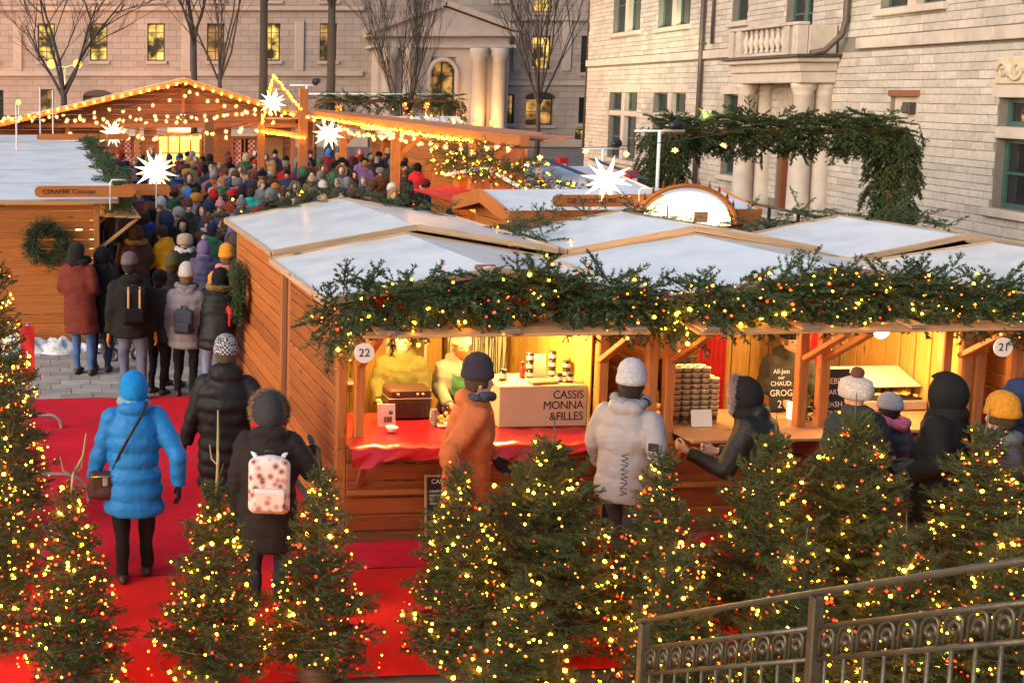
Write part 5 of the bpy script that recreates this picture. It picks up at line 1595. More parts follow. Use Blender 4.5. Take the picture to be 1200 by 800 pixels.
# red awning and counter of the hut under the lit garland
aw = empty('awning'); aw.parent = HG
for k in range(3):
    o = MB().box((0, 0, 0), (4.0, .26, .03), .004).build('board', M['red_fabric'], aw); o.location = (-.25 - k * .27, 2.1, 1.98 - .03 * k); o.rotation_euler = (0, 0, PI / 2)
for y in (.3, 2.1, 3.9): bar(HG, (-.05, y, 1.5), (-.75, y, 1.9), .06, .06, 'timber')
for y in (.05, 2.1, 4.2): post(HG, 0, y, 0, 2.2, .1, .1)
planks(HG, (0, .1), (0, 4.2), .06, .9, 'wood', lean=.1)
MB().bx(-.35, .3, .1, 4.2, .9, .94, .005).build('counter', M['wood_pale'], HG)
# ------------------------------------------------------------------ people
def remesh(mb, voxel, smooth=3, name='body'):
    """closed overlapping shells -> one continuous smooth surface"""
    me = mb.mesh('tmp', M['skin'])
    o = bpy.data.objects.new('tmp', me)
    r = o.modifiers.new('r', 'REMESH'); r.mode = 'VOXEL'; r.voxel_size = voxel
    s = o.modifiers.new('s', 'SMOOTH'); s.factor = .5; s.iterations = smooth
    out = baked(o); bpy.data.meshes.remove(me)
    out.name = name
    out.materials.clear()
    out.polygons.foreach_set('use_smooth', [True] * len(out.polygons))
    return out
def lerp(a, b, t): return a + (b - a) * t
def densify(pts, rr, n, quilt=0, amp=.08, phase=0.):
    """resample a limb so quilted bulges can be laid on it"""
    P = [Vector(p) for p in pts]; R = [r if hasattr(r, '__len__') else (r, r) for r in rr]
    ls = [(P[i + 1] - P[i]).length for i in range(len(P) - 1)]; T = sum(ls)
    op, orr = [], []
    for k in range(n + 1):
        s = T * k / n; i = 0
        while i < len(ls) - 1 and s > ls[i]: s -= ls[i]; i += 1
        t = min(s / max(ls[i], 1e-6), 1); tt = t * t * (3 - 2 * t)
        rx, ry = lerp(R[i][0], R[i + 1][0], tt), lerp(R[i][1], R[i + 1][1], tt)
        if quilt:
            w = abs(math.sin(PI * (k / n * quilt + phase))) ** .7
            rx *= 1 - amp + amp * w * 1.6; ry *= 1 - amp + amp * w * 1.6
        op.append(P[i].lerp(P[i + 1], t)); orr.append((rx, ry))
    return op, orr
class Pose:
    def __init__(s, lean=0., lh=(-.27, .02, .80), rh=(.27, .02, .80), le=None, re=None, lf=(-.10, 0, 0), rf=(.10, 0, 0), sway=0., hunch=0., head=(0, 0)):
        """hand, elbow and foot positions for a figure 1.7 tall that faces +y"""
        s.lean = lean; s.lh = Vector(lh); s.rh = Vector(rh); s.lf = Vector(lf); s.rf = Vector(rf); s.head = head; s.hunch = hunch
        c, n = math.cos(lean), math.sin(lean)
        up = lambda x, z, y=0: Vector((x + sway, (z - .92) * n + y * c, .92 + (z - .92) * c - y * n))
        s.up = up
        s.ls, s.rs = up(-.175, 1.365), up(.175, 1.365)
        def elbow(sh, h, given, sx):
            if given: return Vector(given)
            mid = (sh + h) / 2; d = (h - sh); L = d.length; k = math.sqrt(max(.0001, (.56 / 2) ** 2 - (L / 2) ** 2)) if L < .56 else .02
            return mid + Vector((sx * .35, -.85, -.25)).normalized() * k
        s.le = elbow(s.ls, s.lh, le, -1); s.re = elbow(s.rs, s.rh, re, 1)
        s.neck = up(0, 1.45); s.hc = up(0, 1.585, .02 + hunch)
def body_mesh(po, voxel=.02, face=True, smooth=3):
    b = MB(); up = po.up
    for f, sx in ((po.lf, -1), (po.rf, 1)):
        hip = Vector((sx * .09, 0, .9)); an = f + Vector((0, 0, .085)); kn = (hip + an) / 2 + Vector((sx * .01, .035 + .1 * abs(f.y), .03))
        b.tube([hip, hip.lerp(kn, .5), kn, kn.lerp(an, .35), an], [.098, .088, .068, .062, .05], 12)
        b.ell((f.x, f.y + .055, .045), (.05, .135, .05), 12, 8)
    b.tube([up(0, .84), up(0, .95), up(0, 1.08), up(0, 1.25), up(0, 1.38), up(0, 1.44)], [(.15, .105), (.165, .115), (.14, .1), (.165, .11), (.16, .09), (.07, .07)], 16)
    b.tube([up(0, 1.4), po.neck, po.hc], [.062, .056, .058], 10)
    for sh, el, h in ((po.ls, po.le, po.lh), (po.rs, po.re, po.rh)):
        b.tube([sh, sh.lerp(el, .5), el, el.lerp(h, .6), h], [.06, .052, .044, .038, .03], 10)
    hc = po.hc
    b.ell((hc.x, hc.y - .008, hc.z + .015), (.078, .096, .108), 16, 11)
    b.ell((hc.x, hc.y + .028, hc.z - .05), (.056, .062, .07), 14, 9)
    if face:
        b.tube([(hc.x, hc.y + .082, hc.z + .02), (hc.x, hc.y + .11, hc.z - .018), (hc.x, hc.y + .085, hc.z - .03)], [.012, .018, .012], 8)
        for sx in (-1, 1): b.ell((hc.x + sx * .08, hc.y - .005, hc.z - .005), (.014, .022, .032), 8, 6)
        b.ell((hc.x, hc.y + .082, hc.z - .064), (.024, .012, .011), 8, 6)
    me = remesh(b, voxel, smooth)
    for m in (M['skin'], M['denim'], M['shoe']): me.materials.append(m)
    mi = []
    for p in me.polygons:
        c = p.center
        if c.z < .10: mi.append(2)
        elif (c - po.hc).length < .19 and c.z > po.neck.z - .02: mi.append(0)
        elif (c - po.lh).length < .07 or (c - po.rh).length < .07: mi.append(0)
        else: mi.append(1)
    me.polygons.foreach_set('material_index', mi)
    wrinkle(me, .008, voxel * 900, .82)
    return me
def wrinkle(me, amp, seed, below=None):
    """cloth folds: many crossing waves pushed along the normals"""
    n = len(me.vertices); C = np.empty(n * 3, np.float32); Nn = np.empty(n * 3, np.float32)
    me.vertices.foreach_get('co', C); me.vertices.foreach_get('normal', Nn)
    C = C.reshape(-1, 3); Nn = Nn.reshape(-1, 3); rs = np.random.default_rng(int(seed * 100)); f = np.zeros(n)
    for k in range(16):
        w = rs.normal(0, 1, 3) * np.array((1, 1, 1.5)) * (9 + 1.6 * k)
        f += np.sin(C @ w + rs.uniform(0, 6.28) + 1.3 * np.sin(C @ rs.normal(0, 7, 3))) / (1 + .12 * k)
    if below: f = f * np.clip((below - C[:, 2]) * 12, 0, 1) * np.clip((C[:, 2] - .08) * 20, 0, 1)
    C = C + Nn * (amp * .36 * f)[:, None]
    me.vertices.foreach_set('co', C.astype(np.float32).ravel()); me.update()
def coat_mesh(po, hem=.72, quilt=0, bulk=1., voxel=.022, flare=1., mat_='fab', collar=True, sleeve=1., smooth=3, qa=.09):
    b = MB(); up = po.up; k = bulk
    zs = [hem, lerp(hem, 1.0, .5), 1.02, 1.2, 1.33, 1.42, 1.465]
    rr = [(.205 * k * flare, .165 * k * flare), (.2 * k * (1 + flare) / 2, .16 * k), (.185 * k, .145 * k), (.205 * k, .158 * k), (.2 * k, .14 * k), (.125 * k, .105 * k), (.085, .085)]
    pts = [up(0, z) if z > .9 else Vector((0, 0, z)) for z in zs]
    n = int((1.465 - hem) / .012)
    P, R = densify(pts, rr, n, quilt, qa)
    b.tube(P, R, 22)
    if collar: b.ell(up(0, 1.445, -.075), (.135, .075, .07), 14, 9); b.ell(up(0, 1.44, .0), (.125, .11, .055), 14, 9)
    if collar: b.tube([up(0, 1.43), up(0, 1.47, .0), up(0, 1.505, .005)], [(.1, .1), (.098, .1), (.085, .09)], 16)
    for sh, el, h in ((po.ls, po.le, po.lh), (po.rs, po.re, po.rh)):
        inn = sh.lerp(up(0, 1.38), .35); w = el.lerp(h, .93)
        P, R = densify([inn, sh, sh.lerp(el, .5), el, w], [.07 * k, .078 * k, .076 * k * sleeve, .068 * k * sleeve, .056 * k * sleeve], 34, quilt * .8 if quilt else 0, qa * .6)
        b.tube(P, R, 14)
    me = remesh(b, voxel, smooth, 'coat')
    wrinkle(me, .008 if not quilt else .006, hem * 7.1 + bulk)
    me.materials.append(M[mat_])
    return me
# hand: palm, four unequal bent fingers and a thumb from the side of the palm; points down (-z), palm towards -x for the right hand
def hand_mesh(curl=.5, name='hand', k=1.):
    b = MB()
    b.tube([(0, 0, .02), (0, 0, -.02), (0, .0, -.06), (0, 0, -.09)], [(.018 * k, .026 * k), (.017 * k, .036 * k), (.016 * k, .042 * k), (.014 * k, .040 * k)], 12)
    for i, (y, L) in enumerate(((.03, .072), (.01, .082), (-.011, .076), (-.03, .058))):
        p = Vector((0, y, -.085)); a = 0; pts = [p]
        for s, f in ((.45, .5), (.32, .8), (.23, .8)):
            a += curl * f; p = p + Vector((-math.sin(a), 0, -math.cos(a))) * L * s; pts.append(p)
        b.tube(pts, [.0095 * k, .009 * k, .0082 * k, .007 * k], 8)
    b.tube([(-.002, .03, -.025), (-.014, .052, -.05), (-.022, .06, -.075), (-.028, .058, -.095)], [.013 * k, .011 * k, .0095 * k, .008 * k], 8)
    return remesh(b, .0048, 2, name)
HAND = hand_mesh(.45); HAND.materials.append(M['skin'])
GLOVE = hand_mesh(.5, 'glove', 1.2); GLOVE.materials.append(M['fab'])
GRIP = hand_mesh(1.0, 'hand'); GRIP.materials.append(M['skin'])
def add_hand(root, h, el, right, me, col=None, sc=1., name='hand', roll=0.):
    d = (Vector(h) - Vector(el)).normalized()
    q = Vector((0, 0, -1)).rotation_difference(d)
    o = mobj(name, me, root, Vector(h) + d * .005, None, None, col)
    e = (q.to_matrix() @ Matrix.Rotation(roll, 3, 'Z')).to_euler()
    o.rotation_euler = e; o.scale = (sc if right else -sc, sc, sc)
    return o
# headgear, all made for a head centred at the origin that faces +y
def shell_ell(r, keep, n=28, m=20, c=(0, 0, 0), thick=.012):
    bm = bmesh.new()
    t = MB().ell(c, r, n, m)
    vs = [bm.verts.new(v) for v in t.v]
    for f in t.f: bm.faces.new([vs[i] for i in f])
    bm.normal_update()
    bmesh.ops.delete(bm, geom=[f for f in bm.faces if not keep(f.calc_center_median())], context='FACES')
    bmesh.ops.solidify(bm, geom=bm.faces[:], thickness=thick)
    for f in bm.faces: f.smooth = True
    return bm
def bm_mesh(bm, name, m):
    me = bpy.data.meshes.new(name); bm.to_mesh(me); bm.free(); me.materials.append(m); return me
def hood_me(m='fab', k=1.):
    b = shell_ell((.118 * k, .132 * k, .15 * k), lambda c: not (c.y > .045 and abs(c.x) < .088 and c.z < .11), c=(0, -.015, .0))
    t = MB().ell((0, -.04, -.13), (.128, .115, .085), 20, 12).mesh('t', M[m]); b.from_mesh(t)
    for f in b.faces: f.smooth = True
    return bm_mesh(b, 'hood', M[m])
def beanie_me(tall=1., slouch=0.):
    b = MB(); prof = [(.1, -.005), (.108, .0), (.112, .02), (.108, .045), (.104, .05), (.1, .08 * tall), (.082, .112 * tall), (.05, .135 * tall), (.012, .145 * tall)]
    b.lathe(prof, 24, (0, -.008, .02), True, True, .93, 1.06)
    return b.mesh('beanie', M['knit'])
def pom_me():
    rs = np.random.default_rng(4); S = Stems()
    for k in range(60):
        z = 1 - 2 * (k + .5) / 60; a = k * 2.4; d = np.array((math.sqrt(1 - z * z) * math.cos(a), math.sqrt(1 - z * z) * math.sin(a), z))
        S.seg(d * .02, d * .045, .006, 1)
    b = MB().ell((0, 0, 0), (.045, .045, .045), 12, 8)
    return b.mesh('pompom', M['fur'])
def hair_short_me():
    b = shell_ell((.09, .107, .12), lambda c: (c.z > -.03 and c.y < .05) or c.z > .065 or (c.y < -.03 and c.z > -.075), c=(0, -.008, .02))
    return bm_mesh(b, 'hair', M['fur'])
def hair_long_me():
    b = MB()
    b.tube([(0, -.03, .13), (0, -.04, .07), (0, -.05, 0), (0, -.065, -.1), (0, -.075, -.2), (0, -.08, -.26)], [(.04, .03), (.098, .082), (.106, .085), (.11, .07), (.1, .05), (.05, .025)], 16)
    b.ell((0, -.01, .045), (.094, .112, .098))
    bm = bmesh.new(); bm.from_mesh(b.mesh('t', M['fur']))
    bmesh.ops.delete(bm, geom=[f for f in bm.faces if f.calc_center_median().y > .06 and f.calc_center_median().z < .07], context='FACES')
    return bm_mesh(bm, 'hair', M['fur'])
def furring_me(R=.115, r=.03, seed=3, n=700, ln=.04):
    """fluffy trim round the hood opening"""
    rs = np.random.default_rng(seed); S = Stems()
    for k in range(60):
        a = 2 * PI * k / 60; a2 = 2 * PI * (k + 1) / 60
        S.seg(np.array((R * math.cos(a), 0, R * 1.15 * math.sin(a))), np.array((R * math.cos(a2), 0, R * 1.15 * math.sin(a2))), r * .55, 1.)
    return stems_to_mesh('fur_trim', S, n * 5 / (2 * PI * R), ln, .007, rs, [M['fur'], M['fur']], flat=1.)
def scarf_me(r=.033):
    b = MB(); pts = []; n = 28
    for k in range(n + 1):
        a = 2 * PI * k / n; pts.append((.092 * math.cos(a), .1 * math.sin(a) + .01, .012 * math.sin(2 * a + .5)))
    b.tube(pts, [r * (1 + .2 * math.sin(k * 1.3) + .12 * math.sin(k * 3.1)) for k in range(n + 1)], 10, cap=False)
    return b.mesh('scarf', M['knit'])
GEAR = dict(hood=hood_me(), hoodshell=hood_me('shell'), beanie=beanie_me(), tall=beanie_me(1.25), short=hair_short_me(), long=hair_long_me(), scarf=scarf_me(), pom=pom_me(), fur=furring_me(), furhat=None)
_b = MB().lathe([(.112, -.03), (.13, -.02), (.135, .02), (.132, .07), (.118, .115), (.07, .14), (.01, .15)], 22, (0, -.008, .0), True, True, .95, 1.05); GEAR['furhat'] = _b.mesh('fur_hat', M['fur'])
_b = MB().lathe([(.1, .0), (.103, .03), (.1, .07), (.08, .105), (.04, .122), (.005, .126)], 20, (0, -.01, .03), True, True, .95, 1.05).ell((0, .115, .035), (.07, .06, .008), 12, 6); GEAR['cap'] = _b.mesh('cap', M['fab'])
EYE = MB().ell((0, 0, 0), (.011, .008, .008), 10, 7).mesh('eye', pmat('dark_eye', (.03, .02, .015), .2, bump=0))
MOUTH = MB().ell((0, 0, 0), (.024, .007, .006), 10, 6).mesh('mouth', pmat('lips', (.38, .12, .1), .5, bump=0))
PERSONS = 'people in the market'
def person(x, y, rz, label, h, po, body, coat, coatc, trou, gear=(), z=0, group='market visitors', name='person', eyes=False):
    """gear: list of (kind, colour) for head and neck"""
    s = h / 1.7
    wv = rng.uniform(.93, 1.1) if group.startswith('crowd') else 1.
    r = mobj(name, body, None, (x, y, z), (rng.uniform(-.05, .05), rng.uniform(-.04, .04), rz) if group.startswith(('crowd', 'people')) else (0, 0, rz), (s * wv, s * wv, s), trou)
    tag(r, label, 'person', group)
    if coat is not None: mobj('coat', coat, r, None, None, None, coatc)
    for g_ in gear:
        k, c = g_[0], g_[1]
        loc = po.hc
        if k == 'scarf': loc = po.neck + Vector((0, .01, .03))
        if k == 'pom': loc = po.hc + Vector((0, -.015, .19))
        if k == 'fur': loc = po.hc + Vector((0, .06, -.005))
        if k == 'collarfur': loc = po.neck + Vector((0, .0, .02))
        nm = {'hood': 'hood', 'hoodshell': 'hood', 'beanie': 'beanie', 'tall': 'beanie', 'short': 'hair', 'long': 'hair', 'scarf': 'scarf', 'pom': 'pompom', 'fur': 'fur_trim', 'furhat': 'fur_hat', 'cap': 'cap', 'collarfur': 'fur_collar'}[k]
        if k in ('beanie', 'tall', 'cap', 'furhat'):
            loc = loc + Vector((0, -.004, .016 if k != 'furhat' else .01))
            if k != 'furhat': mobj('hair', GEAR['short'], r, po.hc, None, None, rng.choice(((.03, .02, .015), (.08, .045, .02), (.2, .12, .05))))
        o = mobj(nm, GEAR['fur' if k == 'collarfur' else k], r, loc, None, None, c)
        if k == 'collarfur': o.rotation_euler = (PI / 2, 0, 0)
        if len(g_) > 2: o.scale = (g_[2],) * 3
    if eyes:
        for sx in (-1, 1): mobj('eye', EYE, r, po.hc + Vector((sx * .033, .083, .008)))
        mobj('mouth', MOUTH, r, po.hc + Vector((0, .092, -.066)))
    return r
def soften(c): return tuple(c)
COLS = dict(black=(.009, .0085, .009), charcoal=(.03, .03, .034), grey=(.16, .16, .17), pale=(.5, .48, .46), white=(.7, .67, .64), navy=(.02, .03, .08), blue=(.02, .16, .55), sky=(.02, .27, .66),
            teal=(.01, .28, .27), green=(.03, .11, .05), olive=(.10, .09, .035), brown=(.10, .045, .022), rust=(.38, .1, .03), red=(.42, .015, .02), maroon=(.13, .012, .018), pink=(.6, .14, .22), purple=(.16, .1, .26),
            yellow=(.62, .30, .012), mustard=(.48, .2, .025), orange=(.62, .19, .03), beige=(.4, .28, .17), denim=(.07, .12, .27), paledenim=(.17, .2, .33), cream=(.66, .58, .42))
K = COLS
# ---- foreground figures
walk = Pose(lean=.06, lh=(-.33, .1, .83), rh=(.35, -.05, .82), re=(.34, -.1, 1.08), lf=(-.09, .0, 0), rf=(.11, .16, 0))
bd_walk = body_mesh(walk, .017)
c1 = coat_mesh(walk, .60, 7, 1.06, .0125, 1.1, 'shell', qa=.075, smooth=2)
p = person(-.02, 9.5, .06, 'woman in bright blue quilted coat and blue hood walking away', 1.7, walk, bd_walk, c1, (.010, .165, .47), (.012, .011, .012), [('hood', (.008, .19, .52), .98), ('scarf', (.2, .36, .44), 1.08)])
add_hand(p, walk.lh, walk.le, False, GLOVE, K['black'], name='glove'); add_hand(p, walk.rh, walk.re, True, GLOVE, K['black'], name='glove')
c2 = coat_mesh(walk, .5, 9, 1.1, .0145, 1.0, 'shell', qa=.07, smooth=2)
M['check'] = pmat('checked_knit', (.3, .3, .32), .95, var=.2, bump=.5, bscale=100)
nt, N, L, P_ = nodes_of(M['check']); ck = N.new('ShaderNodeTexChecker'); ck.inputs['Scale'].default_value = 55; ck.inputs[1].default_value = (.03, .03, .04, 1); ck.inputs[2].default_value = (.38, .37, .4, 1)
L.new([n for n in N if n.type == 'TEX_COORD'][0].outputs['Object'], ck.inputs['Vector']); L.new(ck.outputs[0], P_.inputs['Base Color'])
p = person(.76, 10.34, -.05, 'man in long black quilted coat and checked beanie walking away', 1.78, walk, bd_walk, c2, (.012, .011, .012), K['black'], [])
_cb = beanie_me(1.1); _cb.materials[0] = M['check']; mobj('beanie', _cb, p, walk.hc + Vector((0, 0, .012))); mobj('hair', GEAR['short'], p, walk.hc, None, None, (.1, .07, .05))
hd = bm_mesh(shell_ell((.14, .1, .09), lambda c: c.z < .04, c=(0, -.07, -.12)), 'hood', M['shell']); mobj('hood', hd, p, walk.hc, None, None, K['black'])
add_hand(p, walk.lh, walk.le, False, GLOVE, K['black'], name='glove'); add_hand(p, walk.rh, walk.re, True, GLOVE, K['black'], name='glove')
ph = Pose(lean=.04, lh=(-.28, .05, .80), rh=(.34, .28, 1.24), re=(.33, -.02, 1.14), lf=(-.09, .12, 0), rf=(.1, -.04, 0))
bd_ph = body_mesh(ph, .017); c3 = coat_mesh(ph, .55, 0, 1.12, .018, 1.06)
p = person(.98, 8.92, -.1, 'woman with dark fur trimmed hood and red scarf, back to us, carrying a pale backpack', 1.66, ph, bd_ph, c3, (.02, .015, .016), (.02, .025, .05), [('hood', (.035, .032, .04), 1.08), ('fur', (.42, .26, .16), 1.18), ('scarf', (.55, .01, .015), 1.05)])
add_hand(p, ph.rh, ph.re, True, GLOVE, (.06, .07, .09), name='glove'); add_hand(p, ph.lh, ph.le, False, GLOVE, K['black'], name='glove')
# walkers seen from the side in front of the stalls
side = Pose(lean=.08, lh=(-.3, .27, .9), rh=(.33, -.1, .86), re=(.33, -.2, 1.1), lf=(-.09, .24, 0), rf=(.09, -.2, 0))
bd_side = body_mesh(side, .017); c4 = coat_mesh(side, .58, 0, 1.14, .018, 1.02)
p = person(2.62, 9.55, -PI / 2 - .1, 'man in rust orange coat and dark knit cap passing the red counter', 1.76, side, bd_side, c4, (.40, .105, .035), (.02, .018, .02), [('tall', (.04, .03, .045), 1.08), ('scarf', (.05, .06, .09), 1.05)])
add_hand(p, side.lh, side.le, False, GLOVE, K['charcoal'], name='glove'); add_hand(p, side.rh, side.re, True, GLOVE, K['charcoal'], name='glove')
c5 = coat_mesh(side, .74, 4, 1.06, .015, 1.0, 'shell', qa=.06, smooth=2)
p = person(3.78, 9.32, -.75, 'person in pale jacket with dark lettering on the sleeve before the gap between stalls', 1.76, side, bd_side, c5, (.25, .225, .235), (.03, .03, .035), [('tall', (.42, .40, .44), 1.05), ('scarf', (.2, .2, .22), 1.15)])
add_hand(p, side.lh, side.le, False, GLOVE, K['grey'], name='glove'); add_hand(p, side.rh, side.re, True, GLOVE, K['grey'], name='glove')
# lettering runs down the sleeve facing the camera
text_part(p, 'WNWNA', .075, (.09, -.245, 1.0), (Matrix.Rotation(.37, 3, 'Z') @ Matrix.Rotation(PI / 2, 3, 'X') @ Matrix.Rotation(-PI / 2, 3, 'Z')).to_euler(), pmat('dark_print', (.03, .03, .035), .8, bump=0), .002, 'lettering', 'CENTER', 1, 1)
MB().box((0, 0, 0), (.07, .012, .06), .003).build('patch', M['ink'], p, loc=(.30, -.265, 1.25), rot=(.1, 0, .37))
reach = Pose(lean=.3, lh=(-.2, .56, 1.08), rh=(.16, .42, 1.02), le=(-.31, .27, 1.0), re=(.3, .17, .98), lf=(-.1, .12, 0), rf=(.1, -.12, 0))
bd_r = body_mesh(reach, .018); c6 = coat_mesh(reach, .62, 8, 1.14, .018, 1.0, 'shell', qa=.05)
p = person(4.95, 9.42, .95, 'person in black coat with fur edged hood leaning in over the pale counter', 1.68, reach, bd_r, c6, K['black'], K['black'], [('hood', K['black'], 1.05), ('fur', (.42, .3, .3), 1.1)])
add_hand(p, reach.lh, reach.le, False, GRIP); add_hand(p, reach.rh, reach.re, True, GRIP)
stand = Pose(lh=(-.22, .2, .95), rh=(.22, .22, .97)); bd_s = body_mesh(stand, .02); c7 = coat_mesh(stand, .6, 0, 1.12, .02); c7q = coat_mesh(stand, .66, 8, 1.14, .02, 1., 'shell', qa=.06)
for (x, y, rz, lab, h, ct, cc, tr, ge) in [
    (6.12, 9.15, .75, 'person in black hooded coat facing the grill of stall 21', 1.76, c7, K['black'], K['black'], [('hood', K['black'], 1.1)]),
    (5.72, 9.62, .2, 'person in pale fur hat with brown pompom at stall 21', 1.62, c7, K['charcoal'], K['black'], [('furhat', (.6, .52, .48), 1.0), ('pom', (.14, .05, .03), 1.2)]),
    (6.22, 9.98, .35, 'child with pink scarf and grey hat standing at stall 21', 1.38, c7q, (.03, .03, .05), (.5, .12, .2), [('beanie', (.3, .3, .34), 1.1), ('scarf', (.62, .16, .26), 1.6)]),
    (6.42, 8.95, .6, 'person in mustard beanie and grey quilted coat before stall 21', 1.6, c7q, (.13, .12, .13), K['black'], [('tall', (.55, .22, .02), 1.1), ('scarf', K['charcoal'])]),
    (6.72, 9.2, .3, 'person in dark navy coat cut by the right edge', 1.7, c7q, K['navy'], K['black'], [('hood', K['navy'], 1.1)])]:
    p = person(x, y, rz, lab, h, stand, bd_s, ct, cc, tr, ge)
    add_hand(p, stand.lh, stand.le, False, GLOVE, K['charcoal'], name='glove'); add_hand(p, stand.rh, stand.re, True, GLOVE, K['charcoal'], name='glove')
# vendors
serve = Pose(lean=.1, lh=(-.18, .38, 1.0), rh=(.2, .36, 1.02)); bd_v = body_mesh(serve, .0135, True, 2); cv = coat_mesh(serve, .75, 0, 1.06, .018)
v = SW(3.36, 11.25, .09)
p = person(v.x, v.y, PI - .25, 'vendor in olive jacket with fair hair behind the dark case', 1.60, serve, bd_v, cv, (.11, .095, .03), K['black'], [('short', (.4, .22, .07))], v.z, 'stall vendors', eyes=True)
add_hand(p, serve.lh, serve.le, False, GRIP); add_hand(p, serve.rh, serve.re, True, GRIP)
v = SW(3.92, 11.3, .09)
p = person(v.x, v.y, PI + .1, 'bearded vendor in cream beanie behind the white box', 1.53, serve, bd_v, cv, (.25, .24, .2), K['black'], [('tall', (.66, .58, .38), 1.0)], v.z, 'stall vendors', eyes=True)
bb = MB().ell((0, .062, -.078), (.062, .05, .058), 16, 10).ell((0, .088, -.045), (.042, .02, .013), 12, 7)
for sx in (-1, 1): bb.ell((sx * .062, .03, -.045), (.018, .038, .055), 10, 7)
_bd = remesh(bb, .008, 2, 'beard'); _bd.materials.append(M['fur']); mobj('beard', _bd, p, serve.hc, None, None, (.3, .085, .02))
ap = coat_mesh(serve, .7, 0, 1.0, .02); 
bm = bmesh.new(); bm.from_mesh(ap); bmesh.ops.delete(bm, geom=[f for f in bm.faces if f.calc_center_median().y < .06 or abs(f.calc_center_median().x) > .13 or f.calc_center_median().z > 1.3], context='FACES')
for v_ in bm.verts: v_.co.y += .03
mobj('apron', bm_mesh(bm, 'apron', M['fab']), p, None, None, None, (.05, .14, .06))
add_hand(p, serve.lh, serve.le, False, GRIP); add_hand(p, serve.rh, serve.re, True, GRIP)
for (xs, ys, rz, lab, h, cc, ge) in [(6.1, 11.3, 1.9, 'vendor in dark clothes turned away behind the cups in stall 21', 1.46, K['black'], [('short', (.1, .04, .02))]),
                                     (7.05, 11.1, PI, 'vendor in black cap and dark jacket behind the chalkboards in stall 21', 1.58, (.03, .028, .02), [('beanie', K['black'], 1.02)])]:
    v = SW(xs, ys, .09); p = person(v.x, v.y, rz, lab, h, serve, bd_v, cv, cc, K['black'], ge, v.z, 'stall vendors', eyes=True)
    add_hand(p, serve.lh, serve.le, False, GRIP); add_hand(p, serve.rh, serve.re, True, GRIP)
# ---- the queue and the crowd: a few bodies and coats shared, every person an object of their own
pA = Pose(); pB = Pose(lh=(-.15, .24, 1.02), rh=(.14, .26, 1.04)); pC = Pose(lh=(-.24, .1, .84), rh=(.16, .27, 1.1), lf=(-.09, .08, 0), rf=(.1, -.06, 0)); pD = Pose(lean=.28, lh=(-.16, .42, .92), rh=(.16, .42, .92))
TB = [body_mesh(q_, .028, True, 2) for q_ in (pA, pB, pC, pD)]; TP = [pA, pB, pC, pD]
TC = {}
for i, q_ in enumerate(TP):
    TC[i, 'coat'] = coat_mesh(q_, .58, 0, 1.1, .028, 1.06); TC[i, 'jacket'] = coat_mesh(q_, .76, 0, 1.12, .028); TC[i, 'puffer'] = coat_mesh(q_, .68, 8, 1.17, .026, 1., 'shell', qa=.08)
def crowd(x, y, rz, lab, h, i, kind, cc, tr, ge, gloves=None, eyes=False, group='crowd in the alley'):
    p = person(x, y, rz, lab, h, TP[i], TB[i], TC[i, kind], cc, tr, ge, 0, group, eyes=eyes)
    if gloves is not None:
        for h_, e_, rt in ((TP[i].lh, TP[i].le, False), (TP[i].rh, TP[i].re, True)): add_hand(p, h_, e_, rt, GLOVE if gloves else HAND, gloves or None, name='glove' if gloves else 'hand')
    return p
Q = 'people queuing at the left hut'
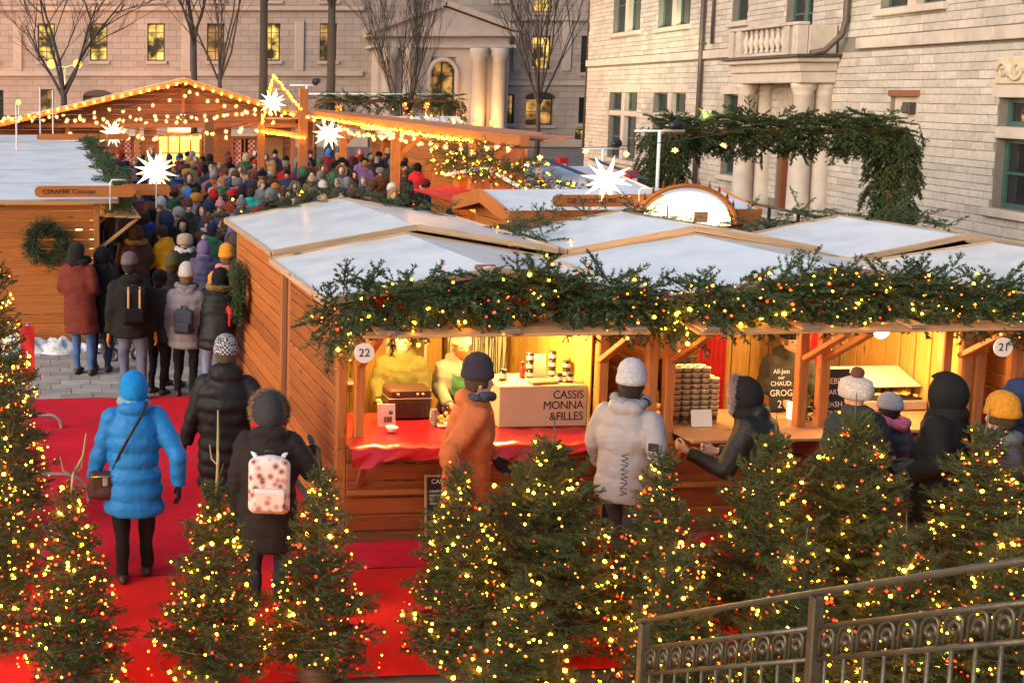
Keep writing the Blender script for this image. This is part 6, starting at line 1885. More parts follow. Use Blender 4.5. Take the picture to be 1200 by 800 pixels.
near = [  # x, y, rz, label, h, pose, coat, colours, trousers, gear, gloves
 (-.72, 16.75, -.45, 'woman in rust red coat and dark hair beside the left hut', 1.84, 1, 'coat', (.14, .026, .018), K['denim'], [('long', (.02, .015, .014)), ('scarf', (.02, .018, .02), 1.35)], ()),
 (-.50, 16.95, -.3, 'person in dark coat hidden behind the rust red coat', 1.75, 0, 'coat', K['black'], K['navy'], [('hood', K['black'])], None),
 (-.03, 15.35, 0, 'man in black jacket, grey cap and yellow gloves with a buckled backpack', 1.84, 0, 'jacket', (.012, .012, .011), (.11, .13, .2), [('beanie', (.13, .1, .11))], K['mustard']),
 (.26, 15.65, -.7, 'child in black cap and dark jacket between the backpack and the grey coat', 1.58, 1, 'jacket', K['charcoal'], K['black'], [('beanie', K['black'])], None),
 (.47, 16.05, -.6, 'person in olive bobble hat and black coat', 1.72, 1, 'coat', (.02, .018, .016), K['black'], [('tall', (.09, .075, .03)), ('pom', (.12, .04, .02))], None),
 (.62, 15.5, -.25, 'woman in grey quilted coat with pale knit hat and small dark backpack', 1.66, 0, 'puffer', (.2, .18, .2), K['black'], [('tall', (.5, .47, .45), 1.05), ('scarf', (.2, .18, .2), 1.25)], None),
 (.96, 15.3, -.2, 'man in black quilted coat with fur collar and pale jeans', 1.7, 3, 'puffer', K['black'], K['paledenim'], [('hood', K['black'], 1.0), ('collarfur', (.5, .3, .1), 1.25)], ()),
 (1.28, 17.0, .2, 'person in orange hat and pink scarf by the hut wall', 1.7, 0, 'jacket', (.55, .22, .04), K['charcoal'], [('tall', (.68, .26, .03), 1.1), ('scarf', (.62, .2, .2), 1.3)], None),
 (1.01, 18.8, .1, 'person in violet hat and navy hooded jacket', 1.6, 0, 'puffer', (.06, .055, .12), K['navy'], [('hood', (.15, .1, .22)), ('pom', (.4, .32, .26))], None),
 (.52, 20.1, .9, 'person in yellow jacket bending over the counter', 1.72, 3, 'jacket', (.68, .30, .01), K['charcoal'], [('short', (.06, .03, .02))], None),
 (.70, 18.95, -.4, 'person in light fur hat and dark coat with pale collar', 1.68, 0, 'coat', K['black'], K['black'], [('furhat', (.46, .34, .24)), ('scarf', (.5, .48, .48), 1.3)], None),
 (.80, 21.6, PI - .2, 'woman in black hood facing us behind the yellow jacket', 1.64, 1, 'puffer', K['black'], K['black'], [('hood', K['black'])], None),
 (1.25, 23.7, PI + .15, 'person in black coat and hood facing us with a pale face', 1.72, 2, 'coat', (.02, .02, .02), K['black'], [('hood', (.03, .025, .025))], None),
 (1.64, 24.9, PI - .1, 'woman in pink bobble hat and beige fur collar facing us', 1.66, 1, 'coat', (.1, .09, .085), K['black'], [('beanie', (.6, .2, .25)), ('pom', (.6, .3, .32)), ('collarfur', (.5, .38, .28), 1.35)], None),
 (.56, 25.9, -.4, 'person in pale grey hooded coat with scarf', 1.68, 1, 'coat', (.42, .40, .41), K['charcoal'], [('hood', (.45, .43, .43)), ('scarf', (.3, .1, .12))], None),
 (1.3, 27.6, .3, 'person in bright blue hooded jacket bending forward', 1.75, 3, 'jacket', (.01, .17, .62), K['navy'], [('short', (.04, .025, .02))], None),
 (2.55, 27.9, -.5, 'person in turquoise jacket near the roof edge', 1.7, 0, 'jacket', (.01, .33, .31), K['black'], [('short', (.04, .03, .025))], None),
 (1.62, 24.05, .1, 'child in blue jacket with black and orange hat', 1.3, 0, 'jacket', (.01, .14, .34), K['navy'], [('beanie', K['black']), ('scarf', (.7, .16, .02))], None),
 (.03, 19.9, .3, 'person in dark brown hooded coat lit from the counter', 1.72, 1, 'coat', (.07, .03, .02), K['black'], [('hood', (.06, .022, .015), 1.06), ('collarfur', (.6, .4, .12), 1.3)], None),
 (.3, 24.2, -.3, 'person in olive coat with green scarf by the alley counter', 1.72, 0, 'coat', (.11, .08, .04), K['black'], [('hood', (.1, .055, .03)), ('scarf', (.03, .18, .07), 1.2)], None),
 (.18, 22.6, .4, 'person in royal blue coat behind the brown hood', 1.68, 0, 'jacket', (.02, .04, .3), K['navy'], [('short', (.05, .03, .02))], None),
 (1.55, 19.7, .1, 'person in dark grey fur hood near the hut corner', 1.62, 0, 'coat', (.06, .05, .05), K['black'], [('hood', (.07, .055, .05), 1.1), ('fur', (.3, .2, .14), 1.15)], None),
]
for t in near:
    x, y, rz, lab, h, i, kd, cc, tr, ge, gl = t
    crowd(x, y, rz, lab, h, i, kd, cc, tr, ge, gl, abs(rz) > 2, Q)
q = random.Random(5)
CN = [('black', K['black']), ('charcoal', K['charcoal']), ('grey', K['grey']), ('navy', K['navy']), ('brown', K['brown']), ('maroon', K['maroon']), ('red', K['red']), ('olive', K['olive']), ('blue', K['blue']), ('dark green', K['green']), ('beige', K['beige']), ('pale grey', K['pale']), ('purple', K['purple']), ('rust', K['rust']), ('teal', K['teal'])]
CW = [14, 10, 4, 9, 6, 4, 2, 3, 1.5, 2, 1.2, 1.2, 1, 1, .6]
HN = [('black', K['black'], 9), ('grey', K['grey'], 4), ('red', K['red'], 2), ('white', K['pale'], 2), ('pink', K['pink'], 1), ('brown', K['brown'], 5), ('navy', K['navy'], 4), ('mustard', K['mustard'], 1.5), ('maroon', K['maroon'], 2), ('green', K['green'], 1.5), ('blue', K['blue'], 1.5), ('beige', K['beige'], 2)]
KN = [('bobble hat', 2), ('knit hat', 4), ('hood', 4), ('fur hat', 1), ('bare head', 2)]
used = set(); spots = []
def place(x0, x1, y0, y1, n, mind=.5):
    k = 0; tries = 0
    while k < n and tries < n * 60:
        tries += 1
        y = q.uniform(y0, y1); x = q.uniform(x0(y), x1(y))
        if all((x - a) ** 2 + (y - b) ** 2 > mind * mind for a, b in spots) and all((x - t[0]) ** 2 + (y - t[1]) ** 2 > .3 for t in near):
            spots.append((x, y)); k += 1
lx = lambda y: 1.75 * CS - y * SN - .2
place(lx, lambda y: lx(y) + 2.6, 21.0, 28.0, 34, .55)
place(lx, lambda y: 6.2, 28.0, 35.0, 64, .6)
place(lambda y: lx(y) + .4, lambda y: 8.8, 35.0, 44.5, 86, .66)
place(lambda y: 6.9, lambda y: 8.0, 22.5, 30.0, 8, .7)
place(lambda y: 2.6, lambda y: 6.0, 23.0, 28.5, 16, .7)
where = lambda x, y: ('near the hall door' if y > 40 else 'far up the alley' if y > 36 else 'around the entrance frame' if y > 31 and x > 1.5 else 'under the timber shelter' if x > 6.5 else 'in the middle of the alley' if x < 2.2 else 'behind the white roofs')
for x, y in spots:
    for _ in range(200):
        cn, cc = q.choices(CN, CW)[0]; hn, hc, _w = q.choices(HN, [h[2] for h in HN])[0]; kn = q.choices([k_[0] for k_ in KN], [k_[1] for k_ in KN])[0]
        kd = q.choice(('coat', 'jacket', 'puffer'))
        if kn == 'bare head': hn = q.choice(('dark', 'fair', 'grey'))
        lab = 'person in %s %s and %s %s %s' % (cn, {'coat': 'long coat', 'jacket': 'jacket', 'puffer': 'quilted jacket'}[kd], hn, kn if kn != 'bare head' else 'hair', where(x, y))
        if lab not in used: break
    used.add(lab)
    v = q.uniform(.75, 1.3); cc = tuple(c * v for c in cc)
    if kn == 'bobble hat': ge = [('beanie', hc), ('pom', tuple(min(.7, c * 1.5 + .05) for c in hc))]
    elif kn == 'knit hat': ge = [(q.choice(('beanie', 'tall')), hc)]
    elif kn == 'hood': ge = [('hood', hc)] + ([('fur', K['beige'], 1.1)] if q.random() < .35 else [])
    elif kn == 'fur hat': ge = [('furhat', hc)]
    else: ge = [(q.choice(('short', 'long')), {'dark': (.03, .02, .015), 'fair': (.35, .2, .08), 'grey': (.3, .29, .28)}[hn])]
    if q.random() < .3: ge.append(('scarf', q.choice(CN)[1]))
    rz = q.choice((0, 0, 0, PI, PI, PI / 2, -PI / 2)) + q.uniform(-.6, .6)
    crowd(x, y, rz, lab, q.uniform(1.56, 1.84), q.choice((0, 0, 1, 2)), kd, cc, q.choice((K['black'], K['denim'], K['navy'], K['charcoal'])), ge)
# ------------------------------------------------------------------ goods and fittings of the stalls
def child_at(root, lx, ly, z):   # world place of a local point of a stall
    return root.matrix_basis @ Vector((lx, ly, z))
def at22(x, y, z): return SW(2.5 + x, 10.25 + y, z)
def at21(x, y, z): return SW(5.26 + x, 10.25 + y, z)
CT = .948
M['jar_dark'] = pmat('dark_jam', (.035, .006, .012), .15, var=.1, bump=0, spec=.6)
M['jar_label'] = pmat('paper_label', (.7, .62, .5), .7, var=.1, bump=0)
M['paper'] = pmat('paper', (.76, .73, .68), .7, var=.04, bump=0)
M['glassy'] = pmat('glass_jar', (.8, .8, .78), .05, var=.02, bump=0, trans=.8)
M['bread'] = pmat('golden_food', (.62, .34, .05), .6, var=.35, scale=25, bump=.6)
M['kraft'] = pmat('cream_cup', (.68, .55, .36), .6, var=.08, bump=0)
M['band'] = pmat('brown_band', (.14, .06, .02), .6, var=.1, bump=0)
M['wicker'] = pmat('wicker', (.42, .25, .09), .7, var=.4, scale=30, bump=1., bscale=60)
M['straw'] = pmat('straw', (.66, .46, .16), .7, var=.3, bump=0)
# white box with hand-painted name
e = empty('display_box', at22(1.5, .18, CT), SR, 'white display box with a painted name on the red counter', 'box')
MB().bx(0, .80, 0, .5, 0, .37, .006).build('case', pmat('kraft_white_board', (.44, .32, .215), .7, var=.06, bump=.05), e)
for s, z in (('CASSIS', .285), ('MONNA', .19), ('&FILLES', .09)):
    text_part(e, s, .105, (.77, -.003, z), (PI / 2, 0, 0), M['ink'], .001, 'lettering', 'RIGHT', .95, .95)
def jar(x, y, z, label, r=.032, h=.075, big=False):
    j = empty('jar', at22(x, y, z), SR, label, 'jar', 'jars on the white box')
    MB().lathe([(r, 0), (r * 1.04, .006), (r * 1.04, h * .8), (r * .9, h * .86)], 14).build('glass', M['jar_dark'], j)
    MB().lathe([(r * 1.06, h * .2), (r * 1.06, h * .66)], 14, cap=False).build('paper_label', M['jar_label'], j)
    MB().lathe([(r * .95, h * .86), (r * .97, h * .87), (r * .97, h), (r * .2, h * 1.005)], 14).build('lid', M['black'], j)
ZB = CT + .372
for k in range(3): jar(1.90, .5, ZB + k * .077, ['lowest jar of the left stack of three', 'middle jar of the left stack of three', 'top jar of the left stack of three'][k])
for k in range(3): jar(2.13, .55, ZB + k * .077, ['lowest jar of the right stack of three', 'middle jar of the right stack of three', 'top jar of the right stack of three'][k])
jar(2.10, .33, ZB, 'jar at the right front of the white box, left one'); jar(2.19, .31, ZB, 'jar at the right front corner of the white box')
jar(2.24, .5, ZB, 'lower jar behind the right front corner'); jar(2.24, .5, ZB + .077, 'upper jar behind the right front corner')
jar(1.62, .42, ZB, 'lone tall dark jar at the left end of the white box', .034, .1)
b = empty('bottle', at22(1.82, .48, ZB), SR, 'small red bottle between the jars on the white box', 'bottle')
MB().lathe([(.025, 0), (.026, .07), (.012, .1), (.011, .13)], 12).build('glass', pmat('red_glass', (.3, .01, .015), .1, bump=0), b); MB().lathe([(.013, .13), (.013, .15)], 10).build('cap', M['black'], b)
tag(MB().box((0, 0, 0), (.12, .012, .2), .003).build('price_card', M['white_wood'], None, loc=at22(2.01, .56, ZB + .10), rot=(-.12, 0, SR)), 'plain pale card standing between the jar stacks', 'card')
tag(MB().bx(-.13, .13, -.05, .05, 0, .025, .008).build('wooden_board', M['wood_pale'], None, loc=at22(1.93, .27, ZB), rot=(0, 0, SR + .15)), 'short wooden board lying on the white box', 'board')
# dark case
e = empty('equipment_case', at22(.6, .5, CT), SR, 'dark ribbed case with pale rim on the red counter', 'case')
MB().bx(0, .40, 0, .25, 0, .28, .02).build('shell', M['leather'], e); MB().bx(-.004, .404, -.006, .256, .19, .197, .002).build('rim', M['steel'], e)
for k in range(11): MB().bx(.03 + k * .033, .045 + k * .033, -.009, .0, .02, .17, .002).build('rib', M['black'], e)
for x in (.08, .26, .31): MB().lathe([(.012, 0), (.012, .01)], 10).build('knob', M['steel'], e, loc=(x, -.002, .235), rot=(PI / 2, 0, 0))
# card with bowl, jars and tray
e = empty('price_card', at22(.44, .3, CT), SR, 'white card with a small picture at the left end of the red counter', 'card')
MB().box((.08, 0, .1), (.16, .008, .2), .002, (-.15, 0, 0)).build('sheet', M['paper'], e)
for k in range(3): MB().bx(.055 + k * .025, .075 + k * .025, -.02, -.017, .04, .09).build('print', [M['wood_dark'], M['band'], M['wood_dark']][k], e)
MB().lathe([(.02, 0), (.02, .003)], 12).build('print', pmat('blue_print', (.03, .08, .3), .7, bump=0), e, loc=(.12, -.004, .125), rot=(PI / 2 - .15, 0, 0))
tag(MB().lathe([(.03, 0), (.05, .035), (.055, .045), (.05, .043), (.028, .008)], 16).build('bowl', M['white_paint'], None, loc=at22(.52, .12, CT)), 'small white bowl in front of the white card', 'bowl')
e = empty('jar', at22(1.13, .55, CT), SR, 'dark jar with round label beside the tray of samples', 'jar'); MB().lathe([(.045, 0), (.048, .1), (.04, .11)], 14).build('glass', M['jar_dark'], e); MB().lathe([(.042, .11), (.042, .13), (.01, .131)], 14).build('lid', M['black'], e)
MB().lathe([(.02, 0), (.02, .004)], 12).build('paper_label', M['jar_label'], e, loc=(0, -.048, .05), rot=(PI / 2, 0, 0))
tag(MB().lathe([(.035, 0), (.036, .12), (.03, .14), (.032, .15)], 14).build('glass_jar', M['glassy'], None, loc=at22(.95, .3, CT)), 'clear glass jar in front of the dark case', 'jar')
e = empty('sample_tray', at22(1.12, .32, CT), SR, 'tray with crumbled samples and a bag on the red counter', 'tray'); MB().bx(-.15, .15, -.1, .1, 0, .02, .006).build('tray', M['white_wood'], e)
q = random.Random(2); bb = MB()
for k in range(26): bb.ell((q.uniform(-.12, .12), q.uniform(-.08, .08), .03 + q.random() * .03), (.025, .02, .015), 7, 5, (q.random() * 3, q.random() * 3, 0))
tag(bb.build('samples', M['bread'], e), kind='stuff')
# back of the stall: shelves, name, twig panel
def shelf(root, x, y, z, w, h, label, rows=2, lit=False):
    e = empty('shelf_unit', root(x, y, z), SR, label, 'shelf', 'white shelf frames in the stall')
    for xx in (0, w - .03): MB().bx(xx, xx + .03, 0, .2, 0, h, .003).build('side', M['white_wood'], e)
    for k in range(rows + 1): MB().bx(.03, w - .03, 0, .2, k * (h - .03) / rows, k * (h - .03) / rows + .03, .003).build('board', M['white_wood'], e)
    return e
shelf(at22, .16, 1.85, .1, .5, 1.3, 'white shelf frame at the left behind the vendor', 3); shelf(at22, .95, 1.85, .1, .42, 1.6, 'white shelf frame between the two vendors', 3)
for k, (x, z) in enumerate(((.26, .55), (.42, .55), (.3, .98), (.5, .98), (1.05, .64), (1.2, .64), (1.06, 1.17), (1.2, 1.17))):
    tag(MB().lathe([(.04, 0), (.042, .13), (.02, .18), (.02, .22)], 12).build('bottle', M['jar_dark'], None, loc=at22(x, 1.92, z)), 'dark bottle on the white shelves behind the vendors', 'bottle', 'bottles on the back shelves')
e = empty('wall_sign', at22(1.55, 2.085, 1.55), SR, 'brown lettering of the stall name on the rear wall', 'sign')
text_part(e, 'MONNA', .26, (.05, 0, .2), (PI / 2, 0, 0), M['band'], .004, 'lettering', 'CENTER', .8); text_part(e, '& FILLES', .26, (.05, 0, -.02), (PI / 2, 0, 0), M['band'], .004, 'lettering', 'CENTER', .8)
e = empty('twig_panel', at22(1.62, 1.95, 1.02), SR, 'bright panel of upright twigs at the right rear of the stall', 'panel')
MB().bx(0, .62, 0, .03, 0, .95, .004).build('board', M['white_wood'], e)
q = random.Random(8)
for k in range(26):
    x = .02 + k * .023; MB().tube([(x, -.01, 0), (x + q.uniform(-.02, .02), -.012, .3), (x + q.uniform(-.03, .03), -.014, .6), (x + q.uniform(-.02, .02), -.01, .94)], .0045, 4).build('twig', M['bark'], e)
# sign papers pinned left
for k, (x, z, lab) in enumerate(((.32, 1.72, 'small drawing pinned high on the left rear wall'), (.75, 1.75, 'white notice pinned behind the fair haired vendor'))):
    e = empty('notice', at22(x, 2.08, z), SR, lab, 'notice'); MB().bx(-.08, .08, -.006, 0, -.1, .1).build('sheet', M['paper'], e)
    MB().tube([(.04 * math.cos(t * .6), -.008, .02 + .04 * math.sin(t * .6)) for t in range(11)], .004, 4).build('print', M['ink'], e); MB().bx(-.04, .04, -.009, -.006, -.07, -.04).build('print', M['band'], e)
# chalkboard leaning at the foot of the stall
e = empty('chalkboard', SW(3.26, 10.12, .02), SR, 'framed chalkboard menu leaning at the foot of stall 22', 'chalkboard', 'chalkboards')
e.rotation_euler = (-.1, 0, SR)
MB().bx(.02, .26, -.012, 0, .02, .58).build('slate', M['slate'], e)
for a in ((0, .28, 0, .02), (0, .28, .58, .6)): MB().bx(a[0], a[1], -.018, .006, a[2], a[3], .003).build('frame', M['wood_pale'], e)
for x in (0, .26): MB().bx(x, x + .02, -.018, .006, .02, .58, .003).build('frame', M['wood_pale'], e)
for s, sz, z in (('CASSIS', .055, .54), ('CONFITURES', .028, .455), ('GELEE DE CASSIS', .024, .42), ('VINAIGRE', .026, .385), ('CREME DE CASSIS', .024, .35), ('BAR', .05, .25), ('VIN CHAUD', .026, .195), ('CIDRE', .026, .16), ('JUS', .026, .125)):
    text_part(e, s, sz, (.04 if sz < .04 else .14, -.014, z), (PI / 2, 0, 0), M['chalk'], .0006, 'lettering', 'LEFT' if sz < .04 else 'CENTER')
# ---- stall 21
cup = MB().lathe([(.030, 0), (.041, .1), (.043, .1), (.043, .108), (.038, .108), (.03, .02)], 14); 
cupm = bpy.data.meshes.new('cup'); cupm = cup.mesh('cup', M['kraft'])
bandm = MB().lathe([(.0345, .03), (.0395, .075)], 14, cap=False).mesh('sleeve', M['band'])
for cx in range(5):
    for cy in range(2):
        for k in range((9, 9, 9, 9, 7)[cx]):
            o = mobj('paper_cup', cupm, None, at21(.37 + cx * .088, .2 + cy * .09, CT + .0 + k * .05 + (.003 if k else 0)))
            tag(o, 'cream paper cup with brown sleeve in the stacks on the pale counter', 'cup', 'stacked paper cups'); mobj('sleeve', bandm, o)
tag(MB().box((0, 0, .075), (.19, .008, .15), .002, (-.2, 0, 0)).build('price_card', M['paper'], None, loc=at21(.55, .08, CT), rot=(0, 0, SR)), 'blank white card leaning on the cup stacks', 'card')
def chalk(root, x, y, z, w, h, label, lines, tilt=-.08, frame=False):
    e = empty('chalkboard', root(x, y, z), SR, label, 'chalkboard', 'chalkboards'); e.rotation_euler = (tilt, 0, SR)
    MB().bx(0, w, 0, .012, 0, h, .002).build('slate', M['slate'], e)
    for s, sz, zz in lines: text_part(e, s, sz, (w / 2, -.003, zz * h), (PI / 2, 0, 0), M['chalk'], .0008, 'lettering', 'CENTER', .9)
    return e
chalk(at21, 1.44, .5, CT, .22, .42, 'small chalkboard offering grog beside the wooden keg', (('All-Jam', .062, .9), ('our', .05, .77), ('CHAUD:', .062, .63), ('GROG', .085, .42), ('2¹', .1, .17)))
chalk(at21, 1.66, .12, .93, .30, .50, 'larger chalkboard with payment note on the pale counter', (('DEBIT', .075, .78), ('"CARTE"', .065, .58), ('CASH', .07, .36), ('ONLY', .07, .2)))
chalk(at21, 2.02, .22, .95, .12, .42, 'narrow chalk sign right of the payment board', (('CIDRE', .045, .85), ('CHAUD', .042, .68), ('5', .06, .45)))
e = empty('keg', at21(1.72, .82, CT), SR, 'wooden keg behind the grog chalkboard', 'keg')
for k in range(16):
    a = 2 * PI * k / 16; o = MB().box((0, 0, 0), (.36, .05, .02), .004).build('stave', M['wood'], e); o.location = (.125 * math.cos(a), .125 * math.sin(a), .18); o.rotation_euler = (0, -PI / 2, a) ; o.rotation_euler = (Matrix.Rotation(a, 3, 'Z') @ Matrix.Rotation(PI / 2, 3, 'Y')).to_euler()
for z in (.06, .3): MB().lathe([(.142, z), (.142, z + .03)], 20, cap=False).build('hoop', M['steel'], e)
MB().lathe([(.128, .34), (.128, .355)], 20).build('head', M['wood_pale'], e)
e = empty('candle_box', at21(1.52, .27, CT), SR, 'lit white paper lantern on the pale counter', 'lantern'); MB().bx(-.04, .04, -.04, .04, 0, .15, .004).build('shade', emat('paper_lantern', (1, .72, .36), 1.6), e)
garland('potted_greens', 'bunch of fir and dry stems beside the payment board', [tuple(at21(1.62, .3, 1.0)), tuple(at21(1.62, .3, 1.12))], 31, 130, (.15, .3), .05, cat='plant', group=None, upshoots=.9, hang=0)
e = empty('wicker_screen', at21(1.25, 2.02, .95), SR, 'wicker screen hanging on the rear wall of stall 21', 'screen')
for k in range(16): MB().tube([(-.3 + k * .04, -.02 * (k % 2), 0), (-.3 + k * .04, -.02 * (k % 2), .95)], .008, 5).build('cane', M['wicker'], e)
for k in range(12): MB().tube([(-.32, -.01, .04 + k * .078), (.32, -.01, .04 + k * .078)], .01, 5).build('cane', M['wicker'], e)
def curtain(root, x, y, z0, z1, w, label, rz=0):
    n = 26; vs = []; fs = []
    for i in range(n + 1):
        for j in range(5):
            vs.append((w * i / n - w / 2, .03 * math.sin(i * 1.5 + j * .2), z0 + (z1 - z0) * j / 4 - 0))
    for i in range(n):
        for j in range(4): k = i * 5 + j; fs.append((k, k + 5, k + 6, k + 1))
    b = MB(); b.add(vs, fs, True); o = b.build('curtain', M['red_fabric']); o.location = root(x, y, 0); o.rotation_euler = (0, 0, SR + rz); tag(o, label, 'curtain', 'red cloth hangings')
curtain(at21, .85, 1.95, .6, 2.0, .22, 'red cloth hanging left of the wicker screen'); curtain(at21, 1.72, 2.0, .5, 2.0, .3, 'red cloth hanging right of the wicker screen'); curtain(at21, 2.42, 1.6, .9, 2.0, .4, 'bright red cloth behind the dark capped vendor')
# straw curtain at the right end
e = empty('straw_screen', at21(2.5, 1.7, .95), SR + .1, 'glittering straw screen at the right end of the stall', 'screen')
q = random.Random(12)
for k in range(34):
    MB().tube([(k * .016, q.uniform(-.02, .02), 0), (k * .016 + q.uniform(-.012, .012), q.uniform(-.02, .02), 1.05)], .006, 4).build('straw', M['straw'], e)
MB().tube([(-.02, 0, 1.05), (.58, 0, 1.05)], .014, 6).build('rod', M['wood_pale'], e)
# grill with trays
e = empty('food_counter', at21(2.2, .5, .94), SR, 'hot plate with golden food trays and glass guard in stall 21', 'hot plate')
MB().bx(0, .78, 0, .5, 0, .09, .01).build('body', M['steel'], e)
q = random.Random(5)
for k in range(3):
    MB().bx(.03 + k * .25, .26 + k * .25, .04, .46, .09, .105, .004).build('tray', M['black'], e)
    bb = MB()
    for j in range(22): bb.ell((.06 + k * .25 + q.random() * .17, .07 + q.random() * .35, .12 + q.random() * .02), (.03, .022, .016), 7, 5, (0, 0, q.random() * 3))
    tag(bb.build('food', M['bread'], e), kind='stuff')
MB().box((.39, .28, .26), (.8, .36, .012), .003, (.35, 0, 0)).build('glass_guard', M['white_wood'], e)
for x in (.02, .76): MB().bx(x - .01, x + .01, .26, .28, .09, .25).build('guard_post', M['steel'], e)
# goods on the counter of the wreath hut, lit from above
for k in range(14):
    x, y = q.uniform(.45, 1.05), 18.95 + k * .2
    o = MB().lathe([(.06, 0), (.09, .05), (.08, .09), (.03, .12), (.035, .15)], 12).build('pot', [M['kraft'], M['bread'], M['white_paint']][k % 3], None, loc=SW(x, y, .94))
    tag(o, 'glazed pottery piece on the alley counter of the wreath hut', 'pottery', 'pottery on the left counter')

# ------------------------------------------------------------------ bags
def backpack(loc, rz, label, col, w=.3, h=.42, d=.15, m='fab', straps=None, strapmat=None, sc=1.):
    e = empty('backpack', loc, rz, label, 'backpack', 'backpacks'); e.scale = (sc,) * 3
    b = MB().box((0, -d / 2, h / 2), (w, d, h), .05).ell((0, -d / 2, h * .93), (w * .46, d * .5, h * .14), 16, 9)
    bm = remesh(b, .012, 4, 'bag'); bm.materials.append(m if not isinstance(m, str) else M[m]); mobj('bag', bm, e, None, None, None, col)
    b = MB().box((0, -d - .02, h * .3), (w * .78, .06, h * .42), .025); pm_ = remesh(b, .01, 3, 'pocket'); pm_.materials.append(m if not isinstance(m, str) else M[m]); mobj('pocket', pm_, e, None, None, None, tuple(c * .85 for c in col))
    MB().tube([(-.03, -.03, h), (-.03, -.04, h + .05), (.03, -.04, h + .05), (.03, -.03, h)], .008, 6).build('handle', M['black'], e)
    for sx in (-1, 1):
        MB().tube([(sx * .09, .0, h * .95), (sx * .12, .07, h * 1.02), (sx * .14, .2, h * .98), (sx * .15, .28, h * .8), (sx * .15, .26, h * .5), (sx * .13, .1, h * .2), (sx * .12, 0, h * .12)], [(.018, .006)] * 7, 8).build('strap', strapmat or M['black'], e)
    return e
M['pinkprint'] = pmat('printed_canvas', (.62, .45, .44), .8, var=.1, bump=.2)
nt, N, L, P_ = nodes_of(M['pinkprint']); vo = N.new('ShaderNodeTexVoronoi'); vo.inputs['Scale'].default_value = 16; n1_ = N.new('ShaderNodeTexNoise'); n1_.inputs['Scale'].default_value = 12
tcn = [n for n in N if n.type == 'TEX_COORD'][0]; L.new(tcn.outputs['Object'], vo.inputs['Vector'])
cr = N.new('ShaderNodeValToRGB'); cr.color_ramp.elements[0].color = (.12, .05, .055, 1); cr.color_ramp.elements[0].position = .12; cr.color_ramp.elements[1].color = (.66, .56, .54, 1); cr.color_ramp.elements[1].position = .55
el = cr.color_ramp.elements.new(.3); el.color = (.5, .25, .23, 1)
L.new(vo.outputs['Distance'], cr.inputs[0]); L.new(cr.outputs[0], P_.inputs['Base Color'])
backpack((.965, 8.745, .88), -.1, 'pale pink printed backpack on the woman in the fur trimmed hood', (.6, .45, .44), .30, .40, .13, M['pinkprint'], None, M['white_paint'])
bp_ = backpack((-.03, 15.17, 1.03), 0, 'black backpack with two tan leather straps on the man in the grey cap', K['black'], .32, .44, .13)
for sx in (-1, 1): MB().tube([(sx * .07, -.13, .06), (sx * .07, -.165, .2), (sx * .07, -.14, .42), (sx * .07, -.06, .475)], [(.014, .004)] * 4, 8).build('leather_strap', M['wood_pale'], bp_)
backpack((.60, 15.34, .88), -.25, 'small dark grey backpack on the woman in the grey quilted coat', (.05, .055, .075), .25, .3, .1)
# brown shoulder bag of the woman in blue
e = empty('shoulder_bag', (-.25, 9.44, .72), .1, 'brown leather shoulder bag hanging at the blue coat', 'bag')
b = MB().box((0, 0, .12), (.25, .1, .22), .045).ell((0, 0, .06), (.14, .065, .07), 14, 9); bm = remesh(b, .011, 3, 'bag'); bm.materials.append(M['leather']); mobj('bag', bm, e)
MB().tube([(-.11, -.055, .2), (0, -.062, .205), (.11, -.055, .2)], .005, 5).build('zip', M['brass'], e); MB().bx(-.02, .02, -.075, -.055, .13, .2, .006).build('clasp', M['steel'], e)
MB().tube([(.06, -.0, .22), (.11, -.12, .40), (.2, -.15, .58), (.29, -.12, .72), (.33, -.02, .78), (.32, .1, .74)], [(.013, .004)] * 6, 6).build('strap', M['black'], e)
# ------------------------------------------------------------------ stair railing at the lower right
M['iron'] = pmat('bronze_painted_iron', (.11, .085, .055), .42, .45, var=.2, scale=12, bump=.2, bscale=50, dirt=((.06, .045, .03), 6, .5, .75))
RL = empty('stair_railing', (2.74, 6.4, 0), 0, 'cast iron stair railing with scroll panels at the lower right', 'railing')
def rp(t, z):    # t 0..1 along the flight
    return Vector((0 + .46 * t, -2.3 * t, 1.02 + 1.26 * t + z))
MB().tube([rp(-.02, .055), rp(.25, .06), rp(.5, .062), rp(.75, .06), rp(1.15, .055)], .014, 12).build('handrail', M['iron'], RL)
for t in (0., .52, 1.04):
    p = rp(t, 0); MB().bx(p.x - .024, p.x + .024, p.y - .024, p.y + .024, p.z - 1.02, p.z + .04, .006).build('post', M['iron'], RL)
for za, zb, r_ in ((-.1, 0, .012), (-.245, 0, .012), (-.95, 0, .016)):
    for t0, t1 in ((.01, .51), (.53, 1.03)): MB().tube([rp(t0, za), rp(t1, za)], r_, 8).build('rail', M['iron'], RL)
dirv = (rp(1, 0) - rp(0, 0)).normalized()
def scroll():
    b = MB(); pts = []
    for k in range(15):                                   # C curl inside an upright arch
        a = -.5 + k * .38; r = .036 * (1 - k / 22); pts.append(dirv * (r * math.cos(a)) + Vector((0, 0, r * math.sin(a) - .172)))
    b.tube(pts, [.009] * 15, 7)
    arch_ = [dirv * -.045 + Vector((0, 0, -.235))] + [dirv * (-.045 * math.cos(PI * k / 8)) + Vector((0, 0, -.155 + .045 * math.sin(PI * k / 8))) for k in range(9)] + [dirv * .045 + Vector((0, 0, -.235))]
    b.tube(arch_, .0075, 6); b.ell(pts[-1], (.014, .014, .014), 8, 6)
    return b.mesh('scroll', M['iron'])
SC = scroll(); PK = MB().tube([(0, 0, -.95), (0, 0, -.245)], .009, 6).mesh('picket', M['iron'])
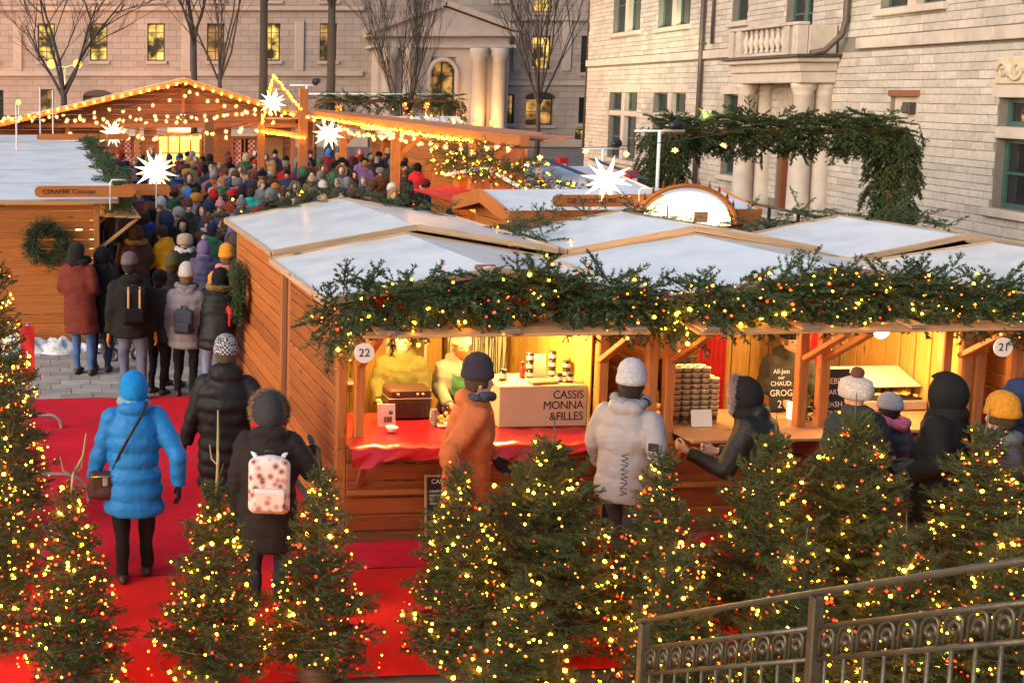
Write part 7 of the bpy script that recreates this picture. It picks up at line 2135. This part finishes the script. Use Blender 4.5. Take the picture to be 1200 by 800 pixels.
for s in range(2):
    for k in range(11):
        t = .03 + s * .52 + k * .0445
        mobj('scroll', SC, RL, rp(t, 0)); mobj('picket', PK, RL, rp(t, 0))
st = MB()
for k in range(8): st.bx(-1.9, .62, -2.4 + k * .3 if False else -.3 * k - .3, -.3 * k, -.05, .02 + .165 * k, .01)
st.T = None
o = st.build('stone_steps', M['stone_trim']); o.location = (2.95, 6.5, 0); o.scale = (-1, 1, 1); tag(o, kind='structure')
# ------------------------------------------------------------------ small street things at the left
for k, (x, y, w, hh, lab) in enumerate(((-1.15, 14.0, .28, .16, 'bent steel bicycle hoop on the carpet, far one'), (-.95, 11.4, .5, .28, 'bent steel bicycle hoop on the carpet, near one'))):
    e = empty('bicycle_hoop', (x, y, .02), 0, lab, 'bicycle rack', 'bent steel hoops')
    n = 12; pts = [(-w, 0, 0), (-w, 0, hh * .6)] + [(-w + (w * .5) * (1 - math.cos(PI / 2 * j / n)), 0, hh * .6 + hh * .4 * math.sin(PI / 2 * j / n)) for j in range(1, n + 1)] + [(w * .5 + (w * .5) * math.sin(PI / 2 * j / n), 0, hh - hh * .9 * (1 - math.cos(PI / 2 * j / n))) for j in range(n + 1)] + [(w, 0, 0)]
    MB().tube(pts, .022, 9).build('tube', M['steel'], e); MB().bx(-w - .06, -w + .06, -.06, .06, 0, .012).build('foot', M['steel'], e)
e = empty('banner', (-1.21, 13.5, 0), 0, 'narrow red banner behind the tall left fir', 'banner'); MB().tube([(0, .02, 0), (0, .02, 1.35)], .015, 8).build('pole', M['steel'], e)
vs = []; fs = []
for i in range(13):
    for j in range(7): vs.append((.08 - .16 * j / 6, .012 * math.sin(i * .7 + j), 1.32 - .6 * i / 12))
for i in range(12):
    for j in range(6): a = i * 7 + j; fs.append((a, a + 1, a + 8, a + 7))
b = MB(); b.add(vs, fs, True); b.build('cloth', M['red_fabric'], e)
# stroller half hidden among the legs
e = empty('stroller', (-.35, 17.6, 0), .3, 'black stroller wheel and frame between the legs of the queue', 'stroller')
for dx, dy in ((-.02, 0), (.4, .0), (-.02, .55), (.4, .55)):
    w = MB().tube([(0, .1 * math.cos(2 * PI * k / 20), .11 + .1 * math.sin(2 * PI * k / 20)) for k in range(21)], .022, 8, cap=False).build('wheel', M['black'], e, loc=(dx, dy, 0), rot=(0, 0, PI / 2 - .3))
    MB().lathe([(.06, -.012), (.06, .012)], 14).build('rim', M['steel'], w, loc=(0, 0, .11), rot=(0, PI / 2, 0))
MB().tube([(0, 0, .11), (.1, .1, .5), (.1, .2, .95)], .014, 6).tube([(.4, 0, .11), (.3, .1, .5), (.3, .2, .95)], .014, 6).tube([(.1, .2, .95), (.3, .2, .95)], .016, 6).build('frame', M['black'], e)
MB().box((.2, .3, .5), (.3, .4, .3), .08).build('seat', M['fab'], e, color=(.02, .02, .025))
bpy.data.scenes.remove(WS)
